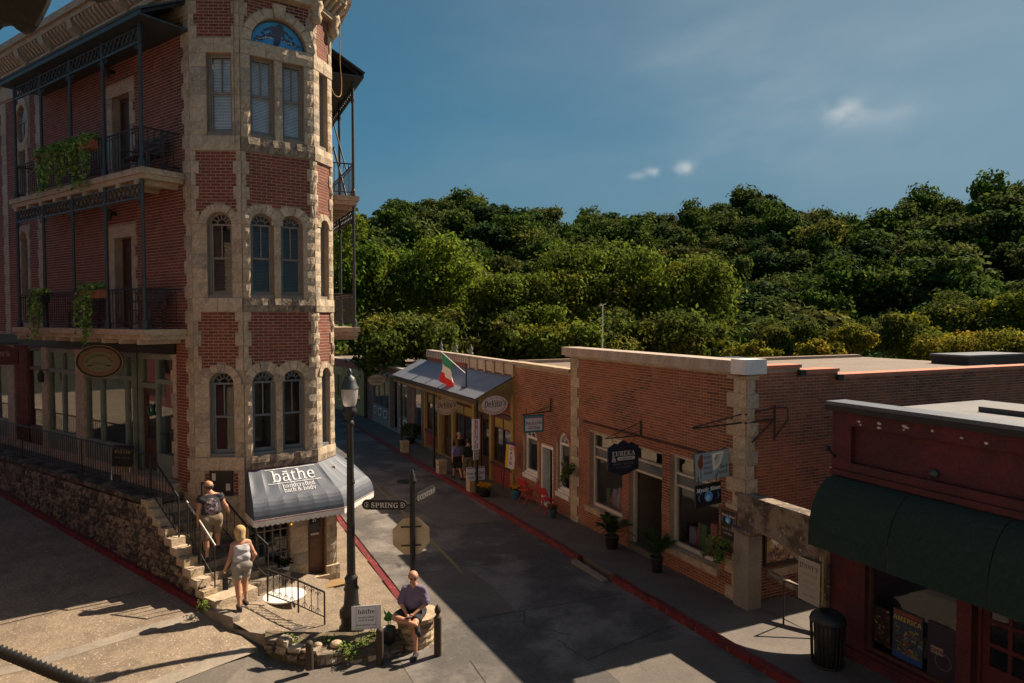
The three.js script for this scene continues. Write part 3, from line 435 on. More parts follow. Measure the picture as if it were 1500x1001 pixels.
// jamb blocks filling a strip of wall
function jambs(parent, F, s0, s1, y0, y1, m = M.stone, amp = 0.018) { const n = Math.max(1, Math.round((y1 - y0) / 0.3)); for (let i = 0; i < n; i++) part('jamb_stone', rock(F, s0 + 0.003, s1 - 0.003, lerp(y0, y1, i / n) + 0.003, lerp(y0, y1, (i + 1) / n) - 0.003, -0.03, 0.028, amp), anyStone(), parent); }
function archStones(parent, F, c, ys, r0, r1, n = 7, m = M.stone) { for (let i = 0; i < n; i++) part('arch_stone', ringStone(F, c, ys, r0, r1, Math.PI * i / n + 0.012, Math.PI * (i + 1) / n - 0.012, -0.03, 0.03 + 0.018 * rnd()), anyStone(), parent); }
function turretFace(F, w, wins, o) {
  const holes = [], bh = [], up = o.top;
  const low = [{ y0: 3.06, y1: 4.92, sill: 2.77, fm: M.blueGrey, amp: o.amp }, { y0: 6.53, y1: 8.38, sill: 6.23, fm: M.taupe, blind: [6.7, 8.0], amp: o.amp }];
  for (const st of low) {
    for (const [c, r] of wins) { holes.push({ s0: c - r, s1: c + r, y0: st.y0, y1: st.y1, arch: true }); }
    const ys = st.y1 - wins[0][1], R = o.R;
    for (const [c, r] of wins) { bh.push({ s0: c - r - R, s1: c + r + R, y0: st.sill, y1: st.y1 + R, arch: true }); archStones(flatiron, F, c, ys, r + 0.002, r + R, 7, o.m); }
    bh.push({ s0: -1, s1: w + 1, y0: st.sill, y1: ys + 0.02 });
    let a = 0; for (const [c, r] of [...wins, [w, 0]]) { jambs(flatiron, F, a, c - r, st.y0, ys, a > 0 && c < w ? M.stone : o.m, a > 0 && c < w ? 0.004 : o.amp); a = c + r; }
    const n = Math.ceil(w / 0.6); for (let i = 0; i < n; i++) part('sill_stone', rock(F, w * i / n + 0.003, w * (i + 1) / n - 0.003, st.sill, st.y0 - 0.004, -0.03, 0.05, o.amp * 1.3, 4, 2), o.sillM || M.stone, flatiron);
    for (const [c, r] of wins) makeWindow(flatiron, F, { s0: c - r + 0.004, s1: c + r - 0.004, y0: st.y0, y1: st.y1 - 0.004, arch: true }, st.fm, { blind: st.blind, blindM: M.blindDark, tilt: 0.5 });
  }
  bh.push(...quoins(flatiron, F, 0, 1, 4.95, 6.23, o.q, o.q * 0.6, o.m, 0.27, 0.028, o.amp), ...quoins(flatiron, F, w, -1, 4.95, 6.23, o.q, o.q * 0.6, o.m, 0.27, 0.028, o.amp));
  bh.push(...quoins(flatiron, F, 0, 1, 8.12, 9.69, o.q, o.q * 0.6, o.m, 0.27, 0.028, o.amp), ...quoins(flatiron, F, w, -1, 8.12, 9.69, o.q, o.q * 0.6, o.m, 0.27, 0.028, o.amp));
  bh.push(...quoins(flatiron, F, 0, 1, 12.07, 13.1, o.q, o.q * 0.6, o.m, 0.26, 0.028, o.amp), ...quoins(flatiron, F, w, -1, 12.07, 13.1, o.q, o.q * 0.6, o.m, 0.26, 0.028, o.amp));
  // top storey: square-headed windows under a lintel
  for (const [s0, s1] of up) holes.push({ s0, s1, y0: 10.02, y1: 11.76 });
  bh.push({ s0: -1, s1: w + 1, y0: 9.69, y1: 12.07 });
  { let a = 0; for (const [s0, s1] of [...up, [w, w]]) { jambs(flatiron, F, a, s0, 10.0, 11.76, o.m, a > 0 && s0 < w ? 0.004 : o.amp); a = s1; } }
  const n = Math.ceil(w / 0.7); for (let i = 0; i < n; i++) { part('sill_stone', rock(F, w * i / n + 0.003, w * (i + 1) / n - 0.003, 9.69, 9.998, -0.03, 0.05, o.amp * 1.3, 4, 2), o.sillM || M.stone, flatiron); part('lintel_stone', rock(F, w * i / n + 0.003, w * (i + 1) / n - 0.003, 11.764, 12.066, -0.03, 0.04, o.amp, 4, 2), M.stone, flatiron); }
  for (const [s0, s1] of up) makeWindow(flatiron, F, { s0: s0 + 0.004, s1: s1 - 0.004, y0: 10.022, y1: 11.756 }, M.taupe, { blind: [10.12, 11.7], tilt: 1.15 });
  if (o.fan) {
    const [c, r] = o.fan; holes.push({ s0: c - r, s1: c + r, y0: 12.074, y1: 12.074 + r, arch: true }); bh.push({ s0: c - r - 0.2, s1: c + r + 0.2, y0: 12.05, y1: 12.074 + r + 0.2, arch: true });
    const half = (q, z0, d, hole) => { const p = [[c - q, 12.076]]; const e = []; for (let i = 0; i <= 20; i++) { const a = Math.PI * i / 20; e.push([c + q * Math.cos(a), 12.076 + q * Math.sin(a)]); } const outer = e; if (!hole) return poly(outer, d).translate(0, 0, z0); const g = []; for (let i = 20; i >= 0; i--) { const a = Math.PI * i / 20; g.push([c + (q - hole) * Math.cos(a), 12.076 + hole * 0.7 + (q - hole * 1.6) * Math.sin(a)]); } return poly(outer, d, [g]).translate(0, 0, z0); };
    const f = sub('fanlight', flatiron); f.userData.label = 'half round stained glass fanlight in bright blue';
    part('frame', on(F, half(r - 0.005, -0.16, 0.07, 0.035)), M.flash, f);
    part('pane', on(F, half(r - 0.03, -0.14, 0.012)), M.blueGlass, f);
    seed(77);
    const blob = (cx, cy, rx, ry, z) => { const e = []; const k = rr(0, 6); for (let i = 0; i < 14; i++) { const a = 2 * Math.PI * i / 14, q = 1 + 0.3 * Math.sin(3 * a + k) + 0.16 * Math.sin(5 * a); e.push([cx + rx * q * Math.cos(a), cy + ry * q * Math.sin(a)]); } return poly(e, 0.006).translate(0, 0, z); };
    const lead = [blob(c, 12.34, 0.12, 0.2, -0.127), blob(c + 0.02, 12.5, 0.14, 0.1, -0.1255), blob(c, 12.16, 0.045, 0.08, -0.127)], pale = [];
    for (const s of [-1, 1]) { for (let i = 0; i < 7; i++) lead.push(blob(c + s * (0.1 + i * 0.058), 12.36 - i * 0.03 + rr(-0.035, 0.035), 0.055, 0.05 - i * 0.003, -0.126 + 0.0006 * i)); for (let i = 0; i < 5; i++) lead.push(blob(c + s * (0.12 + i * 0.05), 12.5 - i * 0.035 + rr(-0.02, 0.02), 0.035, 0.03, -0.1215 + 0.0004 * i)); for (let i = 0; i < 8; i++) pale.push(blob(c + s * (0.1 + i * 0.05), 12.3 - i * 0.02 + rr(-0.03, 0.03), rr(0.012, 0.028), rr(0.01, 0.02), -0.117 + 0.0003 * i)); }
    part('lead_pattern', on(F, lead), M.leadGlass, f); part('pale_glass', on(F, pale), M.paleGlass, f);
    for (let i = 0; i < 9; i++) { const k = i === 4; part('arch_stone', ringStone(F, c, 12.07, r + 0.003, r + (k ? 0.3 : 0.19), Math.PI * i / 9 + 0.01, Math.PI * (i + 1) / 9 - 0.01, -0.03, k ? 0.09 : 0.045), M.stone, flatiron); }
  }
  part('wall', wallGeo(F, 0, w, o.y0, 13.25, holes, 0.26), M.mortar, flatiron);
  const fill = []; layBricks(fill, F, 0.0, w, o.by0, 13.1, bh); bricksFlat.push(...fill);
}
turretFace(FA, wA, [[0.59, 0.265]], { R: 0.17, m: M.stone, amp: 0.008, q: 0.17, top: [[0.36, 0.9]], y0: 0.2, by0: 4.95 });
turretFace(FB, wB, [[0.42, 0.25], [1.065, 0.25]], { R: 0.2, m: M.stone, sillM: M.stoneDark, amp: 0.03, q: 0.16, top: [[0.2, 0.72], [0.89, 1.37]], fan: [0.83, 0.6], y0: 2.6, by0: 4.95 });
turretFace(FC, wC, [[0.43, 0.19]], { R: 0.13, m: M.stone, amp: 0.03, q: 0.15, top: [[0.24, 0.62]], y0: 2.6, by0: 4.95 });

// lower part of the turret's left face: brick patches, dark plaque, stone courses
{
  jambs(flatiron, FA, 0, 0.2, 0.5, 2.76); jambs(flatiron, FA, 0.92, wA, 1.9, 2.76);
  for (let i = 0; i < 2; i++) part('base_stone', rock(FA, 0.2 + i * 0.36, 0.56 + i * 0.36, 1.93, 2.2, -0.03, 0.03, 0.012), M.stone, flatiron);
  for (let i = 0; i < 3; i++) for (let j = 0; j < 5; j++) part('base_stone', rock(FA, 0.2 + i * 0.29 + 0.003, 0.49 + i * 0.29, 0.5 + j * 0.286 + 0.003, 0.783 + j * 0.286, -0.03, 0.03, 0.012), M.stoneB, flatiron);
  layBricks(bricksFlat, FA, 0.2, 0.92, 2.2, 2.76, [{ s0: 0.3, s1: 0.82, y0: 2.22, y1: 2.78 }]);
  const p = sub('plaque', flatiron); p.userData.label = 'dark bronze plaque with two small pale notices';
  part('plaque_frame', on(FA, poly(rectPts(0.31, 0.81, 2.22, 2.77), 0.05, [rectPts(0.34, 0.78, 2.25, 2.74).reverse()]).translate(0, 0, 0.01)), M.rust, p);
  part('plaque_board', on(FA, bx(0.335, 0.785, 2.245, 2.745, 0.0, 0.035)), M.boxBlack, p);
  part('notice', on(FA, bx(0.36, 0.44, 2.55, 2.71, 0.036, 0.042)), M.cream, p); part('notice', on(FA, bx(0.66, 0.75, 2.33, 2.48, 0.036, 0.042)), M.cream, p);
}
// ground storey under the awning: window, pier and door
const WG = 2.02, FG = FB;
{
  const hw = { s0: 0.06, s1: 0.93, y0: 0.52, y1: 1.85 }, hd = { s0: 1.36, s1: 1.78, y0: 0.12, y1: 2.1 };
  part('wall', wallGeo(FG, 0, WG, -0.4, 2.6, [hw, hd], 0.26), M.mortar, flatiron);
  jambs(flatiron, FG, 0.95, 1.35, 0.12, 2.5, M.stone, 0.012); jambs(flatiron, FG, 1.79, WG, 0.3, 2.5, M.stone, 0.03); jambs(flatiron, FG, 0, 0.05, 0.5, 2.5, M.stone, 0.01);
  part('base_stone', rock(FG, 1.76, WG + 0.06, -0.1, 0.3, -0.05, 0.1, 0.01), M.stone, flatiron); part('base_stone', rock(FG, 0.0, 1.34, 0.0, 0.5, -0.03, 0.025, 0.015, 6, 2), M.stoneB, flatiron);
  const w = sub('window', flatiron), bar = []; for (let i = 0; i <= 5; i++) { const s = lerp(hw.s0, hw.s1, i / 5); bar.push(bx(s - 0.014, s + 0.014, hw.y0, hw.y1, -0.12, -0.07)); } for (let j = 0; j <= 5; j++) { const y = lerp(hw.y0, hw.y1, j / 5); bar.push(bx(hw.s0, hw.s1, y - 0.013, y + 0.013, -0.118, -0.072)); }
  part('lattice', on(FG, bar), M.taupe, w); part('pane', on(FG, bx(hw.s0, hw.s1, hw.y0, hw.y1, -0.1, -0.098)), M.glass, w);
  for (const [s, y] of [[0.97, 1.7], [0.97, 1.42], [-0.02, 1.55], [0.3, 1.9], [0.62, 1.9], [-0.03, 1.1]]) { const b = part('fairy_light', on(FG, new THREE.SphereGeometry(0.014, 8, 6).translate(s, y, 0.06)), M.bulb, flatiron); }
  const d = sub('door', flatiron); d.userData.label = 'brown wooden shop door with glass panel under the awning';
  part('door_leaf', on(FG, [poly(rectPts(1.39, 1.75, 0.13, 2.08), 0.05, [rectPts(1.44, 1.70, 1.1, 1.98).reverse()]).translate(0, 0, -0.2), bx(1.44, 1.70, 0.3, 0.95, -0.152, -0.14)]), M.wood, d);
  part('pane', on(FG, bx(1.44, 1.70, 1.1, 1.98, -0.18, -0.176)), M.glass, d); part('door_frame', on(FG, poly(rectPts(1.362, 1.778, 0.125, 2.098), 0.18, [rectPts(1.39, 1.75, 0.13, 2.07).reverse()]).translate(0, 0, -0.2)), M.wood, d);
  part('notice', on(FG, bx(1.47, 1.66, 1.55, 1.85, -0.148, -0.145)), M.white, d); part('letter_plate', on(FG, bx(1.47, 1.66, 1.02, 1.06, -0.15, -0.135)), M.rail, d);
  plate('notice', 0.14, 0.16, printMat(64, 72, (x, w_, h_) => { x.fillStyle = '#101014'; x.fillRect(0, 0, w_, h_); ctext(x, '47', 36, 40, 'bold 40px sans-serif', '#ddd'); }), d, FG.clone().multiply(new THREE.Matrix4().makeTranslation(1.55, 1.36, -0.143)));
  part('threshold', on(FG, bx(1.3, 1.82, 0.02, 0.12, -0.25, 0.16)), M.stoneB, flatiron);
  // side wall of the ground storey and the long wall up Spring street
  const C2 = [PB[0] + EF[0] * WG, PB[1] + EF[1] * WG], F2 = fr(C2, DS);
  part('wall', wallGeo(F2, 0, 12.5, -1, 2.6, [], 0.26), M.mortar, flatiron); jambs(flatiron, F2, 0, 0.3, 0.3, 2.5, M.stoneB, 0.03); for (let k = 0; k < 6; k++) part('base_stone', rock(F2, 0.3 + k * 0.7, 0.99 + k * 0.7, -0.2, 2.5, -0.02, 0.02, 0.03, 3, 9), M.stoneB, flatiron);
  part('wall', wallGeo(FD, 0, 12, 2.6, 13.25, [{ s0: 1.8, s1: 2.7, y0: 9.22, y1: 11.4 }, { s0: 1.8, s1: 2.7, y0: 5.85, y1: 8.0 }], 0.26), M.mortar, flatiron);
  layBricks(bricksFlat, FD, 0.15, 6, 2.8, 13.1, [{ s0: 1.7, s1: 2.8, y0: 5.8, y1: 8.1 }, { s0: 1.7, s1: 2.8, y0: 9.2, y1: 11.5 }]);
  for (const y of [5.85, 9.22]) part('door', on(FD, bx(1.8, 2.7, y, y + 2.15, -0.16, -0.1)), M.doorWood, flatiron);
}
// the long left wall
const doors = [{ s0: -3.48, s1: -2.62, y0: 5.86, y1: 8.03 }, { s0: -3.46, s1: -2.6, y0: 9.24, y1: 11.43 }];
const tallWin = [{ s0: -9.2, s1: -8.72, y0: 5.95, y1: 8.6, arch: true }, { s0: -9.2, s1: -8.72, y0: 9.45, y1: 10.95 }];
const STORE = { s0: -14, s1: -0.86, y0: 2.3, y1: 5.3 };
{
  const oval = { cx: -8.96, cy: 11.7, rx: 0.36, ry: 0.54 }, op = []; for (let i = 0; i < 24; i++) { const a = 2 * Math.PI * i / 24; op.push([oval.cx + oval.rx * Math.cos(a), oval.cy + oval.ry * Math.sin(a)]); }
  const wall = poly(rectPts(-14, 0, 5.3, 13.25), 0.28, [...doors, ...tallWin].map((h) => holePts(h).reverse()).concat([op.slice().reverse()])).translate(0, 0, -0.28);
  part('wall', on(FL, [wall, bx(-0.86, 0, 0.4, 5.3, -0.28, 0), bx(-14, -0.86, 0.4, 2.4, -0.28, 0)]), M.mortar, flatiron);
  const bh = []; 
  bh.push(...quoins(flatiron, FL, 0, -1, 2.2, 13.1, 0.30, 0.2, M.stone, 0.27, 0.028, 0.01));
  bh.push(...quoins(flatiron, FL, -7.65, -1, 5.6, 12.5, 0.34, 0.28, M.stone, 0.27, 0.028, 0.01), ...quoins(flatiron, FL, -10.1, -1, 5.6, 12.5, 0.4, 0.34, M.stone, 0.3, 0.028, 0.01));
  bh.push(...quoins(flatiron, FL, -0.72, -1, 2.5, 5.3, 0.22, 0.14, M.stone, 0.27, 0.028, 0.01));
  for (const d of doors) {
    bh.push({ s0: d.s0 - 0.27, s1: d.s1 + 0.22, y0: d.y1, y1: d.y1 + 0.3 }, { s0: d.s0, s1: d.s1, y0: d.y0, y1: d.y1 });
    part('lintel_stone', rock(FL, d.s0 - 0.26, d.s1 + 0.21, d.y1 + 0.003, d.y1 + 0.29, -0.03, 0.03, 0.008, 4, 2), M.stone, flatiron);
    bh.push(...quoins(flatiron, FL, d.s0, -1, d.y0 - 0.2, d.y1, 0.26, 0.26, M.stone, 0.27, 0.028, 0.008), ...quoins(flatiron, FL, d.s1, 1, d.y0 - 0.2, d.y1, 0.24, 0.15, M.stone, 0.27, 0.028, 0.008));
    const g = sub('door', flatiron); g.userData.label = 'dark brown double door opening on the balcony'; const mid = (d.s0 + d.s1) / 2;
    for (const [a, b] of [[d.s0, mid - 0.004], [mid + 0.004, d.s1]]) { part('door_leaf', on(FL, [poly(rectPts(a, b, d.y0, d.y1), 0.045, [rectPts(a + 0.08, b - 0.08, d.y0 + 0.25, d.y0 + 0.95).reverse(), rectPts(a + 0.08, b - 0.08, d.y0 + 1.05, d.y1 - 0.1).reverse()]).translate(0, 0, -0.22), bx(a + 0.08, b - 0.08, d.y0 + 0.25, d.y1 - 0.1, -0.215, -0.2)]), M.doorWood, g); }
    const lamp = sub('wall_lantern', flatiron); part('bracket', on(FL, bx(d.s0 + 0.1, d.s0 + 0.16, d.y1 + 0.55, d.y1 + 0.62, 0, 0.18)), M.iron, lamp); part('lantern', on(FL, lathe([[0.01, 0], [0.06, 0.02], [0.08, 0.2], [0.1, 0.21], [0.02, 0.28]], 6).translate(d.s0 + 0.13, d.y1 + 0.42, 0.18)), M.rust, lamp);
  }
  for (const h of tallWin) { bh.push({ s0: h.s0 - 0.18, s1: h.s1 + 0.18, y0: h.y0 - 0.2, y1: h.y1 + 0.18 }); jambs(flatiron, FL, h.s0 - 0.18, h.s0, h.y0 - 0.2, h.y1 + 0.15, M.stone, 0.006); jambs(flatiron, FL, h.s1, h.s1 + 0.18, h.y0 - 0.2, h.y1 + 0.15, M.stone, 0.006); makeWindow(flatiron, FL, { ...h, s0: h.s0 + 0.004, s1: h.s1 - 0.004, y1: h.y1 - 0.004 }, M.taupe, { sash: false, z: -0.06 }); if (h.arch) archStones(flatiron, FL, (h.s0 + h.s1) / 2, h.y1 - 0.24, 0.243, 0.42, 5); else part('lintel_stone', rock(FL, h.s0, h.s1, h.y1, h.y1 + 0.2, -0.03, 0.03, 0.006), M.stone, flatiron); }
  bh.push({ s0: oval.cx - 0.56, s1: oval.cx + 0.56, y0: oval.cy - 0.74, y1: oval.cy + 0.74 });
  { const n = 16, w = sub('oval_window', flatiron); for (let i = 0; i < n; i++) { const q = (k, a) => [oval.cx + oval.rx * k * Math.cos(a), oval.cy + oval.ry * k * Math.sin(a)], a0 = 2 * Math.PI * i / n + 0.01, a1 = 2 * Math.PI * (i + 1) / n - 0.01, am = (a0 + a1) / 2; part('surround_stone', on(FL, poly([q(1.01, a0), q(1.45, a0), q(1.45, am), q(1.45, a1), q(1.01, a1), q(1.01, am)], 0.06).translate(0, 0, -0.03)), M.stone, w); }
    part('pane', on(FL, new THREE.ShapeGeometry(new THREE.Shape(op.map(([x, y]) => new THREE.Vector2(x, y)))).translate(0, 0, -0.05)), M.glass, w); part('muntin', on(FL, [bx(oval.cx - 0.36, oval.cx + 0.36, 11.75, 11.79, -0.07, -0.03), bx(oval.cx - 0.02, oval.cx + 0.02, 11.16, 11.74, -0.07, -0.03)]), M.taupe, w); }
  layBricks(bricksFlat, FL, -14, 0, 5.62, 12.55, bh); layBricks(bricksFlat, FL, -0.86, 0, 2.2, 5.62, bh); layBricks(bricksFlat, FL, -9.9, -9.0, 2.3, 5.3, []);
  // stone frieze and cornice with carved brackets
  for (let k = 0; k < 20; k++) part('frieze_stone', rock(FL, -14 + k * 0.7 + 0.003, -13.3 + k * 0.7 - 0.003, 12.57, 13.1, -0.03, 0.05, 0.012, 3, 3), M.stone, flatiron);
  const cor = (F, s0, s1, bs) => { part('cornice', on(F, [bx(s0, s1, 13.1, 13.22, -0.1, 0.16), bx(s0, s1, 13.5, 13.62, -0.1, 0.42), bx(s0, s1, 13.62, 13.8, -0.1, 0.5), bx(s0, s1, 13.22, 13.5, -0.1, 0.1)]), M.stone, flatiron); for (let s = s0 + bs / 2; s < s1; s += bs) part('cornice_bracket', on(F, at(poly([[0, 0], [0.1, 0.03], [0.17, 0.12], [0.27, 0.2], [0.3, 0.28], [0, 0.28]], bs * 0.42), s + bs * 0.21, 13.22, 0.1, -Math.PI / 2)), M.stone, flatiron); };
  cor(FL, -14, 0.2, 0.2); cor(FA, -0.1, wA + 0.05, 0.22); cor(FB, -0.05, wB + 0.05, 0.22); cor(FC, -0.05, wC + 0.05, 0.2); cor(FD, -0.05, 12, 0.24);
  for (const t of [2.2, 4.6, 6.3, 7.9, 10.3]) { part('carved_bracket', on(FL, at(poly([[0, 0], [0.16, 0.06], [0.2, 0.28], [0.34, 0.42], [0.4, 0.62], [0, 0.62]], 0.26), -t, 12.86, 0.05, -Math.PI / 2)), M.stoneB, flatiron); }
  for (const s of [0.02, wC - 0.02]) part('carved_bracket', on(FC, [at(lathe([[0.01, 0], [0.1, 0.06], [0.13, 0.18], [0.09, 0.28], [0.16, 0.42], [0.14, 0.55], [0.01, 0.56]], 10), s, 12.72, 0.1)]), M.stoneB, flatiron);
}
// storefront under the lower balcony
{
  const base = 2.5, G = sub('shopfront', flatiron), S2 = (a, b) => ({ s0: -b, s1: -a });
  part('beam', on(FL, bx(-14, -0.72, 5.28, 5.6, -0.1, 0.06)), M.boxBlack, G);
  const pil = (a, b, m) => { for (let i = 0; i < 9; i++) part('pilaster_stone', rock(FL, -b, -a, 2.3 + i * 0.33, 2.3 + (i + 1) * 0.33 - 0.006, -0.2, 0.02, 0.008, 2, 2), m, flatiron); };
  pil(5.3, 5.82, M.stone); pil(7.6, 7.98, M.stone); pil(10.0, 10.5, M.stone);
  const bay = (a, b, m, cols, panelH = 0.45, head = 0.62) => { const y0 = 2.42, y1 = 5.26, g = sub('shop_window', flatiron), w = (b - a) / cols, fw = 0.07;
    const outer = rectPts(-b, -a, y0, y1), hs = []; for (let i = 0; i < cols; i++) { const s0 = -b + i * w + fw * 0.7, s1 = -b + (i + 1) * w - fw * 0.7; hs.push(rectPts(s0, s1, y0 + panelH + 0.08, y1 - head - 0.06).reverse(), rectPts(s0, s1, y1 - head + 0.04, y1 - 0.12).reverse()); part('panel', on(FL, bx(s0 + 0.03, s1 - 0.03, y0 + 0.08, y0 + panelH - 0.03, -0.05, -0.015)), m, g); part('pane', on(FL, bx(s0, s1, y0 + panelH + 0.08, y1 - head - 0.06, -0.085, -0.082)), M.glass, g); part('pane', on(FL, bx(s0, s1, y1 - head + 0.04, y1 - 0.12, -0.085, -0.082)), M.glass, g); }
    part('frame', on(FL, [poly(outer, 0.09, hs).translate(0, 0, -0.12)]), m, g); };
  bay(0.88, 1.72, M.sage, 1); bay(2.78, 3.15, M.sage, 1); bay(3.15, 4.45, M.sage, 1); bay(4.45, 5.28, M.sage, 1); bay(5.84, 7.58, M.sage, 2); bay(8.0, 8.98, M.maroonTrim, 1); bay(10.5, 13.5, M.grey, 3);
  const d = sub('door', flatiron); d.userData.label = 'recessed dark wooden shop door with sage green transom frame';
  part('door_frame', on(FL, poly(rectPts(-2.76, -1.74, 2.42, 5.26), 0.12, [rectPts(-2.6, -1.84, 2.46, 4.42).reverse(), rectPts(-2.6, -1.84, 4.55, 5.12).reverse()]).translate(0, 0, -0.25)), M.sage, d);
  part('door_leaf', on(FL, poly(rectPts(-2.6, -1.84, 2.46, 4.42), 0.05, [rectPts(-2.45, -1.99, 3.2, 4.25).reverse()]).translate(0, 0, -0.24)), M.doorWood, d); part('pane', on(FL, bx(-2.45, -1.99, 3.2, 4.25, -0.22, -0.217)), M.glass, d); part('pane', on(FL, bx(-2.6, -1.84, 4.55, 5.12, -0.2, -0.197)), M.glass, d);
  part('wreath', on(FL, new THREE.TorusGeometry(0.11, 0.04, 6, 14).translate(-2.22, 3.9, -0.16)), mat({ c: [0.03, 0.09, 0.05], s: 0.2, n: 0.4 }), d, 'green wreath on the shop door');
  part('doorstep', on(FL, bx(-2.9, -0.6, 2.2, 2.42, -0.3, 0.22)), M.stoneB, flatiron);
  part('base_wall', on(FL, bx(-14, -2.9, 2.0, 2.42, -0.12, 0.02)), M.stone, flatiron);
}
// floors and roof close the building
{
  const foot = [PA, PB, PC, PD, [PD[0] + DS[0] * 12, PD[1] + DS[1] * 12], [PA[0] + DL[0] * 14, PA[1] + DL[1] * 14]].map(([x, z]) => [x, z]);
  const cx = foot.reduce((a, p) => a + p[0], 0) / 6, cz = foot.reduce((a, p) => a + p[1], 0) / 6, inn = foot.map(([x, z]) => { const d = Math.hypot(cx - x, cz - z), k = 0.5 / d; return [lerp(x, cx, k), lerp(z, cz, k)]; });
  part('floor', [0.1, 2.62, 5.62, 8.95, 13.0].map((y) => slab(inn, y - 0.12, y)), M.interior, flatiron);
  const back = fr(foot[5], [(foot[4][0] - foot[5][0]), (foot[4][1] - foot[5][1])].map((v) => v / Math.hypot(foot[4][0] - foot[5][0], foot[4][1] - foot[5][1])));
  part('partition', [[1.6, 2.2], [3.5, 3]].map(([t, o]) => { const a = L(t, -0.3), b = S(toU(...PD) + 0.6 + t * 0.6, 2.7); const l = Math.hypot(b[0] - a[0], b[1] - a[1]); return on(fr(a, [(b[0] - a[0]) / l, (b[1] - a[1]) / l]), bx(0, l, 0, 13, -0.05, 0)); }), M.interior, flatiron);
  const l2 = Math.hypot(foot[4][0] - foot[5][0], foot[4][1] - foot[5][1]); part('wall', on(back, bx(0, l2, -1, 13.25, -0.2, 0)), M.mortar, flatiron);
}
setBricks(bricksFlat, M.brickDark, flatiron);

// iron balconies: slab, posts, lattice frieze, railing
function balcony(F, o) {
  const g = sub('balcony', flatiron), { posts, y, top, off } = o, sMin = Math.min(...posts) - 0.25, sMax = Math.max(...posts) + 0.18;
  part('slab', on(F, [bx(sMin, sMax, y - 0.12, y, 0.02, off + 0.1), bx(sMin + 0.04, sMax - 0.05, y - 0.22, y - 0.121, 0.02, off + 0.05)]), M.stoneB, g);
  for (let s = sMin + 0.3; s < sMax; s += 0.8) part('beam_end', on(F, bx(s - 0.06, s + 0.06, y - 0.32, y - 0.222, 0.02, off + 0.07)), M.stone, g);
  const fy0 = top - 0.62, fy1 = top - 0.3;
  const pole = lathe([[0.07, 0], [0.07, 0.16], [0.045, 0.2], [0.04, 0.24], [0.035, top - y - 0.75], [0.05, top - y - 0.72], [0.05, top - y - 0.66], [0.038, top - y - 0.62], [0.038, top - y - 0.24]], 10);
  for (const s of posts) { part('post', on(F, pole.clone().translate(s, y, off)), M.ironGreen, g);
    const br = []; for (const k of [-1, 1]) { if ((k < 0 && s === Math.min(...posts)) || (k > 0 && s === Math.max(...posts))) continue; const c = []; for (let i = 0; i <= 8; i++) { const a = Math.PI / 2 * i / 8; c.push([s + k * (0.035 + 0.17 * (1 - Math.cos(a))), fy0 - 0.24 + 0.2 * Math.sin(a), off]); } br.push(tube(c, 0.01, 5, 10)); br.push(new THREE.TorusGeometry(0.035, 0.009, 5, 10).translate(s + k * 0.17, fy0 - 0.07, off)); } if (br.length) part('scroll', on(F, br), M.ironGreen, g); }
  const fri = []; const sp = [...posts].sort((a, b) => a - b);
  for (let i = 0; i + 1 < sp.length; i++) { const a = sp[i] + 0.04, b = sp[i + 1] - 0.04, n = Math.max(3, Math.round((b - a) / 0.2)), it = []; it.push(bx(a, b, fy0, fy0 + 0.04, off - 0.02, off + 0.02), bx(a, b, fy1 - 0.03, fy1, off - 0.02, off + 0.02)); for (let k = 0; k < n; k++) { const x0 = lerp(a, b, k / n), x1 = lerp(a, b, (k + 1) / n); it.push(rod([x0, fy0 + 0.04, off], [x1, fy1 - 0.03, off], 0.015, 0.015, 5), rod([x1, fy0 + 0.04, off], [x0, fy1 - 0.03, off], 0.015, 0.015, 5)); } part('frieze', on(F, it), M.ironGreen, g); }
  const run = (p0, p1) => { const l = Math.hypot(p1[0] - p0[0], p1[1] - p0[1]), n = Math.round(l / 0.125); part('handrail', on(F, [rod([p0[0], y + 0.86, p0[1]], [p1[0], y + 0.86, p1[1]], 0.018), rod([p0[0], y + 0.13, p0[1]], [p1[0], y + 0.13, p1[1]], 0.013)]), M.iron, g); const bal = geo(rod([0, 0.13, 0], [0, 0.86, 0], 0.008, 0.008, 5)); const scr = geo(new THREE.TorusGeometry(0.045, 0.006, 4, 8, Math.PI).translate(0, 0.76, 0)); for (let k = 1; k < n; k++) { const m = F.clone().multiply(new THREE.Matrix4().makeTranslation(lerp(p0[0], p1[0], k / n), y, lerp(p0[1], p1[1], k / n))); const q = add('baluster', bal, M.iron, g); q.applyMatrix4(m); const q2 = add('rail_scroll', scr, M.iron, g); q2.applyMatrix4(m); } };
  for (let i = 0; i + 1 < sp.length; i++) run([sp[i], off], [sp[i + 1], off]);
  run([sp[0], off], [sp[0], 0.03]); run([sp[sp.length - 1], off], [sp[sp.length - 1], 0.03]);
  return g;
}
const postsL = [-0.4, -2.05, -3.7, -5.35, -7.0];
balcony(FL, { posts: postsL, y: 5.85, top: 9.22, off: 0.84 });
balcony(FL, { posts: postsL, y: 9.22, top: 12.42, off: 0.84 });
const postsR = [1.15, 3.0, 4.85];
balcony(FD, { posts: postsR, y: 5.85, top: 9.22, off: 0.76 });
balcony(FD, { posts: postsR, y: 9.22, top: 12.42, off: 0.76 });
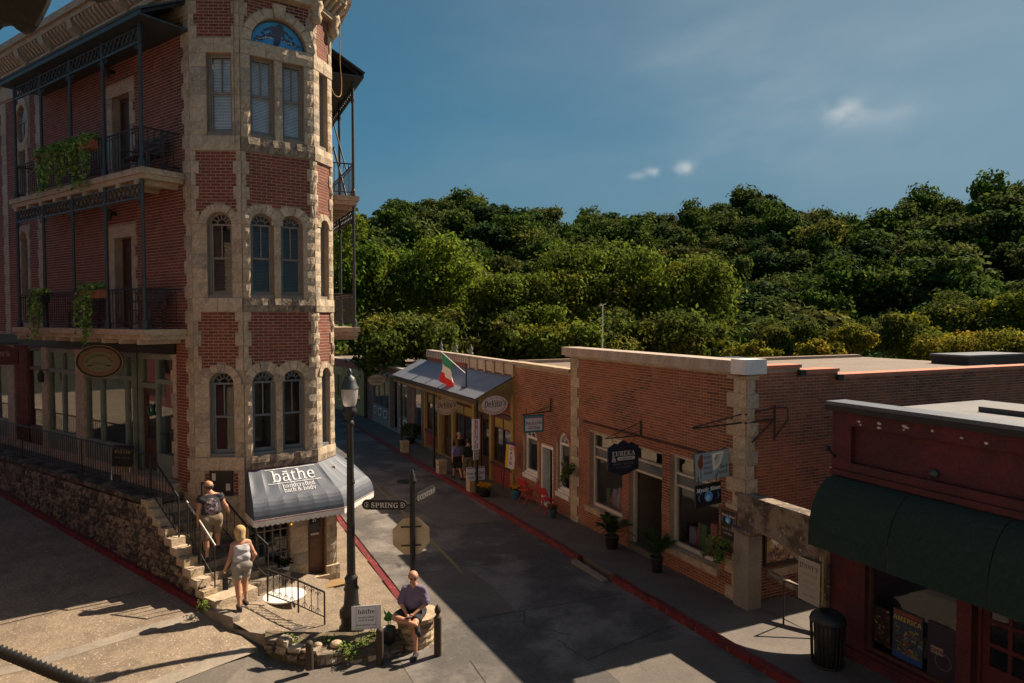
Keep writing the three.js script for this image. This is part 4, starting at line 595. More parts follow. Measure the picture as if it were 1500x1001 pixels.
for (const [F, s0, s1, off] of [[FL, -7.4, 0.02, 1.06], [FD, 0.75, 5.3, 0.98]]) {
  const g = sub('canopy_roof', flatiron);
  part('roof_sheet', on(F, [poly([[0.02, 12.86], [off, 12.3], [off + 0.02, 12.34], [0.02, 12.9]], s1 - s0).rotateY(-Math.PI / 2).translate(s1, 0, 0)]), M.ironGreen, g);
  part('eave_board', on(F, [bx(s0, s1, 12.2, 12.31, off - 0.05, off - 0.015), bx(s0, s1, 12.2, 12.24, 0.03, off - 0.05)]), M.ironGreen, g);
  const raf = []; for (let s = s0 + 0.2; s < s1; s += 0.55) raf.push(poly([[0.03, 12.78], [off - 0.06, 12.24], [off - 0.06, 12.31], [0.03, 12.85]], 0.05).rotateY(-Math.PI / 2).translate(s, 0, 0)); part('rafter', on(F, raf), M.boxBlack, g);
}
// stair between the two right balconies
{ const g = []; for (let i = 0; i < 14; i++) g.push(bx(2.9 + i * 0.2, 3.1 + i * 0.2, 9.25 + i * 0.17, 9.29 + i * 0.17, 0.1, 0.6)); g.push(rod([1.2, 9.2, 0.6], [3.0, 10.9, 0.6], 0.03), rod([1.2, 9.9, 0.6], [3.0, 11.6, 0.6], 0.02)); part('stair_stringer', on(FD, g), M.iron, flatiron); }
part('cable', on(FD, [tube([[0.35, 13.4, 0.3], [0.5, 12.4, 0.32], [0.55, 11.9, 0.36], [0.42, 11.55, 0.3], [0.2, 11.5, 0.12], [0.1, 11.62, 0.03]], 0.012, 5, 30)]), M.straw, flatiron, 'loose pale cable hanging from the cornice');
part('cable', on(FA, [rod([wA - 0.1, 9.8, 0.07], [wA - 0.1, 13.2, 0.07], 0.008, 0.008, 5)]), M.straw, flatiron);

// ---------------------------------------------------------------- terrace, retaining wall and steps beside the flatiron
const roadL = (t) => 0.555 + 0.0688 * t;
{
  const wall = thing('retaining_wall', 'stained stone retaining wall with stepped coping under the terrace railing', 'wall');
  part('wall_core', [on(FL, [bx(-15, -0.75, 0.2, 2.14, 0.4, 0.78)])], M.wallStoneB, wall);
  const FW = fr(L(0, 0.84), [-DL[0], -DL[1]]);                       // the outer face; s = -t
  seed(41);
  // stone courses, broken up unevenly; the steps' side follows the fall of the stair
  const topAt = (s) => (s < -0.5 ? 2.14 : lerp(2.14, 0.62, clamp((s + 0.5) / 2.2)));
  let made = 0; const rest = [];
  for (let y = 0.05, row = 0; y < 2.15; row++) { const h = rr(0.15, 0.24), y1 = Math.min(y + h, 2.16);
    for (let s = -15 + rr(0, 0.2); s < 1.72;) { const w = rr(0.18, 0.42), s1 = Math.min(s + w, 1.72), yy = Math.min(y1, topAt((s + s1) / 2) - 0.02); if (y1 > roadL(-s) + 0.02 && yy - y > 0.05 && s1 - s > 0.06) { const g = rock(FW, s + 0.006, s1 - 0.006, y + 0.006, yy - 0.006, -0.12, 0.0, 0.028, 2, 2); if (s > -8.5 && made < 300) { made++; part('stone', g, rnd() < 0.55 ? M.wallStone : M.wallStoneB, wall); } else rest.push(g); } s = s1; }
    y = y1; }
  if (rest.length) part('stonework', rest, M.wallStone, wall).userData.kind = 'stuff';
  for (let s = -15; s < -0.6; s += 0.7) part('coping_stone', rock(FW, s + 0.004, Math.min(s + 0.7, -0.5) - 0.004, 2.14, 2.24, -0.34, 0.03, 0.02, 3, 1), M.wallStoneB, wall);
  // stepped boulders beside the flight
  for (let k = 0; k < 10; k++) { const s = -0.62 + k * 0.232, y = 2.16 - k * 0.162; part('coping_stone', rock(FW, s - 0.03, s + 0.27, y - 0.09, y + 0.07, -0.26, 0.035, 0.03, 3, 2), k % 3 ? M.stone : M.stoneB, wall); }
  part('flight_core', on(FL, poly([[-0.75, 0.1], [1.72, 0.1], [1.72, 0.52], [-0.5, 2.06], [-0.75, 2.1]], 0.2).translate(0, 0, 0.52)), M.wallStoneB, wall);
}
structure('terrace', [on(FL, bx(-15, -0.5, 2.08, 2.2, -0.1, 0.6))], M.walk);
{
  const st = thing('stone_steps', 'flight of worn stone steps climbing beside the turret to the terrace', 'steps');
  seed(43); const n = 10;
  for (let k = 0; k < n; k++) { const s0 = -0.55 + k * 0.235, y = 2.2 - (k + 1) * 0.157; const right = -0.02 - Math.max(0, s0 + 0.05) * 0.62; part('step', on(FL, at(new THREE.BoxGeometry(0.30, 0.3, 0.6 - right, 2, 1, 4), s0 + 0.15, y - 0.15, (0.6 + right) / 2)), rnd() < 0.5 ? M.stoneDark : M.stoneB, st); }
  part('step', rock(null, -0.2, 0.2, -0.25, 0.0, -0.45, 0.45, 0.0, 2, 2).applyMatrix4(FL.clone().multiply(new THREE.Matrix4().makeTranslation(1.93, 0.66, 0.4))), M.stone, st, 'long pale block forming the bottom step');
  part('step_bed', on(FL, poly([[-0.55, 0], [1.9, 0], [1.9, 0.35], [-0.3, 1.85], [-0.55, 1.9]], 1.1).translate(0, 0, -0.55)), M.stoneDark, st);
}
// iron railings: terrace and stair
function ironFence(name, label, F, pts, o = {}) {               // pts: [s, y (ground), z] corner points; one run between each pair
  const g = thing(name, label, 'railing'), h = o.h || 0.92, rm = o.rail || M.iron;
  for (let i = 0; i + 1 < pts.length; i++) { const a = pts[i], b = pts[i + 1], l = Math.hypot(b[0] - a[0], b[2] - a[2]), n = Math.max(2, Math.round(l / (o.gap || 0.12))), up = (p, d) => [p[0], p[1] + d, p[2]];
    part('handrail', on(F, [rod(up(a, h), up(b, h), 0.02), ]), rm, g); part('bottom_rail', on(F, rod(up(a, 0.12), up(b, 0.12), 0.012)), M.iron, g);
    for (let k = 0; k <= n; k++) { const q = [0, 1, 2].map((j) => lerp(a[j], b[j], k / n)), post = k === 0 || (k === n); if (post && k === n && i + 2 < pts.length) continue; part(post ? 'post' : 'baluster', on(F, rod([q[0], q[1] - (post ? 0.03 : -0.12), q[2]], up(q, h), post ? 0.018 : 0.008, post ? 0.018 : 0.008, 5)), M.iron, g);
      if (o.scroll && k > 0 && k < n) { part('scroll', on(F, [tube([up([q[0] - 0.05, q[1], q[2]], h - 0.1), up([q[0] - 0.045, q[1], q[2]], h - 0.06), up([q[0] - 0.02, q[1], q[2]], h - 0.07), up(q, h - 0.14)], 0.007, 4, 8), tube([up([q[0] + 0.05, q[1], q[2]], h - 0.1), up([q[0] + 0.045, q[1], q[2]], h - 0.06), up([q[0] + 0.02, q[1], q[2]], h - 0.07), up(q, h - 0.14)], 0.007, 4, 8), tube([up([q[0] - 0.05, q[1], q[2]], 0.16), up([q[0] - 0.035, q[1], q[2]], 0.2), up(q, 0.24), up([q[0] + 0.035, q[1], q[2]], 0.2), up([q[0] + 0.05, q[1], q[2]], 0.16)], 0.007, 4, 10)]), M.iron, g); } } }
  return g;
}
ironFence('terrace_railing', 'long black iron railing along the terrace above the retaining wall', FL, [[-14.5, 2.24, 0.72], [-11, 2.24, 0.72], [-7.4, 2.24, 0.72], [-3.8, 2.24, 0.72], [-0.55, 2.24, 0.72]]);
ironFence('stair_railing', 'black iron stair railing beside the stepped coping', FL, [[-0.55, 2.24, 0.70], [0.55, 1.5, 0.70]]);
{
  const hr = (s0, y0, s1, y1, label) => { const g = thing('steel_handrail', label, 'handrail'); part('handrail', on(FL, rod([s0, y0, 0.62], [s1, y1, 0.62], 0.019, 0.019, 10)), M.rail, g); for (const [s, y] of [[s0 + 0.03, y0 - 0.02], [s1 - 0.03, y1 + 0.02]]) part('post', on(FL, rod([s, 2.1 - (s + 0.55) * 0.66 - 0.06, 0.62], [s, y, 0.62], 0.015)), M.iron, g); part('bottom_rail', on(FL, rod([s0 + 0.03, y0 - 0.68, 0.62], [s1 - 0.03, y1 - 0.68, 0.62], 0.011)), M.iron, g); for (const k of [0.35, 0.65]) part('baluster', on(FL, rod([lerp(s0, s1, k), lerp(y0, y1, k) - 0.68, 0.62], [lerp(s0, s1, k), lerp(y0, y1, k), 0.62], 0.009)), M.iron, g); };
  hr(0.72, 2.34, 1.04, 2.12, 'short bright steel handrail higher up the stone steps'); hr(1.18, 2.02, 1.74, 1.62, 'short bright steel handrail at the foot of the stone steps');
}
{ const g = thing('wall_handrail', 'black iron handrail on the turret side of the stone steps', 'handrail'); const a = [0.3, 2.55, 0.05], b = [0.62, 2.35, -0.12], c = [1.35, 1.75, -0.3], d = [1.95, 1.38, -0.42]; part('handrail', on(FL, tube([a, b, c, d], 0.024, 7, 20)), M.iron, g); for (const [p, h] of [[a, 0.85], [b, 0.82], [c, 0.85], [d, 0.85]]) part('post', on(FL, rod([p[0], p[1] - h, p[2]], p, 0.016)), M.iron, g); part('bottom_rail', on(FL, tube([a, b, c, d].map(([x, y, z]) => [x, y - 0.68, z]), 0.012, 5, 20)), M.iron, g); for (let k = 1; k < 8; k++) { const s = lerp(0.35, 1.9, k / 8), y = lerp(2.5, 1.42, k / 8), z = lerp(0.03, -0.41, k / 8); part('baluster', on(FL, rod([s, y - 0.68, z], [s, y, z], 0.008)), M.iron, g); } }
// guard rail between the landing and the shop's little forecourt
{ const p0 = [-4.92, -13.55], p1 = [-3.72, -13.35], l = Math.hypot(p1[0] - p0[0], p1[1] - p0[1]); ironFence('guard_railing', 'low black iron guard railing with scrolls in front of the shop window', fr(p0, [(p1[0] - p0[0]) / l, (p1[1] - p0[1]) / l]), [[0, 0.42, 0], [0.66, 0.24, 0], [l, 0.04, 0]], { h: 0.62, gap: 0.13, scroll: true }); }
{ const g = thing('white_table', 'small white oval table top lying behind the guard railing', 'table', [-4.72, 0.1, -13.95]); part('table_top', at(lathe([[0, 0], [0.42, 0], [0.44, 0.02], [0.42, 0.045], [0, 0.045]], 24).scale(1, 1, 0.65), 0, 0.22, 0, 0.5, 0.16), M.white, g); for (const [x, z] of [[-0.25, -0.12], [0.25, -0.12], [-0.2, 0.15], [0.22, 0.15]]) part('leg', rod([x, -0.05, z], [x * 0.9, 0.23, z], 0.018), M.white, g); }
{ const g = thing('white_bench', 'white wooden bench against the shop window', 'bench'); const F = fr(L(-1.5, -0.95), EF); part('seat', on(FG, bx(0.05, 0.85, 0.52, 0.56, 0.05, 0.32)), M.white, g); for (const s of [0.1, 0.8]) for (const z of [0.08, 0.28]) part('leg', on(FG, bx(s - 0.03, s + 0.03, 0.05, 0.52, z - 0.02, z + 0.02)), M.white, g); part('apron', on(FG, bx(0.08, 0.82, 0.44, 0.518, 0.27, 0.3)), M.white, g);
  seed(51); const pl = thing('garland', 'dark leafy garland with berries along the white bench', 'plant'); const dg = (i) => { const k = rr(0.6, 1.3); return rnd() < 0.06 ? [0.4, 0.1, 0.12] : [0.03 * k, 0.05 * k, 0.02 * k]; }; const gg = leaves(700, (c, n) => { c.set(rr(0.0, 0.95), 0.58 + rr(0, 0.12), rr(0.1, 0.34)).applyMatrix4(FG); n.set(0, 1, 0); }, 0.03, dg); add('foliage', gg, M.leafSolid, pl); }
{ const g = thing('door_mat', 'brown coir door mat in front of the shop door', 'mat'); const c = [PB[0] + EF[0] * 1.75 + 0.5664 * 0.42, PB[1] + EF[1] * 1.75 + 0.8241 * 0.42]; part('mat', at(new THREE.BoxGeometry(0.62, 0.02, 0.38), c[0], walkTop(c[0], c[1]) + 0.014, c[1], 0.62), M.straw, g); }
{ const g = thing('drain_grate', 'small dark iron drain grate in the pavement beside the lamp post', 'grate', [-3.36, walkTop(-3.36, -13.75) + 0.008, -13.75], 0.25); part('grate_frame', poly(rectPts(-0.14, 0.14, -0.1, 0.1), 0.012, [rectPts(-0.12, 0.12, -0.08, 0.08).reverse()]).rotateX(-Math.PI / 2), M.iron, g); for (let i = 0; i < 6; i++) part('grate_bar', bx(-0.12, 0.12, 0, 0.009, -0.07 + i * 0.028 - 0.008, -0.07 + i * 0.028 + 0.008), M.iron, g); }

// the shop awning: hipped fabric with a white scalloped valance
{
  const aw = thing('shop_awning', 'charcoal fabric awning lettered bāthe with a white scalloped valance', 'awning');
  const yT = 2.76, yE = 1.98, yV = 1.84, yB = 1.70, o1 = 0.62, o2 = 0.86;
  const pt = (P, e, s, o) => [P[0] + e[0] * s - e[1] * o, P[1] + e[1] * s + e[0] * o];
  const EFA = EF, Q = S(toU(...PD) + 1.25, toV(...PD));
  // stations along the awning: [inner point, middle (knee) point, outer point]
  const bis = (e1, e2) => { const a = [-e1[1] - e2[1], e1[0] + e2[0]], l = Math.hypot(...a), k = 1 / ((a[0] / l) * -e1[1] + (a[1] / l) * e1[0]); return [a[0] / l * k, a[1] / l * k]; };
  const off = (P, b, o) => [P[0] + b[0] * o, P[1] + b[1] * o];
  const b0 = bis([0.62, 0.55], EF), bC = bis(EF, ER), bD = bis(ER, DS), bQ = [NS[0], NS[1]];
  const I = [[PB[0] + 0.03, PB[1] + 0.03], pt(PB, EF, 0.05, 0.03), pt(PC, EF, 0, 0.03), [PD[0] + 0.03, PD[1]], [Q[0] + 0.03, Q[1]]];
  const dirs = [[-0.02, 0.06], [-EF[1] - 0.12, EF[0]], bC, bD, bQ], reach = [[0.03, 0.05], [o1, o2], [o1, o2], [o1, o2], [o1, o2]];
  const K = I.map((p, i) => off(p, dirs[i], reach[i][0])), O = I.map((p, i) => off(p, dirs[i], reach[i][1]));
  seed(61);
  const strip = (A, B, yA, yBf, n, m, sag) => { const g = []; for (let i = 0; i + 1 < A.length; i++) { if (i === 0) continue; const ga = sheet(n, m, (a, b) => { const x = lerp(lerp(A[i][0], A[i + 1][0], a), lerp(B[i][0], B[i + 1][0], a), b), z = lerp(lerp(A[i][1], A[i + 1][1], a), lerp(B[i][1], B[i + 1][1], a), b); return [x, lerp(yA, yBf, b) + sag(a, b, i), z]; }); g.push(ga); } return g; };
  const sag = (a, b, i) => -0.022 * Math.sin(Math.PI * b) * Math.abs(Math.sin(Math.PI * a * [0, 6, 3, 3, 3][i])) - 0.006 * Math.sin(a * 40) * b * (1 - b) * 4;
  const slope = strip(I, K, yT, 2.28, 48, 10, sag);
  slope.forEach((g, i) => part('fabric_panel', g, M.awning, aw));
  const knee = []; for (let i = 1; i + 1 < I.length; i++) knee.push(sheet(36, 6, (a, b) => { const t = Math.sin(b * Math.PI / 2), d = 1 - Math.cos(b * Math.PI / 2); const x = lerp(lerp(K[i][0], K[i + 1][0], a), lerp(O[i][0], O[i + 1][0], a), t), z = lerp(lerp(K[i][1], K[i + 1][1], a), lerp(O[i][1], O[i + 1][1], a), t); return [x, lerp(2.28, yV, d * 0.7 + b * 0.3) - 0.012 * Math.abs(Math.sin(Math.PI * a * [0, 6, 3, 4][i])) * Math.sin(Math.PI * b), z]; }));
  knee.forEach((g, i) => part('fabric_panel', g, M.awning, aw));
  // left end panel
  const tri = (pts) => { const g = new THREE.BufferGeometry(); g.setAttribute('position', new THREE.Float32BufferAttribute(pts.flat(), 3)); g.computeVertexNormals(); return g; };
  const W0 = [PB[0] + 0.0, PB[1] + 0.04], p = (q, y) => [q[0], y, q[1]];
  part('end_panel', [tri([p(I[1], yT), p(W0, yV), p(K[1], 2.28)]), tri([p(W0, yV), p(O[1], yV), p(K[1], 2.28)]), tri([p(I[1], yT), p(W0, yT - 0.02), p(W0, yV)])], M.awning, aw);
  const E4 = [p(I[4], yT), p(I[4], yV), p(K[4], 2.28)]; part('end_panel', [tri(E4), tri([p(I[4], yV), p(O[4], yV), p(K[4], 2.28)])], M.awning, aw);
  // scalloped valance
  const rim = [W0, O[1], O[2], O[3], O[4]];
  for (let i = 0; i + 1 < rim.length; i++) { const a = rim[i], b = rim[i + 1], l = Math.hypot(b[0] - a[0], b[1] - a[1]), n = Math.max(3, Math.round(l / 0.11)), F = fr(a, [(b[0] - a[0]) / l, (b[1] - a[1]) / l]), e = [[0, yV + 0.01]]; for (let k = n; k > 0; k--) { } const pts = [[0, yV + 0.012], [0, yB + 0.03]]; for (let k = 0; k < n; k++) for (let j = 1; j <= 6; j++) pts.push([l * (k + j / 6) / n, yB + 0.03 - 0.03 * Math.sin(Math.PI * j / 6)]); pts.push([l, yV + 0.012]); part('valance', on(F, poly(pts, 0.006)), M.whiteCloth, aw); }
  const lining = strip(I, O, yT - 0.05, yV + 0.02, 6, 2, () => 0); 
  part('frame_bar', [rod(p(O[1], yV), p(O[2], yV), 0.012), rod(p(O[2], yV), p(O[3], yV), 0.012), rod(p(O[3], yV), p(O[4], yV), 0.012), rod(p(I[1], yT), p(I[2], yT), 0.018), rod(p(I[2], yT), p(I[3], yT), 0.018), rod(p(O[2], yV), p([PC[0], PC[1]], yV + 0.1), 0.012)], M.redPaint, aw);
  // lettering printed on the front slope
  const dm = printMat(1024, 512, (x, w, h) => { x.clearRect(0, 0, w, h); x.strokeStyle = '#d8d8dc'; x.lineWidth = 11; x.beginPath(); x.moveTo(20, 26); x.lineTo(1004, 26); x.moveTo(20, 312); x.lineTo(1004, 312); x.stroke(); ctext(x, 'bāthe', 512, 176, '300px serif', '#dcdce0'); ctext(x, 'handcrafted', 560, 374, '102px serif', '#dcdce0'); ctext(x, 'bath & body', 560, 462, '102px serif', '#dcdce0'); }, { transparent: true, alphaTest: 0.35, roughness: 0.7 });
  const n = 24, g = sheet(n, 10, (a, b) => { const q = lerp(0.22, 0.93, a), r = lerp(0.03, 0.97, b), x = lerp(lerp(I[1][0], I[2][0], q), lerp(K[1][0], K[2][0], q), r), z = lerp(lerp(I[1][1], I[2][1], q), lerp(K[1][1], K[2][1], q), r); return [x - EF[1] * 0.006, lerp(yT, 2.28, r) + sag(q, r, 1) + 0.007, z + EF[0] * 0.006]; });
  // uv from the sheet's own grid
  const P = g.attributes.position.array, uv = []; const A0 = V(I[1][0], yT, I[1][1]), ax = V(I[2][0] - I[1][0], 0, I[2][1] - I[1][1]), al = ax.length(); ax.normalize();
  for (let i = 0; i < P.length; i += 3) { const d = V(P[i], P[i + 1], P[i + 2]).sub(A0), r = clamp((yT - P[i + 1]) / (yT - 2.28)); const s = d.dot(ax) / al; uv.push((s - 0.2) / 0.80, 1 - clamp((r - 0.03) / 0.94)); }
  g.setAttribute('uv', new THREE.Float32BufferAttribute(uv, 2)); add('lettering', g, dm, aw);
}
// ---------------------------------------------------------------- things on the corner
{ // street lamp
  const g = thing('street_lamp', 'tall black iron street lamp with a white glass acorn globe', 'street lamp', [-3.12, walkTop(-3.12, -13.07), -13.07]);
  part('base', lathe([[0, 0], [0.24, 0], [0.24, 0.1], [0.2, 0.14], [0.2, 0.3], [0.23, 0.34], [0.23, 0.42], [0.15, 0.52], [0.13, 0.8], [0.15, 0.84], [0.12, 0.9], [0.12, 1.02], [0.13, 1.05], [0.085, 1.12]], 16), M.iron, g);
  part('pole', lathe([[0.085, 1.1], [0.075, 2.5], [0.062, 4.0], [0.085, 4.03], [0.085, 4.08], [0.06, 4.12]], 12), M.iron, g);
  part('collar', lathe([[0.055, 4.1], [0.07, 4.18], [0.13, 4.26], [0.14, 4.32], [0.11, 4.36], [0.12, 4.4]], 14), M.iron, g);
  part('globe', lathe([[0.09, 4.38], [0.125, 4.44], [0.15, 4.56], [0.16, 4.68], [0.155, 4.74]], 20), M.lampGlass, g);
  part('cap', lathe([[0.172, 4.73], [0.172, 4.75], [0.135, 4.82], [0.12, 4.88], [0.1, 4.95], [0.05, 4.98], [0.04, 5.02], [0.055, 5.05], [0.03, 5.1], [0.0, 5.13]], 20), M.ironGreen, g);
  part('ladder_arm', [rod([0.05, 2.95, 0.03], [0.09, 2.9, 0.05], 0.012), rod([0.09, 2.9, 0.05], [0.085, 2.98, 0.05], 0.01)], M.iron, g);
}
{ // street sign post
  const X = -1.95, Z = -13.25, y0 = walkTop(X, Z), g = thing('sign_post', 'fluted black sign post with street name blades and a stop sign seen from behind', 'sign post', [X, y0, Z]);
  part('base', lathe([[0, 0], [0.17, 0], [0.17, 0.1], [0.1, 0.22], [0.08, 0.5], [0.09, 0.52], [0.09, 0.58], [0.055, 0.6]], 12), M.iron, g);
  const fl = []; for (let i = 0; i < 10; i++) { const a = 2 * Math.PI * i / 10; fl.push(rod([0.042 * Math.cos(a), 0.58, 0.042 * Math.sin(a)], [0.042 * Math.cos(a), 2.75, 0.042 * Math.sin(a)], 0.012, 0.012, 5)); } part('pole', [rod([0, 0.58, 0], [0, 2.75, 0], 0.044, 0.044, 12), ...fl], M.iron, g);
  part('finial', lathe([[0.05, 2.75], [0.065, 2.78], [0.05, 2.82], [0.085, 2.87], [0.085, 2.92], [0.05, 2.97], [0.065, 3.0], [0.03, 3.04], [0.035, 3.08], [0.0, 3.13]], 12), M.iron, g);
  const blade = (w, word, turn, y, ink = '#c9c6c0') => { const b = sub('street_name_sign', g); const sh = []; for (let i = 0; i <= 10; i++) { const a = Math.PI / 2 + Math.PI * i / 10; sh.push([-w + 0.1 + 0.1 * Math.cos(a), 0.1 * Math.sin(a)]); } for (let i = 0; i <= 10; i++) { const a = -Math.PI / 2 + Math.PI * i / 10; sh.push([-0.1 + 0.1 * Math.cos(a), 0.1 * Math.sin(a)]); } part('blade', at(poly(sh, 0.02), 0, y, -0.01, turn).translate(0, 0, 0), M.boxBlack, b); part('arm', at(bx(-0.1, 0.02, -0.02, 0.02, -0.012, 0.012).translate(0.04, 0, 0), 0, y, 0, turn), M.iron, b);
    const pm = printMat(768, 160, (x, W_, H_) => { x.clearRect(0, 0, W_, H_); ctext(x, word, W_ / 2, H_ / 2 + 6, 'bold 128px serif', ink); x.font = 'bold 100px serif'; x.lineWidth = 9; x.strokeStyle = ink; for (const [cx, d] of [[62, 1], [W_ - 62, -1]]) { x.beginPath(); x.arc(cx, 80, 44, d > 0 ? 0.9 : Math.PI + 0.9, d > 0 ? 5.4 : Math.PI + 5.4); x.stroke(); x.beginPath(); x.arc(cx + 8 * d, 60, 18, 0, 5); x.stroke(); x.beginPath(); x.arc(cx + 8 * d, 102, 18, 1, 6); x.stroke(); } }, { transparent: true, alphaTest: 0.4 });
    for (const s of [1, -1]) plate('lettering', w - 0.06, 0.17, pm, b, new THREE.Matrix4().makeRotationY(turn).premultiply(new THREE.Matrix4().makeTranslation(0, y, 0)).multiply(new THREE.Matrix4().makeTranslation(-w / 2, 0, 0.0125 * s)).multiply(new THREE.Matrix4().makeRotationY(s > 0 ? 0 : Math.PI))); return b; };
  const b1 = blade(0.9, 'SPRING', -0.05, 2.42); b1.position.set(-0.1, 0, 0);
  const b2 = blade(0.85, 'CENTER', Math.PI + 1.22, 2.52, '#7d7a74'); b2.position.set(0.06, 0, -0.06);
  const s = sub('stop_sign', g); s.userData.label = 'bare metal back of an octagonal stop sign'; const oc = []; for (let i = 0; i < 8; i++) { const a = Math.PI / 8 + Math.PI * i / 4; oc.push([0.39 * Math.cos(a), 0.39 * Math.sin(a)]); } part('sign_plate', at(poly(oc, 0.004), -0.04, 1.78, -0.075, 0.12, 0, 0.03), M.alum, s); part('sign_face', at(poly(oc.map(([x, y]) => [x * 0.995, y * 0.995]), 0.002), -0.04, 1.78, -0.079, 0.12, 0, 0.03), M.redPaint, s);
  for (const y of [1.97, 1.6]) part('bracket', at(bx(-0.2, 0.2, -0.012, 0.012, -0.005, 0.012), -0.04, y, -0.062, 0.12), M.iron, s);
}
// low stone planter wall, stone seat and bed
seed(71);
{
  const P0 = [[-4.47, -12.1], [-4.0, -11.93], [-3.45, -11.86], [-2.9, -11.98], [-2.4, -12.14], [-2.02, -12.35]], g = thing('planter_wall', 'low wall of rough field stones edging the corner planting bed', 'wall');
  for (let i = 0; i + 1 < P0.length; i++) { const a = P0[i], b = P0[i + 1], l = Math.hypot(b[0] - a[0], b[1] - a[1]), F = fr(a, [(b[0] - a[0]) / l, (b[1] - a[1]) / l]), y0 = roadY(...a) - 0.06, hh = [0.2, 0.17, 0.13, 0.1, 0.13][i];
    for (let r = 0, y = y0; r < 3; r++) { const h = hh / 2 * rr(0.85, 1.15) + (r ? 0 : 0.06); if (y - y0 > hh) break; for (let s = 0; s < l - 0.02;) { const w = Math.min(rr(0.09, 0.32), l - s); part('stone', rock(F, s + 0.006, s + w - 0.006, y + 0.005, y + h - 0.005 + rr(-0.045, 0.03), -0.2 + rr(-0.04, 0.04), rr(-0.05, 0.02), 0.045, 2, 2), rnd() < 0.3 ? M.stoneC : rnd() < 0.5 ? M.wallStone : M.stoneDark, g); s += w; } y += h; } }
  for (const [x, z, r] of [[-4.05, -12.12, 0.09], [-3.2, -12.2, 0.1], [-3.5, -12.1, 0.07]]) { const q = new THREE.IcosahedronGeometry(r, 1).toNonIndexed(); part('stone', at(q.scale(1.2, 0.7, 1), x, roadY(x, z) + 0.22, z, r * 40), M.stoneB, g); }
  structure('planting_bed', sheet(10, 10, (a, b) => { const k = lerp(0, 5, a), i = Math.min(4, Math.floor(k)), t = k - i, p = [lerp(P0[i][0], P0[i + 1][0], t), lerp(P0[i][1], P0[i + 1][1], t)], q = [lerp(-4.55, -2.0, a), lerp(-12.4, -12.95, a)]; const x = lerp(p[0], q[0], b), z = lerp(p[1] - 0.05, q[1], b); return [x, lerp(roadY(x, z) + 0.12, roadY(x, z) + 0.2, b) + 0.03 * rnd(), z]; }, 0.4), M.earth);
  const w = thing('ground_weeds', 'small green weeds growing in the corner planting bed', 'weeds'); w.userData.kind = 'stuff'; const gg = leaves(900, (c, n) => { const k = [[-2.75, -12.35], [-2.6, -12.65], [-3.35, -12.35], [-3.0, -12.1], [-2.85, -11.95], [-4.0, -12.2], [-5.9, -12.85]][Math.floor(rnd() * 7)], a = rr(0, 6.3), q = rr(0, 0.16); c.set(k[0] + q * Math.cos(a), 0, k[1] + q * Math.sin(a)); c.y = roadY(c.x, c.z) + 0.14 + rr(0, 0.14); n.set(0, 1, 0); }, 0.025, () => { const k = rr(0.6, 1.3); return [0.10 * k, 0.15 * k, 0.03 * k]; }); add('foliage', gg, M.leafSolid, w);
  const seat = thing('rubble_pillar', 'round pillar of stacked stones with flat capping used as a seat', 'stone seat', [-1.83, roadY(-1.83, -12.85), -12.85]);
  for (let r = 0; r < 5; r++) { const n = 9; for (let i = 0; i < n; i++) { const a = (i + (r % 2) * 0.5) / n * 2 * Math.PI, F = new THREE.Matrix4().makeRotationY(a).multiply(new THREE.Matrix4().makeTranslation(0, 0, 0.33)); part('stone', rock(F, -0.125 * rr(0.9, 1), 0.125 * rr(0.9, 1), -0.05 + r * 0.111 + 0.004, -0.05 + (r + 1) * 0.111 - 0.004, -0.2, 0.0, 0.045, 2, 2), rnd() < 0.5 ? M.stoneB : M.stoneDark, seat); } }
  const cp = []; for (let i = 0; i < 14; i++) { const a = 2 * Math.PI * i / 14, q = 0.43 * rr(0.92, 1.06); cp.push([q * Math.cos(a), q * Math.sin(a) * 0.92]); } part('capping', poly(cp, 0.07).rotateX(-Math.PI / 2).translate(0, 0.5, 0), M.stoneB, seat);
}
{ // bollards
  const bol = (x, z, h, ball, label) => { const y = roadY(x, z), g = thing('bollard', label, 'bollard', [x, y, z], 0, 'iron bollards round the corner'); part('post', lathe(ball ? [[0, 0], [0.07, 0], [0.07, h - 0.02], [0.06, h]] : [[0, 0], [0.068, 0], [0.068, h - 0.06], [0.05, h - 0.015], [0, h]], 12), M.rust, g); if (ball) { part('neck', lathe([[0.062, h], [0.03, h + 0.03], [0.04, h + 0.06]], 12), M.rust, g); part('ball', lathe([[0.03, h + 0.05], [0.058, h + 0.09], [0.06, h + 0.14], [0.04, h + 0.19], [0.0, h + 0.23]], 12), M.rust, g); } };
  bol(-1.36, -12.3, 0.72, true, 'rusty iron bollard with an acorn finial beside the stone seat'); bol(-2.36, -11.98, 0.66, false, 'plain rounded iron bollard in front of the potted plant'); bol(-3.52, -11.66, 0.5, false, 'short plain iron bollard in front of the planter wall');
}
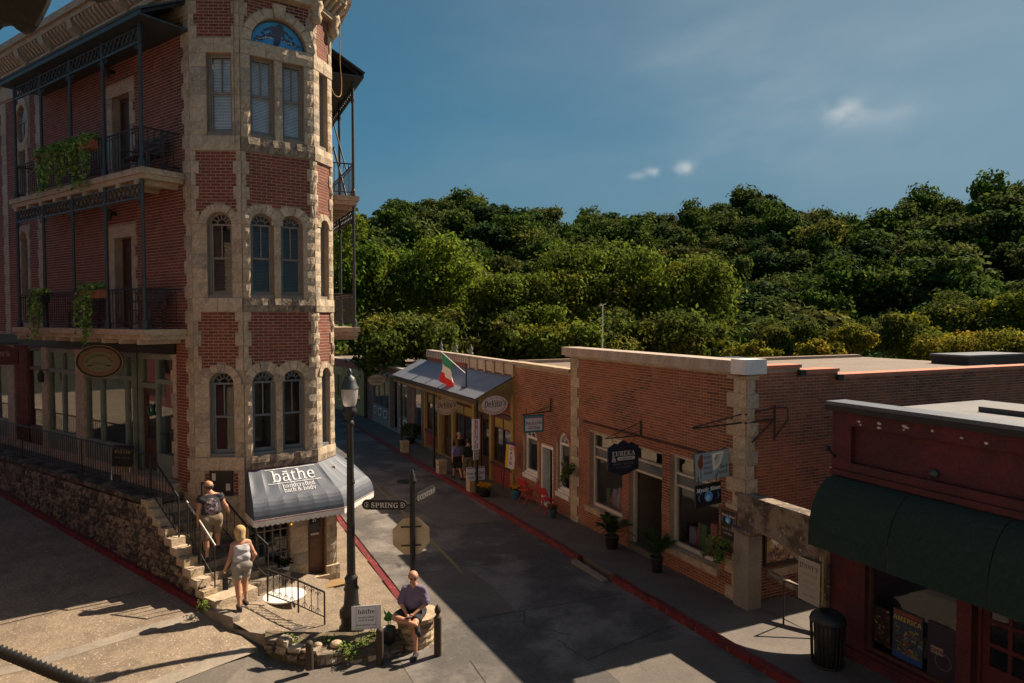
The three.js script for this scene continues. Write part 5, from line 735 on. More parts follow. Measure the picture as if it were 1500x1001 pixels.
{ // lawn sign and potted plant
  const x = -2.72, z = -12.55, y = roadY(x, z) + 0.15, g = thing('lawn_sign', 'white corrugated lawn sign lettered bāthe beside the lamp post', 'sign', [x, y, z], 0.16);
  const pm = printMat(512, 432, (c, w, h) => { c.fillStyle = '#d9dbe6'; c.fillRect(0, 0, w, h); c.strokeStyle = '#2a2c38'; c.lineWidth = 5; c.strokeRect(80, 22, 345, 385); ctext(c, 'bāthe', 256, 108, 'bold 104px serif', '#1c1e28'); ctext(c, 'handcrafted', 256, 210, 'bold 44px serif', '#23252f'); ctext(c, 'bath & body', 256, 262, 'bold 44px serif', '#23252f'); ctext(c, 'bathejunkie.com', 256, 350, 'bold 40px serif', '#23252f'); });
  part('board', bx(-0.27, 0.27, 0.22, 0.67, -0.004, 0.004), M.white, g); plate('print', 0.54, 0.45, pm, g, new THREE.Matrix4().makeTranslation(0, 0.445, 0.006)); for (const s of [-0.15, 0.15]) part('stake', rod([s, -0.1, -0.008], [s, 0.5, -0.008], 0.005), M.iron, g);
  const X = -2.3, Z = -12.5, p = thing('potted_plant', 'black pot with two broad bright green leaves beside the stone seat', 'potted plant', [X, roadY(X, Z) + 0.13, Z]); part('pot', lathe([[0, 0], [0.1, 0], [0.13, 0.26], [0.14, 0.27], [0.14, 0.3], [0.12, 0.3], [0.115, 0.27], [0, 0.26]], 16), M.plastic, p);
  const gm = mat({ c: [0.03, 0.22, 0.035], c2: [0.02, 0.15, 0.03], s: 0.2, n: 0.1, r: 0.4 }); const lf = (tilt, ry, len, w) => { const q = sheet(8, 4, (a, b) => { const k = Math.sin(Math.PI * Math.pow(a, 0.8)) * w, s = (b - 0.5) * 2; return [s * k, a * len, 0.04 * Math.sin(a * 3) - 0.03 * (1 - s * s) * k * 6]; }); return at(q, 0, 0.42, 0, ry, tilt); };
  part('leaf', lf(0.25, 0.3, 0.24, 0.09), gm, p); part('leaf', lf(0.5, -1.5, 0.3, 0.055).translate(0.05, 0.05, 0), gm, p); part('stem', [rod([0, 0.25, 0], [0, 0.44, 0], 0.008), rod([0.01, 0.25, 0], [0.05, 0.49, 0], 0.008)], gm, p);
}
{ // forecourt odds: paving slab and little ramp
  const g = thing('loose_slab', 'grey loose paving slab laid on the pavement by the guard railing', 'slab'); part('slab', at(new THREE.BoxGeometry(0.26, 0.03, 0.42), -4.12, walkTop(-4.12, -12.98) + 0.02, -12.98, 0.2), M.walk, g);
}

// ---------------------------------------------------------------- the shops across Spring street (wall frame: s = -u, z towards the street)
const FS = fr(S(0, 10.38), [-DS[0], -DS[1]]);
const uh = (u0, u1, y0, y1, arch) => ({ s0: -Math.max(u0, u1), s1: -Math.min(u0, u1), y0, y1, arch });
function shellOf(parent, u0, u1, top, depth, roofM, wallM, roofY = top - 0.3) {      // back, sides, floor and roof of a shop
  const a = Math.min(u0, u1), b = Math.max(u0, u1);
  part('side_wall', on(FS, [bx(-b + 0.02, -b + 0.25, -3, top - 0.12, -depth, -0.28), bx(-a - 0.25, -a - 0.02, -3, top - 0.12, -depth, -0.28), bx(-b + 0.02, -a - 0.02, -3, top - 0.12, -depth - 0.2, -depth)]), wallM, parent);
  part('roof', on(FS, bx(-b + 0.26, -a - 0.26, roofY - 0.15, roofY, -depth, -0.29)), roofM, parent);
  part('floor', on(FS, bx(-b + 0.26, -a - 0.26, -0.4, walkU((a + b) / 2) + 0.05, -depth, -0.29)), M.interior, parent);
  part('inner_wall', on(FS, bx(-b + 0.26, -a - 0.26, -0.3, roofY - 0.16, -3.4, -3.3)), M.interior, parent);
}
// framed glass: cream frame, panes, optional band
function shopPane(parent, h, m, o = {}) {
  const w = sub('shop_window', parent), z = o.z ?? -0.12, fw = o.fw || 0.07, F = o.F || FS, holes = [], rows = o.rows || [h.y0 + fw, h.y1 - fw], cols = o.cols || 1;
  for (let i = 0; i + 1 < rows.length; i++) for (let j = 0; j < cols; j++) { const s0 = lerp(h.s0 + fw, h.s1 - fw, j / cols) + (j ? 0.02 : 0), s1 = lerp(h.s0 + fw, h.s1 - fw, (j + 1) / cols) - (j < cols - 1 ? 0.02 : 0), y0 = rows[i] + (i ? 0.025 : 0), y1 = rows[i + 1] - (i + 2 < rows.length ? 0.025 : 0); holes.push(rectPts(s0, s1, y0, y1).reverse()); const solid = o.solid && o.solid.includes(i); part(solid ? 'band' : 'pane', on(F, bx(s0, s1, y0, y1, z - 0.05, z - 0.045 + (solid ? 0.02 : 0))), solid ? o.solidM : M.glass, w); }
  part('frame', on(F, poly(holePts(h), 0.08, holes).translate(0, 0, z - 0.08)), m, w); return w;
}
// ---- the brick shop with the cream cornice
const eureka = thing('brick_shop', 'orange brick shop with cream cornice, stone quoins and two large display windows', 'building');
{
  const g = eureka, H1 = uh(17.05, 15.35, 0.62, 2.78), HD = uh(15.05, 13.63, -0.1, 2.76), H2 = uh(13.32, 11.6, 0.58, 2.8), hs = [H1, HD, H2], list = [];
  part('wall', wallGeo(FS, -18.2, -10.8, -0.5, 4.95, hs, 0.3), M.mortar, g);
  const bh = hs.map((h) => ({ ...h }));
  seed(81); bh.push(...quoins(g, FS, -18.12, 1, -0.2, 4.88, 0.5, 0.38, M.stone, 0.3, 0.03, 0.012), ...quoins(g, FS, -10.8, -1, 0.0, 4.88, 0.56, 0.36, M.stoneB, 0.3, 0.035, 0.03));
  layBricks(list, FS, -18.2, -10.8, -0.1, 4.88, bh);
  const FSide = fr(S(10.8, 10.38), NS), sideTop = [[0, 1.5, 5.02], [1.5, 2.66, 4.9], [2.66, 20, 4.76]];
  part('wall', [on(FSide, [poly([[0, -3], [20, -3], [20, 4.76], [2.66, 4.76], [2.66, 4.9], [1.5, 4.9], [1.5, 5.02], [0, 5.02]], 0.3).translate(0, 0, -0.3)])], M.mortar, g);
  const bs = []; bs.push(...quoins(g, FSide, 0, 1, 0.0, 4.9, 0.3, 0.2, M.stoneDark, 0.3, 0.03, 0.03));
  for (const [a, b, t] of sideTop) { layBricks(bs.b = bs.b || [], FSide, a, b, -1.5, t - 0.02, bs.filter((h) => h.s1 > a)); part('parapet_cap', on(FSide, bx(a + 0.002, b - 0.002, t, t + 0.07, -0.36, 0.05)), M.capTile, g); }
  for (const [a, t] of [[1.5, 4.9], [2.66, 4.76]]) part('downpipe_head', on(FSide, bx(a - 0.08, a + 0.08, t - 0.05, t + 0.075, -0.05, 0.1)), M.boxBlack, g);
  setBricks(list, M.brickOrange, g, 300);
  { const buf = brickBuf(); for (const b of bs.b) pushBrick(buf, b.F, b.a, b.b, b.y, b.y + BH, b.z, -0.01, 1, tints[b.t]); add('side_brickwork', bufGeo(buf), M.brickOrange, g).userData.kind = 'stuff'; }
  // cornice: lengths of cream stone
  for (let k = 0; k < 9; k++) part('cornice_stone', on(FS, [bx(-18.4 + k * 0.82, -17.583 + k * 0.82, 4.96, 5.2, -0.4, 0.2), bx(-18.36 + k * 0.82, -17.545 + k * 0.82, 4.9, 4.957, -0.3, 0.1)]), M.creamCap, g);
  part('cornice_end', on(FS, bx(-11.02, -10.62, 4.93, 5.24, -0.36, 0.24)), M.white, g, 'white painted block at the end of the cornice');
  part('roof', on(FS, [bx(-18.0, -11.1, 4.45, 4.6, -12.5, -0.3)]), M.tanRoof, g);
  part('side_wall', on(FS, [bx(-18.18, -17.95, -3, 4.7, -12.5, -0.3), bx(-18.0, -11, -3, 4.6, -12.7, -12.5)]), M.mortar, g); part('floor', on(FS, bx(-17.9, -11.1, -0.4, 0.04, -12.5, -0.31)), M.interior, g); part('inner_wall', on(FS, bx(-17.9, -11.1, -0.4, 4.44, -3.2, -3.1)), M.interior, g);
  shopPane(g, H1, M.cream, { rows: [0.7, 2.05, 2.34, 2.7], solid: [1], solidM: M.flash, z: -0.14 }); shopPane(g, H2, M.cream, { rows: [0.66, 2.05, 2.34, 2.72], solid: [1], solidM: M.flash, z: -0.14 });
  for (const h of [H1, H2]) part('window_sill', on(FS, bx(h.s0 - 0.12, h.s1 + 0.06, h.y0 - 0.17, h.y0 - 0.003, -0.28, 0.1)), M.stoneB, g);
  // recessed entrance
  const d = sub('entrance', g); part('frame', on(FS, [poly(rectPts(HD.s0, HD.s1, -0.05, 2.75), 0.08, [rectPts(HD.s0 + 0.07, HD.s1 - 0.07, 2.4, 2.68).reverse(), rectPts(HD.s0 + 0.07, HD.s1 - 0.07, 0, 2.04).reverse()]).translate(0, 0, -0.22)]), M.cream, d); part('band', on(FS, bx(HD.s0 + 0.02, HD.s1 - 0.02, 2.1, 2.34, -0.14, -0.13)), M.flash, d); part('pane', on(FS, bx(HD.s0 + 0.07, HD.s1 - 0.07, 2.4, 2.68, -0.2, -0.197)), M.glass, d);
  part('recess_wall', on(FS, [bx(HD.s0 - 0.02, HD.s0 + 0.05, 0, 2.75, -1.1, -0.3), bx(HD.s1 - 0.05, HD.s1 + 0.02, 0, 2.75, -1.1, -0.3), bx(HD.s0, HD.s1, 2.76, 2.85, -1.2, -0.3)]), M.interior, d); part('step', on(FS, bx(HD.s0, HD.s1, -0.2, 0.12, -1.1, 0.02)), M.walk, d);
  part('door_leaf', on(FS, poly(rectPts(-14.7, -13.95, 0.12, 2.1), 0.05, [rectPts(-14.6, -14.05, 0.35, 1.98).reverse()]).translate(0, 0, -1.05)), M.doorWood, d); part('pane', on(FS, bx(-14.6, -14.05, 0.35, 1.98, -1.03, -1.027)), M.glass, d); part('muntin', on(FS, [bx(-14.34, -14.31, 0.35, 1.98, -1.02, -1.0), ...[0.76, 1.17, 1.58].map((y) => bx(-14.6, -14.05, y, y + 0.03, -1.02, -1.0))]), M.doorWood, d);
  part('gas_pipe', on(FS, rod([-17.3, 3.05, 0.06], [-11.3, 3.05, 0.06], 0.022)), M.rust, g);
  part('iron_bracket', on(FS, [rod([-14.5, 3.05, 0.03], [-14.5, 3.45, 0.03], 0.025), rod([-14.5, 3.06, 0.03], [-14.5, 3.06, 1.1], 0.014), rod([-14.5, 3.4, 0.05], [-14.5, 3.08, 1.05], 0.01), rod([-14.5, 3.2, 0.03], [-14.5, 3.06, 0.5], 0.009)]), M.rust, g);
  part('iron_bracket', on(FS, [rod([-10.9, 3.9, 0.05], [-11.3, 3.78, 1.0], 0.018), rod([-10.9, 4.08, 0.05], [-11.3, 3.8, 1.0], 0.014), rod([-10.8, 3.9, 0.05], [-10.72, 3.95, -0.7], 0.018), rod([-10.8, 4.08, 0.05], [-10.72, 4.2, -0.7], 0.016), rod([-10.72, 4.25, -0.7], [-10.72, 3.5, -0.7], 0.022), rod([-10.72, 3.55, -0.7], [-10.6, 3.95, -0.95], 0.02), rod([-10.72, 4.2, -0.7], [-10.6, 4.2, -0.95], 0.016), rod([-10.6, 4.2, -0.95], [-10.6, 3.95, -0.95], 0.016), rod([-10.72, 3.95, -0.7], [-10.75, 3.5, -0.1], 0.018)]), M.rust, g);
  for (let v = 11.2; v < 12.3; v += 0.3) {} 
  part('ledge', on(FSide, [bx(0.6, 4, 0.55, 0.72, 0, 0.08)]), M.stoneB, g);
  // framed mural board on the side wall
  const mb = sub('mural_board', g); mb.userData.label = 'framed board of weathered painted signs behind the concrete arch';
  part('board_frame', on(FSide, poly(rectPts(0.5, 1.67, 0.8, 1.8), 0.05, [rectPts(0.55, 1.62, 0.86, 1.75).reverse()]).translate(0, 0, 0.01)), M.rust, mb);
  plate('print', 1.08, 0.9, printMat(256, 230, (x, w, h) => { x.fillStyle = '#8a745e'; x.fillRect(0, 0, w, h); const sm = (n) => hash2(n, 3, 9); for (let i = 0; i < 260; i++) { x.fillStyle = ['#b08468', '#5a4a40', '#c4b094', '#8a3a30', '#44445a', '#9a6e38', '#cabcac'][Math.floor(sm(i) * 7)]; x.fillRect(sm(i + 500) * w, 40 + sm(i + 900) * h, 6 + 22 * sm(i + 40), 5 + 16 * sm(i + 77)); } x.fillStyle = '#ece4d8'; x.beginPath(); x.ellipse(78, 92, 40, 44, 0, 0, 7); x.fill(); ctext(x, 'The Old', 78, 80, 'italic 18px serif', '#444'); ctext(x, 'Café', 78, 104, 'italic 18px serif', '#444'); x.fillStyle = '#d83a2a'; x.fillRect(96, 14, 70, 22); x.fillStyle = '#a8922a'; x.fillRect(6, 110, 18, 60); }), mb, FSide.clone().multiply(new THREE.Matrix4().makeTranslation(1.085, 1.305, 0.03)));
  // air handlers on the roof
  const unit = (v, u, w, d, h, m, label) => { const q = thing('roof_unit', label, 'roof unit'); part('casing', on(FSide, bx(v, v + w, 4.6, 4.6 + h, -u - d, -u)), m, q); part('lid', on(FSide, bx(v - 0.04, v + w + 0.04, 4.6 + h, 4.66 + h, -u - d - 0.04, -u + 0.04)), M.flash, q); part('foot', on(FSide, bx(v + 0.1, v + w - 0.1, 4.5, 4.6, -u - d + 0.1, -u - 0.1)), M.boxBlack, q); };
  unit(2.2, 5.0, 1.1, 1.0, 0.24, M.greyPanel, 'grey roof unit behind the stepped parapet'); unit(3.5, 5.2, 1.7, 0.7, 0.2, M.flash, 'long bluish roof unit behind the stepped parapet'); unit(11.6, 2.6, 3, 1.2, 0.26, M.boxBlack, 'wide black roof unit at the back of the brick shop');
}
{ const g = thing('television_aerial', 'thin pale aerial mast standing behind the cream cornice', 'aerial'); const F = FS; part('mast', on(F, rod([-17.8, 4.5, -0.9], [-17.8, 6.5, -0.9], 0.018)), M.rail, g); part('crossbar', on(F, rod([-18.0, 6.46, -0.9], [-17.62, 6.52, -0.9], 0.016)), M.rail, g); }
// ---- passage with the concrete arch
{
  const g = thing('concrete_arch', 'stained concrete arch spanning the stair passage between the two shops', 'arch');
  part('arch_beam', on(FS, poly([[-10.98, 1.66], [-10.98, 2.34], [-8.72, 2.34], [-8.72, 0.7], [-8.86, 0.95], [-9.05, 1.2], [-9.3, 1.44], [-9.6, 1.6], [-9.95, 1.7], [-10.3, 1.72], [-10.55, 1.68]], 0.24).translate(0, 0, -0.18)), M.concreteStain, g);
  part('arch_coping', on(FS, bx(-11.02, -8.74, 2.34, 2.42, -0.22, 0.1)), M.concreteStain, g);
  part('pillar', on(FS, [bx(-10.96, -10.54, -0.2, 1.66, -0.2, 0.16)]), M.concrete, g); part('pillar_head', on(FS, bx(-11.0, -10.5, 1.6, 1.7, -0.23, 0.19)), M.concreteStain, g);
  const st = thing('passage_steps', 'dim concrete steps going down through the arched passage', 'steps'); for (let k = 0; k < 10; k++) part('step', on(FS, bx(-10.5, -8.72, -2.5, 0.04 - k * 0.17, -1.2 - (k + 1) * 0.3, -1.2 - k * 0.3)), M.walk, st); part('step', on(FS, bx(-10.78, -8.72, -2.5, 0.085, -1.2, -0.2)), M.walk, st);
  const r = thing('passage_rail', 'weathered wooden rail with an iron handrail in the arched passage', 'railing'); part('beam', on(FS, at(bx(-0.02, 2.6, -0.06, 0.06, -0.05, 0.05), -10.45, 0.78, -0.35, 0.25, 0, -0.18)), M.stoneDark, r); part('post', on(FS, bx(-9.2, -9.06, 0, 0.6, -0.75, -0.6)), M.stoneDark, r); part('handrail', on(FS, rod([-9.75, 0.95, 0.0], [-8.75, 0.55, -1.1], 0.022)), M.rust, r); part('stanchion', on(FS, rod([-9.75, 0.0, 0.0], [-9.75, 0.96, 0.0], 0.018)), M.rust, r);
}
// ---- the dark red shop with the green barrel awning
{
  const g = thing('red_shop', 'dark red painted shop with a grey capped parapet and recessed panel', 'building');
  const hw = uh(7.98, 6.42, 0.36, 2.3), hd = uh(6.2, 5.35, 0.0, 2.3), hw2 = uh(5.2, 3.2, 0.36, 2.3), pan = rectPts(-8.3, -1, 3.55, 4.2);
  part('wall', on(FS, poly(rectPts(-8.69, 0.5, -0.5, 4.5), 0.3, [...[hw, hd, hw2].map((h) => holePts(h).reverse()), pan.slice().reverse()]).translate(0, 0, -0.3)), M.redWall, g);
  part('recessed_panel', on(FS, bx(-8.32, -0.9, 3.5, 4.25, -0.2, -0.1)), M.redWall, g); part('string_course', on(FS, bx(-8.7, 0.5, 3.3, 3.4, -0.1, 0.05)), M.redWall, g);
  part('parapet_cap', on(FS, [bx(-8.78, 0.5, 4.5, 4.6, -0.42, 0.07)]), M.flash, g); part('cap_edge', on(FS, bx(-8.79, 0.5, 4.44, 4.53, 0.072, 0.09)), M.boxBlack, g);
  part('side_wall', on(FS, [bx(-8.68, -8.4, -3, 4.4, -4.2, -0.3), bx(-8.4, 0.5, -3, 4.2, -4.2, -4.0)]), M.redWall, g);
  part('roof', on(FS, bx(-8.66, 0.5, 4.25, 4.405, -4.3, -0.43)), M.whiteRoof, g); part('roof_curb', on(FS, [bx(-7.6, 0.5, 4.41, 4.5, -2.6, -2.4)]), M.greyPanel, g); part('roof_vent', on(FS, bx(-6.6, -6.45, 4.41, 4.72, -3.9, -3.75)), M.stoneB, g);
  part('floor', on(FS, bx(-8.3, 0.4, -0.3, 0.2, -4, -0.31)), M.interior, g); part('inner_wall', on(FS, bx(-8.3, 0.4, 0, 3.9, -3.2, -3.1)), M.interior, g);
  part('lamp_bracket', on(FS, [rod([-8.62, 3.6, 0.0], [-8.6, 3.78, 0.22], 0.018), new THREE.SphereGeometry(0.05, 8, 6).translate(-8.6, 3.78, 0.22)]), M.boxBlack, g); part('vent_rosette', on(FS, [new THREE.SphereGeometry(0.07, 10, 8).scale(1, 1, 0.6).translate(-6.85, 3.66, -0.06), rod([-6.92, 3.58, -0.05], [-6.95, 3.5, 0.02], 0.01)]), M.ironGreen, g);
  seed(91); for (const [u, y, k] of [[8.15, 4.3, 0.05], [8.12, 4.25, 0.03], [7.75, 4.32, 0.06], [7.76, 4.25, 0.05], [7.3, 4.33, 0.08], [7.32, 4.28, 0.03], [6.85, 4.34, 0.04], [6.4, 4.3, 0.04], [6.05, 4.28, 0.04]]) { const e = []; for (let i = 0; i < 9; i++) { const a = 2 * Math.PI * i / 9, q = k * rr(0.4, 1); e.push([-u + q * Math.cos(a), y + 0.6 * q * Math.sin(a)]); } part('bare_patch', on(FS, poly(e, 0.002).translate(0, 0, 0.001)), M.cream, g, 'chipped patch of pale plaster'); }
  shopPane(g, hw, M.doorWood, { z: -0.1, fw: 0.05, rows: [0.42, 2.25] }); shopPane(g, hw2, M.doorWood, { z: -0.1, fw: 0.05, rows: [0.42, 2.25], cols: 2 });
  const d = sub('door', g); part('door_leaf', on(FS, poly(rectPts(hd.s0 + 0.04, hd.s1 - 0.04, 0.1, 2.26), 0.05, [[0, 0], [1, 0], [0, 1], [1, 1], [0, 2], [1, 2]].map(([i, j]) => rectPts(-6.05 + i * 0.3, -5.8 + i * 0.3, 0.95 + j * 0.35, 1.24 + j * 0.35).reverse())).translate(0, 0, -0.25)), M.redWall, d); part('pane', on(FS, bx(-6.08, -5.46, 0.93, 1.96, -0.22, -0.217)), M.glass, d); part('door_frame', on(FS, poly(rectPts(hd.s0, hd.s1, 0.05, 2.3), 0.12, [rectPts(hd.s0 + 0.05, hd.s1 - 0.05, 0.06, 2.25).reverse()]).translate(0, 0, -0.28)), M.maroonTrim, d);
  part('plinth', on(FS, bx(-8.69, -6.3, -0.3, 0.3, -0.02, 0.05)), M.redWall, g);
  // posters
  plate('poster', 0.52, 0.82, printMat(208, 328, (x, w, h) => { x.fillStyle = '#2a3244'; x.fillRect(0, 0, w, h); x.fillStyle = '#7a3424'; x.fillRect(6, 10, 190, 22); ctext(x, 'AMERICA', 100, 58, 'bold 44px sans-serif', '#a8923a', 196); for (let i = 0; i < 160; i++) { const q = (n) => hash2(i, n, 4); x.fillStyle = ['#2a4258', '#4a5e36', '#8a7434', '#6e3428', '#6a7480', '#1e2a32'][Math.floor(q(1) * 6)]; x.fillRect(10 + q(2) * 180, 92 + q(3) * 190, 5 + q(4) * 20, 5 + q(5) * 16); } x.fillStyle = '#1c3e7a'; x.fillRect(0, 286, w, 42); }), g, FS.clone().multiply(new THREE.Matrix4().makeTranslation(-7.28, 0.86, -0.13)));
  plate('poster', 0.3, 0.62, printMat(120, 248, (x, w, h) => { x.fillStyle = '#141210'; x.fillRect(0, 0, w, h); for (let i = 0; i < 40; i++) { const q = (n) => hash2(i, n, 8); x.fillStyle = ['#7a5a20', '#8a3030', '#c0a080'][Math.floor(q(1) * 3)]; x.fillRect(q(2) * w, q(3) * h, 4 + 14 * q(4), 3 + 8 * q(5)); } }), g, FS.clone().multiply(new THREE.Matrix4().makeTranslation(-7.74, 0.86, -0.13)));
  plate('poster', 0.44, 0.9, printMat(176, 360, (x, w, h) => { x.fillStyle = '#2a2030'; x.fillRect(0, 0, w, h); x.strokeStyle = '#5a4a60'; x.lineWidth = 6; x.beginPath(); x.arc(100, 230, 50, 0, 7); x.stroke(); x.fillStyle = '#8a7468'; x.fillRect(20, 150, 80, 46); ctext(x, 'OPEN', 60, 174, 'bold 30px sans-serif', '#1a1416'); }), g, FS.clone().multiply(new THREE.Matrix4().makeTranslation(-6.72, 0.84, -0.13)));
  const a = thing('barrel_awning', 'dark green barrel awning over the red shopfront', 'awning');
  const prof = (b) => { const t = b * Math.PI / 2 * 1.12; return [0.02 + 0.62 * Math.sin(Math.min(t, Math.PI / 2)), 3.28 - 1.0 * (1 - Math.cos(Math.min(t, Math.PI / 2))) - Math.max(0, t - Math.PI / 2) * 0.9]; };
  for (let k = 0; k < 6; k++) part('canvas_panel', on(FS, sheet(20, 24, (q, b) => { const [z, y] = prof(b), s = lerp(-8.62 + k * 1.5, -7.13 + k * 1.5, q); return [s, y - 0.02 * Math.sin(q * Math.PI) * Math.sin(b * Math.PI), z - 0.028 * Math.sin(q * Math.PI) * Math.sin(b * Math.PI) + 0.006 * Math.sin(q * 17 + b * 5 + k) * b]; })), M.greenCanvas, a);
  const e = [[0.02, 3.28]]; for (let i = 0; i <= 16; i++) e.push(prof(i / 16)); e.push([0.02, 2.1]); part('end_panel', on(FS, poly(e.map(([z, y]) => [z, y]), 0.01).rotateY(-Math.PI / 2).translate(-8.61, 0, 0)), M.greenCanvas, a);
  for (let k = 0; k <= 6; k++) part('hoop', on(FS, tube(Array.from({ length: 9 }, (_, i) => { const [z, y] = prof(i / 8); return [-8.62 + k * 1.5, y - 0.012, z - 0.012]; }), 0.012, 5, 16)), M.iron, a); part('head_bar', on(FS, rod([-8.65, 3.31, 0.03], [0.3, 3.31, 0.03], 0.016)), M.rust, a);
}
{ const p = S(8.25, 9.82), g = thing('litter_bin', 'round black slatted litter bin with a domed lid beside the red shop', 'litter bin', [p[0], walkU(8.25), p[1]]); part('liner', lathe([[0, 0.04], [0.2, 0.04], [0.23, 0.72], [0, 0.72]], 16), M.plastic, g); for (let i = 0; i < 22; i++) { const a = 2 * Math.PI * i / 22; part('slat', rod([0.25 * Math.cos(a), 0.02, 0.25 * Math.sin(a)], [0.28 * Math.cos(a), 0.78, 0.28 * Math.sin(a)], 0.014, 0.014, 4), M.iron, g); } part('rim', [new THREE.TorusGeometry(0.28, 0.02, 6, 24).rotateX(Math.PI / 2).translate(0, 0.78, 0)], M.iron, g); part('base_ring', new THREE.TorusGeometry(0.25, 0.02, 6, 24).rotateX(Math.PI / 2).translate(0, 0.03, 0), M.iron, g); part('lid', lathe([[0.29, 0.8], [0.27, 0.86], [0.2, 0.92], [0.12, 0.94], [0.1, 0.9], [0, 0.9]], 20), M.plastic, g); }
{ const g = thing('menu_board', "pale board lettered JENNY'S hung by the passage", 'sign'); const Fm = FS.clone().multiply(new THREE.Matrix4().makeTranslation(-8.72, 1.38, 0.5)).multiply(new THREE.Matrix4().makeRotationY(-0.05)); part('board', on(Fm, bx(-0.24, 0.24, -0.38, 0.38, -0.015, 0.0)), M.cream, g); plate('print', 0.46, 0.74, printMat(256, 412, (x, w, h) => { x.fillStyle = '#9a9284'; x.fillRect(0, 0, w, h); ctext(x, "JENNY'S", 128, 62, 'bold 62px serif', '#3a3430', 236); ctext(x, 'Food & Drink', 128, 140, '34px serif', '#6a6052', 210); ctext(x, 'Cold Beer', 128, 212, '36px serif', '#7a745a', 200); ctext(x, 'Sandwiches', 128, 272, '32px serif', '#7a705c', 200); ctext(x, 'Open Daily', 128, 346, '32px serif', '#4a443a', 200); }), g, Fm.clone().multiply(new THREE.Matrix4().makeTranslation(0, 0, 0.003))); part('post', on(FS, rod([-8.46, 0.05, 0.45], [-8.46, 1.9, 0.45], 0.02)), M.yellow, g); part('arm', on(FS, rod([-8.9, 1.78, 0.5], [-8.46, 1.8, 0.46], 0.012)), M.iron, g); }
// ---- the small brick gift shop
const gift = thing('gift_shop', 'small orange brick shop with two arched white windows and a white door', 'building');
{
  const g = gift, w1 = uh(21.42, 20.42, 0.68, 2.46, true), w2 = uh(19.0, 18.24, 0.58, 2.5, true), dr = uh(20.12, 19.3, -0.1, 1.9), list = [];
  part('wall', wallGeo(FS, -22.3, -18.21, -0.6, 4.42, [w1, w2, dr], 0.3), M.mortar, g);
  layBricks(list, FS, -22.3, -18.21, -0.2, 4.4, [{ ...w1, s0: w1.s0 - 0.1, s1: w1.s1 + 0.1, y1: w1.y1 + 0.1 }, { ...w2, s0: w2.s0 - 0.1, s1: w2.s1 + 0.1, y1: w2.y1 + 0.1 }, dr]);
  setBricks(list, M.brickOrange, g, 60);
  for (const h of [w1, w2]) { const r = (h.s1 - h.s0) / 2, c = (h.s0 + h.s1) / 2; for (let i = 0; i < 13; i++) part('arch_brick', ringStone(FS, c, h.y1 - r, r + 0.004, r + 0.1, Math.PI * i / 13 + 0.01, Math.PI * (i + 1) / 13 - 0.01, -0.02, 0.014), M.brickSideFlat || (M.brickSideFlat = mat({ c: [0.30, 0.10, 0.065], s: 0.6 })), g); makeWindow(g, FS, { ...h, s0: h.s0 + 0.004, s1: h.s1 - 0.004, y1: h.y1 - 0.004 }, M.white, { fw: 0.08, sash: false, z: -0.08 }); part('transom', on(FS, bx(h.s0 + 0.02, h.s1 - 0.02, h.y1 - r - 0.04, h.y1 - r + 0.04, -0.14, -0.07)), M.white, g); part('window_sill', on(FS, bx(h.s0 - 0.06, h.s1 + 0.04, h.y0 - 0.14, h.y0 - 0.002, -0.2, 0.06)), M.white, g); }
  const d = sub('door', g); part('door_frame', on(FS, poly(rectPts(dr.s0, dr.s1, -0.1, 1.9), 0.3, [rectPts(dr.s0 + 0.06, dr.s1 - 0.05, -0.08, 1.82).reverse()]).translate(0, 0, -0.3)), M.white, d);
  for (let k = 0; k < 6; k++) part('coping_stone', on(FS, bx(-22.32 + k * 0.685, -21.64 + k * 0.685, 4.42, 4.52, -0.35, 0.06)), M.stoneB, g);
  shellOf(g, 18.21, 22.3, 4.4, 14, M.tanRoof, M.mortar);
  part('iron_bracket', on(FS, [rod([-19.4, 3.05, 0.05], [-19.4, 3.5, 0.05], 0.025), rod([-19.4, 3.08, 0.05], [-19.4, 3.02, 1.1], 0.018), rod([-19.4, 3.25, 0.05], [-19.4, 3.05, 0.7], 0.012)]), M.rust, g);
}
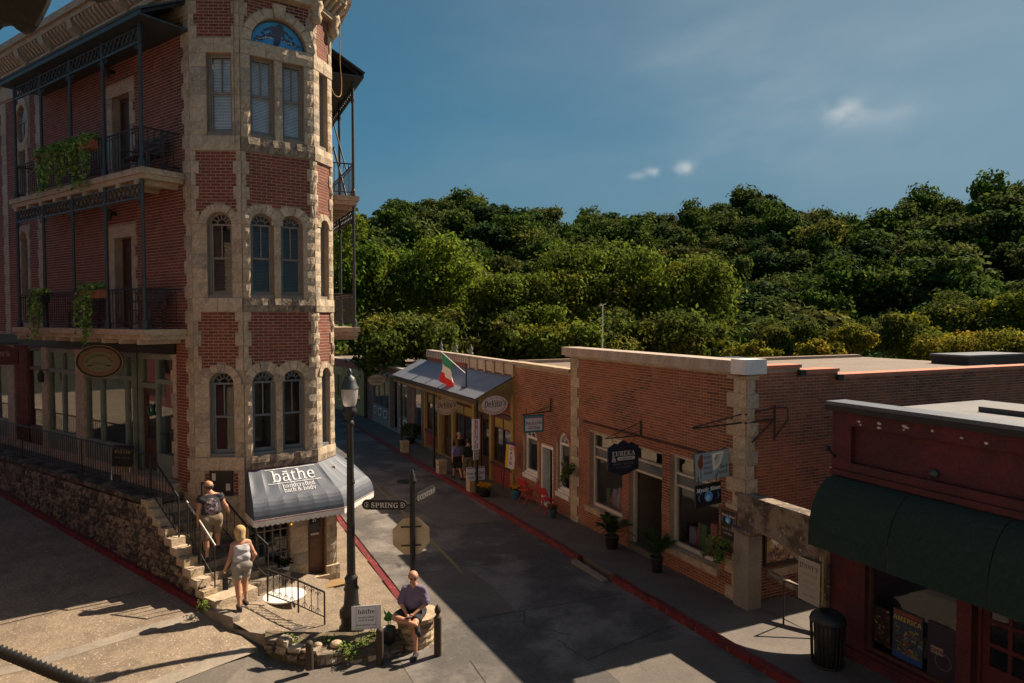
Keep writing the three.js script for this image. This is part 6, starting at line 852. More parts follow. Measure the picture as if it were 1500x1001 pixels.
// ---- the restaurant with the tin porch
const rest = thing('restaurant', 'yellow and red panelled restaurant front under a tin porch roof', 'building');
{
  const g = rest, bays = [[22.45, 24.2], [26.5, 28.5], [30.9, 32.6]], drs = [[24.5, 25.9], [28.9, 30.4]], hs = bays.map(([a, b]) => uh(a, b, 0.55, 2.35)).concat(drs.map(([a, b]) => uh(a, b, -0.3, 2.3)));
  part('wall', wallGeo(FS, -33, -22.31, -0.8, 3.95, hs, 0.3), M.palePaint, g);
  for (const [a, b] of bays) { const h = uh(a, b, 0.55, 2.35); shopPane(g, h, M.maroonTrim, { z: -0.02, fw: 0.07, rows: [0.62, 1.9, 2.28], cols: 2, solid: [1], solidM: M.yellow }); for (let k = 0; k < 2; k++) { const s0 = lerp(h.s0, h.s1, k / 2) + 0.05, s1 = lerp(h.s0, h.s1, (k + 1) / 2) - 0.05; part('panel', on(FS, bx(s0, s1, -0.2, 0.45, -0.01, 0.03)), M.redPanel, g); part('panel', on(FS, bx(s0, s1, 2.55, 2.95, -0.01, 0.03)), M.redPanel, g); } part('moulding', on(FS, [bx(h.s0 - 0.1, h.s1 + 0.1, 2.38, 2.5, 0.002, 0.09)]), M.maroonTrim, g); part('moulding', on(FS, bx(h.s0 - 0.1, h.s1 + 0.1, 0.46, 0.54, 0.002, 0.1)), M.maroonTrim, g); }
  for (const [a, b] of drs) { const h = uh(a, b, -0.3, 2.3), d = sub('door', g); part('door_frame', on(FS, poly(rectPts(h.s0, h.s1, -0.3, 2.3), 0.1, [rectPts(h.s0 + 0.08, h.s1 - 0.08, -0.28, 2.2).reverse()]).translate(0, 0, -0.25)), M.maroonTrim, d); part('door_leaf', on(FS, poly(rectPts(h.s0 + 0.08, h.s1 - 0.08, -0.25, 2.18), 0.05, [rectPts(h.s0 + 0.2, h.s1 - 0.2, 0.5, 2.0).reverse()]).translate(0, 0, -0.24)), M.doorWood, d); part('pane', on(FS, bx(h.s0 + 0.2, h.s1 - 0.2, 0.5, 2.0, -0.22, -0.217)), M.glass, d); }
  for (const u of [22.36, 24.35, 26.2, 28.7, 30.65, 32.8]) part('pilaster', on(FS, bx(-u - 0.11, -u + 0.11, -0.4, 3.3, 0.001, 0.07)), M.yellow, g);
  shellOf(g, 22.31, 33, 3.95, 14, M.tanRoof, M.mortar);
  // parapet: striped brackets on the left, panelled cornice on the right
  part('parapet', on(FS, bx(-32.6, -22.31, 3.95, 4.42, -0.25, -0.05)), M.brickSideFlat, g); part('parapet_cap', on(FS, bx(-32.66, -22.31, 4.42, 4.5, -0.32, 0.0)), M.creamCap, g);
  for (let k = 0; k < 24; k++) part('striped_block', on(FS, bx(-32.5 + k * 0.24, -32.38 + k * 0.24, 4.16, 4.42, -0.05, 0.05)), M.cream, g); part('stripe_ground', on(FS, bx(-32.6, -26.8, 4.14, 4.415, -0.05, 0.03)), M.redPanel, g);
  for (let k = 0; k < 5; k++) part('cornice_panel', on(FS, bx(-26.6 + k * 0.88, -25.8 + k * 0.88, 4.03, 4.41, -0.05, 0.03)), M.creamCap, g); for (let k = 0; k < 6; k++) part('cornice_bracket', on(FS, bx(-26.75 + k * 0.88, -26.62 + k * 0.88, 3.98, 4.42, -0.05, 0.08)), M.stoneB, g);
  for (const u of [26.75, 28.6, 30.6]) part('finial', on(FS, lathe([[0.1, 4.56], [0.1, 4.62], [0.04, 4.68], [0.09, 4.76], [0.075, 4.84], [0.02, 4.9], [0.035, 4.95], [0, 5.0]], 10).translate(-u, 0, -0.08)), M.whiteRoof, g);
  // tin porch: each sheet of corrugation a panel
  const porch = sub('porch', g), zf = 1.48;
  for (let k = 0; k < 14; k++) { const s0 = -33.6 + k * 0.805, n = 20; part('tin_sheet', on(FS, sheet(n, 2, (a, b) => { const s = s0 + 0.8 * a, r = 0.03 * Math.max(0, Math.cos(a * Math.PI * 2 * 4)); return [s, lerp(3.96, 3.22, b) + r + 0.002 * (k % 2), lerp(-0.04, zf, b)]; })), M.tin, porch); }
  part('eave_beam', on(FS, bx(-33.5, -22.4, 3.02, 3.18, zf - 0.14, zf - 0.04)), M.rust, porch); part('gable_board', on(FS, poly([[-0.02, 3.92], [zf - 0.05, 3.2], [zf - 0.05, 3.05], [0.35, 3.05], [0, 3.3]], 0.05).rotateY(-Math.PI / 2).translate(-22.4, 0, 0)), M.palePaint, porch);
  { const tr = []; for (let s = -33.4; s < -22.5; s += 0.22) tr.push(new THREE.TorusGeometry(0.09, 0.014, 4, 8, Math.PI).rotateZ(Math.PI).translate(s, 3.02, zf - 0.03)); part('eave_fretwork', on(FS, tr), M.yellow, porch).userData.kind = 'stuff'; }
  for (const u of [22.45, 27.3, 32.3]) { const q = part('porch_post', on(FS, [rod([-u, walkU(u) + 0.05, zf - 0.09], [-u, 3.05, zf - 0.09], 0.055)]), M.boxBlack, porch); }
  for (const [u, h, lb] of [[22.9, 0.5, 'square stone pedestal at the kerb beside the low white board'], [26.35, 0.5, 'square stone pedestal at the kerb by the strolling couple'], [31.8, 0.5, 'square stone pedestal at the kerb near the potted shrub']]) { const pd = thing('stone_pedestal', lb, 'pedestal', [0, 0, 0], 0, 'stone pedestals under the porch'); for (let r = 0; r < 3; r++) part('stone', rock(FS, -u - 0.19, -u + 0.19, walkU(u) + r * h / 3 - 0.02, walkU(u) + (r + 1) * h / 3 - 0.006, zf - 0.26, zf + 0.08, 0.04, 3, 2), M.stoneB, pd); part('capping', on(FS, bx(-u - 0.21, -u + 0.21, walkU(u) + h, walkU(u) + h + 0.05, zf - 0.29, zf + 0.1)), M.stoneB, pd); }
  const fl = thing('flag', 'green white and red tricolour flag on a pole above the tin porch', 'flag'); part('mast', on(FS, rod([-24.5, 3.3, 1.0], [-24.5, 4.35, 1.0], 0.03)), M.iron, fl); part('mount', on(FS, bx(-24.65, -24.3, 3.3, 3.46, 0.9, 1.15)), M.iron, fl); part('pole', on(FS, rod([-24.5, 3.95, 1.02], [-26.5, 4.72, 1.35], 0.018)), M.whiteCloth, fl);
  const cl = sheet(10, 30, (a, b) => { const k = lerp(0.35, 1, a), x = lerp(-25.4, -26.45, a) + 0.05 * Math.sin(b * 9 + a * 4) * b, y = lerp(4.32, 4.7, a) - b * 1.2, z = lerp(1.22, 1.34, a) + 0.07 * Math.sin(a * 9 + b * 5) * (0.3 + b); return [x, y, z]; });
  const C = [], Pp = cl.attributes.position.array; const trip = []; // three cloth bands, split by the sheet's own rows
  const bands = [[], [], []]; const per = 30; let ti = 0; for (let i = 0; i < 10; i++) for (let j = 0; j < per; j++) for (let q = 0; q < 2; q++, ti++) bands[Math.min(2, Math.floor(j / 10))].push(...Array.from(Pp.slice(ti * 9, ti * 9 + 9)));
  [[0.03, 0.26, 0.14], [0.72, 0.70, 0.66], [0.6, 0.025, 0.03]].forEach((c, k) => { const q = new THREE.BufferGeometry(); q.setAttribute('position', new THREE.Float32BufferAttribute(bands[k], 3)); q.computeVertexNormals(); part(['green_band', 'white_band', 'red_band'][k], on(FS, q), mat({ c, s: 0.5, n: 0.06, bump: 0.001 }), fl); });
}
// ---- the grey shop, and the yellow one round the bend
{
  const g = thing('grey_shop', 'grey framed shop with white edged panels between brick piers', 'building'), list = [];
  part('wall', [wallGeo(FS, -46.5, -33.02, -1.1, 3.15, [uh(33.6, 35.1, -0.4, 2.75), uh(36.2, 37.9, -0.2, 2.75), uh(38.2, 39.8, -0.4, 2.6), uh(40.1, 44.2, -0.2, 2.75)], 0.3)], M.grey, g);
  for (const [a, b] of [[33.05, 33.55], [35.15, 36.1], [44.3, 46.5]]) layBricks(list, FS, -b, -a, -0.8, 2.95, []); setBricks(list, M.brickOrange, g, 0);
  setBricks(layBricks([], FS, -46.5, -33.05, 2.82, 3.12, []), M.brickOrange, g, 0);
  shopPane(g, uh(33.6, 35.1, -0.4, 2.75), M.grey, { z: -0.05, rows: [-0.3, 2.68] }); shopPane(g, uh(36.2, 37.9, -0.2, 2.75), M.grey, { z: -0.05, rows: [0.55, 2.2, 2.68], cols: 2 }); shopPane(g, uh(40.1, 44.2, -0.2, 2.75), M.grey, { z: -0.05, rows: [0.55, 2.2, 2.68], cols: 3 });
  for (const s of [-37.7, -36.9, -43.9, -42.6, -41.3]) { part('panel', on(FS, poly(rectPts(s, s + 0.62, -0.05, 0.42), 0.03, [rectPts(s + 0.07, s + 0.55, 0.02, 0.35).reverse()]).translate(0, 0, -0.02)), M.white, g); part('panel', on(FS, bx(s + 0.06, s + 0.56, 0.0, 0.37, -0.02, 0.0)), M.greyPanel, g); }
  for (const s of [-37.7, -36.9, -43.9, -42.6, -41.3]) part('panel', on(FS, poly(rectPts(s, s + 0.62, 2.3, 2.66), 0.03, [rectPts(s + 0.06, s + 0.56, 2.36, 2.6).reverse()]).translate(0, 0, 0.0)), M.white, g);
  part('door_leaf', on(FS, [bx(-39.7, -38.3, -0.4, 0.4, -0.9, -0.85)]), M.greyPanel, g); part('coping', on(FS, bx(-46.6, -33.02, 3.15, 3.25, -0.35, 0.08)), M.creamCap, g);
  shellOf(g, 33.02, 46.5, 3.15, 13, M.tanRoof, M.mortar); part('chimney', on(FS, bx(-44.6, -43.6, 2.6, 4.0, -4.2, -3.4)), M.stoneB, g);
  part('neon_sign', on(FS, bx(-34.7, -34.45, 1.2, 1.75, -0.42, -0.4)), flat([0.5, 0.02, 0.1], 0.4, { emissive: 0xff1040, emissiveIntensity: 0.35 }), g, 'small red neon sign in the shop window');
  const y = thing('yellow_shop', 'pale yellow shop with green edged panels at the bend of the street', 'building'), a = S(54.5, 9.1), b = S(46.6, 10.35), l = Math.hypot(b[0] - a[0], b[1] - a[1]), F = fr(a, [(b[0] - a[0]) / l, (b[1] - a[1]) / l]);
  part('wall', wallGeo(F, -10, l - 0.05, -1.5, 2.5, [{ s0: 1.5, s1: 3.7, y0: 0.2, y1: 1.9 }, { s0: 4.6, s1: 7.2, y0: 0.2, y1: 1.9 }], 0.3), M.yellow, y); part('brick_parapet', on(F, bx(-10, l, 2.5, 3.0, -0.4, 0.04)), M.brickSideFlat, y); part('coping', on(F, bx(-10, l, 3.0, 3.08, -0.45, 0.1)), M.creamCap, y);
  shopPane(y, { s0: 1.5, s1: 3.7, y0: 0.2, y1: 1.9 }, M.yellow, { F, z: -0.04, rows: [0.28, 1.82], cols: 2 }); shopPane(y, { s0: 4.6, s1: 7.2, y0: 0.2, y1: 1.9 }, M.yellow, { F, z: -0.04, rows: [0.28, 1.82], cols: 2 });
  for (const s of [0.3, 1.6, 2.8, 4.7, 6.0]) { part('panel', on(F, poly(rectPts(s, s + 0.9, 2.0, 2.4), 0.03, [rectPts(s + 0.07, s + 0.83, 2.07, 2.33).reverse()])), M.cream, y); part('panel', on(F, poly(rectPts(s, s + 0.9, -0.5, 0.05), 0.03, [rectPts(s + 0.07, s + 0.83, -0.43, -0.02).reverse()])), M.cream, y); }
  part('inner_wall', on(F, bx(-9.8, l - 0.3, -1.5, 2.4, -3.2, -3)), M.interior, y); part('roof', on(F, bx(-10, l - 0.3, 2.35, 2.49, -12, -0.3)), M.tanRoof, y); part('side_wall', on(F, [bx(-10, -9.8, -1.5, 2.4, -12, -0.3), bx(l - 0.4, l - 0.2, -1.5, 2.4, -12, -0.3), bx(-10, l - 0.2, -1.5, 2.4, -12.2, -12)]), M.mortar, y);
  part('orange_dress', on(F, [lathe([[0.1, 0.55], [0.32, 0.6], [0.2, 1.1], [0.22, 1.4], [0.08, 1.55]], 10).translate(6.4, 0, -0.5)]), flat([0.6, 0.12, 0.03], 0.8), y, 'orange dress on show in the window');
}

// ---------------------------------------------------------------- signs and goods along the shops
// a board that sticks out from the shop wall at (u, v middle, y); its face looks down the street
function hanging(name, label, u, v, y, w, h, m, o = {}) {
  const p = S(u, v), g = thing(name, label, 'sign'), F = fr([p[0], p[1]], NS).multiply(new THREE.Matrix4().makeTranslation(0, y, 0)).multiply(new THREE.Matrix4().makeRotationZ(o.roll || 0));
  const shape = o.shape || (o.oval ? Array.from({ length: 32 }, (_, i) => [w / 2 * Math.cos(i * Math.PI / 16), h / 2 * Math.sin(i * Math.PI / 16)]) : rectPts(-w / 2, w / 2, -h / 2, h / 2));
  part('board', on(F, poly(shape, 0.04).translate(0, 0, -0.02)), o.edge || M.boxBlack, g);
  for (const s of [1, -1]) { const q = new THREE.ShapeGeometry(new THREE.Shape(shape.map(([a, b]) => new THREE.Vector2(a * 0.985, b * 0.985)))), P = q.attributes.position, uv = []; for (let i = 0; i < P.count; i++) uv.push(P.getX(i) / w + 0.5, P.getY(i) / h + 0.5); q.setAttribute('uv', new THREE.Float32BufferAttribute(uv, 2)); q.translate(0, 0, 0.0225); if (s < 0) q.rotateY(Math.PI); q.applyMatrix4(F); add('print', q, m, g); }
  if (o.hang) for (const s of [-0.35, 0.35]) part('hanger', on(F, rod([s * w, h / 2 - 0.02, 0], [s * w, h / 2 + o.hang, 0], 0.008)), M.iron, g);
  return g;
}
const eurekaShape = [[-0.46, -0.3], [-0.3, -0.34], [-0.15, -0.4], [0, -0.43], [0.15, -0.4], [0.3, -0.34], [0.46, -0.3], [0.46, 0.3], [0.36, 0.33], [0.26, 0.4], [0.16, 0.36], [0.08, 0.42], [0, 0.46], [-0.08, 0.42], [-0.16, 0.36], [-0.26, 0.4], [-0.36, 0.33], [-0.46, 0.3]];
hanging('shop_sign', 'dark blue shaped board lettered EUREKA & COMPANY under an iron bracket', 14.5, 9.82, 2.52, 0.92, 0.9, printMat(512, 500, (x, w, h) => { x.fillStyle = '#1c2238'; x.fillRect(0, 0, w, h); ctext(x, 'EUREKA', 256, 180, 'bold 92px serif', '#e0dbd0', 400); ctext(x, '&', 96, 256, 'bold 100px serif', '#e0dbd0'); x.fillStyle = '#d6d0c6'; x.beginPath(); x.roundRect(150, 226, 300, 50, 25); x.fill(); ctext(x, 'COMPANY', 300, 253, 'bold 42px serif', '#1c2238', 260); ctext(x, 'jewelry • perfume', 256, 322, 'italic 42px serif', '#8d8b88', 360); ctext(x, 'art • clothing', 256, 370, 'italic 42px serif', '#8d8b88', 330); }), { shape: eurekaShape, hang: 0.1 });
hanging('shop_sign', 'weathered blue grey board lettered Back Porch with a white fretwork fan', 11.25, 9.85, 2.98, 0.92, 0.6, printMat(512, 336, (x, w, h) => { x.fillStyle = '#8fa0a8'; x.fillRect(0, 0, w, h); x.fillStyle = '#7a3418'; x.beginPath(); x.ellipse(84, 120, 38, 70, 0, 0, 7); x.fill(); x.beginPath(); x.ellipse(98, 50, 28, 32, 0, 0, 7); x.fill(); x.fillRect(78, 180, 10, 120); x.fillStyle = '#33363a'; ['Fiber', 'Gallery', 'Pottery', 'Studio'].forEach((s, i) => ctext(x, s, 190, 62 + i * 62, 'italic bold 50px serif', '#2c3034', 124)); x.fillStyle = '#e4dfce'; x.beginPath(); x.moveTo(256, 30); x.lineTo(430, 20); x.quadraticCurveTo(400, 200, 270, 232); x.fill(); x.strokeStyle = '#6c797d'; x.lineWidth = 7; for (let i = 0; i < 8; i++) { const a = 0.15 + i * 0.17; x.beginPath(); x.moveTo(290 + 30 * Math.cos(a), 50 + 30 * Math.sin(a)); x.lineTo(268 + 140 * Math.cos(a), 30 + 165 * Math.sin(a)); x.stroke(); } ctext(x, 'Back', 430, 200, 'italic bold 60px serif', '#25292c', 120); ctext(x, 'Porch', 400, 266, 'italic bold 64px serif', '#25292c', 160); }), { edge: M.greyPanel, roll: 0.06 });
const moon = (x, cx, cy, r) => { x.fillStyle = '#4a96dc'; x.beginPath(); x.arc(cx, cy, r, 0, 7); x.fill(); x.fillStyle = '#9fc8e4'; x.beginPath(); x.arc(cx - r * 0.2, cy + r * 0.2, r * 0.55, 0, 7); x.fill(); x.fillStyle = '#3a7ab4'; for (const d of [-1, 1]) { x.beginPath(); x.arc(cx + d * r * 1.75, cy, r * 0.8, d > 0 ? -1.2 : Math.PI - 1.2, d > 0 ? 1.9 : Math.PI + 1.9); x.arc(cx + d * r * 1.4, cy, r * 0.85, d > 0 ? 1.5 : Math.PI + 1.5, d > 0 ? -0.8 : Math.PI - 0.8, true); x.fill(); } };
hanging('shop_sign', 'black hanging board lettered Mystic Moon with a blue moon', 11.2, 9.72, 2.38, 0.68, 0.46, printMat(384, 260, (x, w, h) => { x.fillStyle = '#0c0c12'; x.fillRect(0, 0, w, h); moon(x, 192, 150, 62); ctext(x, 'Mystic Moon', 192, 62, 'italic bold 66px serif', '#eef4fa', 360); }), { hang: 0.18, roll: 0.06 });
{ const g = thing('shop_sign', 'framed brown board lettered Mystic Moon Psychic Salon fixed to the stone corner', 'sign'), F = FS.clone().multiply(new THREE.Matrix4().makeTranslation(-11.22, 1.66, 0.09)); part('board', on(F, bx(-0.24, 0.24, -0.34, 0.34, -0.03, 0.0)), M.wood, g); plate('print', 0.42, 0.62, printMat(256, 378, (x, w, h) => { x.fillStyle = '#1e1214'; x.fillRect(0, 0, w, h); moon(x, 128, 130, 46); ctext(x, 'Mystic Moon', 128, 70, 'italic bold 46px serif', '#c9c6c2', 236); ctext(x, 'Psychic Salon', 128, 246, 'italic 40px serif', '#b9b2ac', 220); ctext(x, 'and More', 128, 306, 'italic 40px serif', '#b9b2ac', 160); }), g, F.clone().multiply(new THREE.Matrix4().makeTranslation(0, 0, 0.003))); }
const peas = (x, w, h) => { x.fillStyle = '#ddd4d8'; x.fillRect(0, 0, w, h); x.fillStyle = '#22222c'; for (let i = 0; i < 14; i++) x.fillRect(i * w / 14, (i % 2) * 10, w / 14, 16); ctext(x, 'Peas in a Pod', w / 2, h * 0.45, 'bold 76px serif', '#1a1418', w * 0.94); ctext(x, 'Gift Shop', w / 2, h * 0.78, 'bold 70px serif', '#1a1418', w * 0.72); };
{ const g = hanging('shop_sign', 'small teal framed board lettered Peas in a Pod on an iron bracket', 19.4, 9.72, 2.72, 0.72, 0.56, printMat(384, 300, (x, w, h) => { x.fillStyle = '#0e7a8a'; x.fillRect(0, 0, w, h); x.save(); x.translate(32, 32); peas(x, w - 64, h - 64); x.restore(); }), { edge: M.ironGreen, hang: 0.2 }); }
{ const g = hanging('shop_sign', 'low white board lettered Peas in a Pod standing on the pedestal', 22.55, 8.98, 0.52, 0.7, 0.48, printMat(384, 280, peas), { edge: M.white }); part('post', on(fr(S(22.55, 8.98), NS), rod([0, walkU(22.5), -0.04], [0, 0.4, -0.04], 0.03)), M.wood, g); }
const dev = (x, w, h) => { x.fillStyle = '#d6ccc6'; x.fillRect(0, 0, w, h); ctext(x, 'DeVito’s', w / 2, h * 0.42, 'italic bold 150px serif', '#123218', w * 0.84); x.fillStyle = '#5a3030'; x.fillRect(w * 0.3, h * 0.58, w * 0.45, 6); arcText(x, 'RESTAURANT', w / 2, h * 0.5, w * 0.42, h * 0.4, Math.PI * 0.84, Math.PI * 0.16, 'bold 50px serif', '#6a1c24', true); arcText(x, 'the one and only', w / 2, h * 0.5, w * 0.4, h * 0.4, Math.PI * 1.2, Math.PI * 1.8, 'bold 28px serif', '#3a3434'); };
hanging('restaurant_sign', 'white oval board lettered in green script RESTAURANT hung at the porch end', 22.3, 9.62, 2.98, 1.02, 0.68, printMat(512, 340, dev), { oval: true, edge: M.creamCap, hang: 0.12, roll: 0.05 });
hanging('restaurant_sign', 'shaded oval restaurant board hung deep under the tin porch', 27.6, 9.65, 2.3, 1.0, 0.74, printMat(512, 380, dev), { oval: true, edge: M.creamCap, hang: 0.5 });
hanging('brunch_sign', 'tall white sign with BRUNCH in red letters on a porch post', 22.3, 8.9, 1.98, 0.28, 1.08, printMat(160, 617, (x, w, h) => { x.fillStyle = '#e2dade'; x.fillRect(0, 0, w, h); [...'BRUNCH'].forEach((c, i) => ctext(x, c, 80, 62 + i * 98, 'bold 118px serif', '#8a0c1c')); }), { edge: M.white });
hanging('notice_sign', 'small pale notice under the brunch sign', 22.3, 8.9, 1.26, 0.2, 0.36, printMat(128, 230, (x, w, h) => { x.fillStyle = '#a89c98'; x.fillRect(0, 0, w, h); ctext(x, '&', 64, 34, 'bold 40px serif', '#7a3a2a'); ctext(x, 'MORE', 64, 104, 'bold 38px serif', '#a04a2a', 110); ctext(x, 'INSIDE', 64, 170, 'bold 34px serif', '#6a5a50', 110); }), { edge: M.white });
hanging('shop_sign', 'cream oval board lettered GOURMET EUREKA over the pavement', 39.8, 9.6, 2.42, 1.12, 0.72, printMat(384, 250, (x, w, h) => { x.fillStyle = '#d0b894'; x.fillRect(0, 0, w, h); x.strokeStyle = '#6a3a24'; x.lineWidth = 8; x.beginPath(); x.ellipse(192, 125, 180, 114, 0, 0, 7); x.stroke(); ctext(x, 'GOURMET', 192, 96, 'bold 54px serif', '#4a3020', 290); ctext(x, 'EUREKA', 192, 160, 'bold 54px serif', '#4a3020', 250); }), { oval: true, edge: M.wood, hang: 0.3 });
{ // oval sign and A-board by the left shopfront
  const g = thing('oval_sign', 'large oval checkered border sign lettered WILSON & WILSON under the balcony', 'sign'), F = FL.clone().multiply(new THREE.Matrix4().makeTranslation(-2.75, 5.08, 0.72)).multiply(new THREE.Matrix4().makeRotationY(0.62));
  const el = (k) => Array.from({ length: 40 }, (_, i) => [0.56 * k * Math.cos(i * Math.PI / 20), 0.385 * k * Math.sin(i * Math.PI / 20)]);
  part('board', on(F, poly(el(1), 0.05).translate(0, 0, -0.025)), M.wood, g);
  const pm = printMat(768, 528, (x, w, h) => { x.fillStyle = '#a08a5c'; x.fillRect(0, 0, w, h); x.save(); x.translate(384, 264); const E2 = (a, b, c) => { x.fillStyle = c; x.beginPath(); x.ellipse(0, 0, a, b, 0, 0, 7); x.fill(); }; E2(370, 254, '#141a12'); E2(330, 222, '#8a6a44'); for (let r = 0; r < 5; r++) for (let i = 0; i < 96; i++) { if ((r + i) % 2) continue; const a = 2 * Math.PI * i / 96, k = 1 - r * 0.055; x.fillStyle = '#1c1a14'; x.fillRect(318 * k * Math.cos(a) - 7, 212 * k * Math.sin(a) - 6, 14, 12); } E2(245, 160, '#6d6a4c'); x.restore(); arcText(x, 'WILSON&WILSON', 384, 290, 205, 130, Math.PI * 1.06, Math.PI * 1.94, 'bold 58px serif', '#1c2016'); ctext(x, 'folkart co.', 384, 282, '62px serif', '#20241a', 250); x.fillStyle = '#1c2a18'; for (const d of [-1, 1]) { x.beginPath(); x.moveTo(384 + d * 90, 330); x.quadraticCurveTo(384 + d * 160, 290, 384 + d * 200, 330); x.quadraticCurveTo(384 + d * 160, 345, 384 + d * 90, 330); x.fill(); } ctext(x, 'est. 1986 on site', 384, 372, '36px serif', '#26281c', 230); });
  const q = new THREE.ShapeGeometry(new THREE.Shape(el(0.99).map(([a, b]) => new THREE.Vector2(a, b)))), P = q.attributes.position, uv = []; for (let i = 0; i < P.count; i++) uv.push(P.getX(i) / 1.12 + 0.5, P.getY(i) / 0.77 + 0.5); q.setAttribute('uv', new THREE.Float32BufferAttribute(uv, 2)); add('print', q.translate(0, 0, 0.028).applyMatrix4(F), pm, g); for (const s of [-0.3, 0.3]) part('hanger', on(F, rod([s, 0.3, 0], [s, 0.62, 0], 0.008)), M.iron, g);
  const a = thing('welcome_board', 'small black A-board chalked Welcome on the terrace', 'sign'), Fa = FL.clone().multiply(new THREE.Matrix4().makeTranslation(-2.75, 2.2, 0.32)).multiply(new THREE.Matrix4().makeRotationY(0.45)); part('front_board', on(Fa, at(bx(-0.27, 0.27, 0.35, 0.86, -0.012, 0.012), 0, 0, 0, 0, -0.16)), M.boxBlack, a); part('back_board', on(Fa, at(bx(-0.27, 0.27, 0.1, 0.86, -0.012, 0.012), 0, 0, -0.28, 0, 0.16)), M.stoneB, a); for (const s of [-0.24, 0.24]) part('leg', on(Fa, at(bx(s - 0.02, s + 0.02, 0, 0.36, -0.012, 0.012), 0, 0, 0, 0, -0.16)), M.white, a);
  plate('print', 0.5, 0.46, printMat(256, 236, (x, w, h) => { x.fillStyle = '#15100e'; x.fillRect(0, 0, w, h); ctext(x, 'Welcome', 128, 70, 'bold 62px serif', '#b49a50', 230); ctext(x, 'please come in', 128, 140, 'italic 40px serif', '#8a7c5c', 200); }), a, Fa.clone().multiply(new THREE.Matrix4().makeRotationX(-0.16)).multiply(new THREE.Matrix4().makeTranslation(0, 0.61, 0.015)));
  const b = thing('dark_sign', "dark maroon hanging sign lettered FLYNN'S at the far end of the shopfront", 'sign'), Fb = FL.clone().multiply(new THREE.Matrix4().makeTranslation(-8.3, 5.1, 0.95)).multiply(new THREE.Matrix4().makeRotationY(0.6)); part('board', on(Fb, poly([[-0.6, -0.3], [0.6, -0.3], [0.6, 0.1], [0.35, 0.22], [0, 0.26], [-0.35, 0.22], [-0.6, 0.1]], 0.04)), M.maroonTrim, b); plate('print', 1.1, 0.36, printMat(330, 108, (x, w, h) => { x.clearRect(0, 0, w, h); ctext(x, "FLYNN'S", 165, 40, 'bold 52px serif', '#a08a76', 260); ctext(x, 'fashions', 165, 86, 'italic 34px serif', '#7a5a40', 200); }, { transparent: true, alphaTest: 0.35 }), b, Fb.clone().multiply(new THREE.Matrix4().makeTranslation(0, -0.05, 0.043))); part('arm', on(Fb, rod([-0.6, 0.3, 0.02], [0.6, 0.3, 0.02], 0.015)), M.iron, b);
  const ln = thing('wall_lantern', 'small lit amber lantern on the shopfront pilaster', 'lantern'); part('bracket', on(FL, rod([-7.5, 4.62, 0.02], [-7.5, 4.66, 0.2], 0.012)), M.iron, ln); part('cage', on(FL, lathe([[0.05, 4.3], [0.08, 4.34], [0.08, 4.54], [0.02, 4.64]], 6).translate(-7.5, 0, 0.2)), M.iron, ln); part('bulb', on(FL, new THREE.SphereGeometry(0.05, 8, 6).translate(-7.5, 4.36, 0.2)), M.bulb, ln);
}
// OPEN feather flag, chairs, pots
{ const g = thing('open_flag', 'yellow blue and orange OPEN flag beside the gift shop window', 'flag'), F = FS.clone().multiply(new THREE.Matrix4().makeTranslation(-21.75, 1.25, 0.4)).multiply(new THREE.Matrix4().makeRotationY(0.5)).multiply(new THREE.Matrix4().makeRotationZ(-0.08)); plate('cloth', 0.42, 0.95, printMat(160, 360, (x, w, h) => { x.fillStyle = '#c8c0c4'; x.fillRect(0, 0, w, h); x.fillStyle = '#c8a41e'; x.fillRect(0, 40, 50, 320); x.fillStyle = '#28286a'; x.fillRect(0, 0, w, 42); x.fillStyle = '#c4542a'; x.beginPath(); x.moveTo(160, 42); x.lineTo(160, 220); x.lineTo(118, 42); x.fill(); [...'OPEN'].forEach((c, i) => ctext(x, c, 92, 90 + i * 66, 'bold 62px sans-serif', '#2a2440')); }), g, F); part('staff', on(F, rod([-0.22, -1.35, 0], [-0.22, 0.55, 0], 0.014)), M.iron, g); }
function foldChair(u, v, turn, label) { const p = S(u, v), g = thing('folding_chair', label, 'chair', [p[0], walkU(u), p[1]], turn, 'red folding chairs outside the gift shop'); for (const x of [-0.19, 0.19]) { part('leg', rod([x, 0, 0.2], [x, 0.85, -0.2], 0.016), M.redChair, g); part('leg', rod([x * 0.9, 0, -0.24], [x * 0.9, 0.45, 0.2], 0.016), M.redChair, g); } for (let i = 0; i < 5; i++) part('seat_slat', bx(-0.19, 0.19, 0.43, 0.45, -0.17 + i * 0.08, -0.105 + i * 0.08), M.redChair, g); for (let i = 0; i < 3; i++) part('back_slat', at(bx(-0.19, 0.19, 0, 0.07, -0.01, 0.01), 0, 0.6 + i * 0.09, -0.1 - i * 0.04, 0, -0.4), M.redChair, g); part('stretcher', rod([-0.19, 0.12, 0.14], [0.19, 0.12, 0.14], 0.012), M.redChair, g); }
foldChair(20.55, 10.0, 2.3, 'red folding chair by the arched window with the flower tub'); foldChair(19.1, 10.0, 2.3, 'red folding chair on the near side of the white door');
const green = (a, b) => () => { const k = rr(a, b); return rnd() < 0.15 ? [0.16 * k, 0.17 * k, 0.04 * k] : [0.07 * k, 0.12 * k, 0.03 * k]; };
function pot(name, label, u, v, r, h, m, draw, group) { const p = S(u, v), g = thing(name, label, 'potted plant', [p[0], walkU(u), p[1]], 0, group); part('pot', lathe([[0, 0], [r * 0.7, 0], [r, h * 0.92], [r * 1.06, h * 0.93], [r * 1.06, h], [r * 0.9, h], [r * 0.86, h * 0.9], [0, h * 0.88]], 16), m, g); draw(g, r, h); return g; }
seed(101);
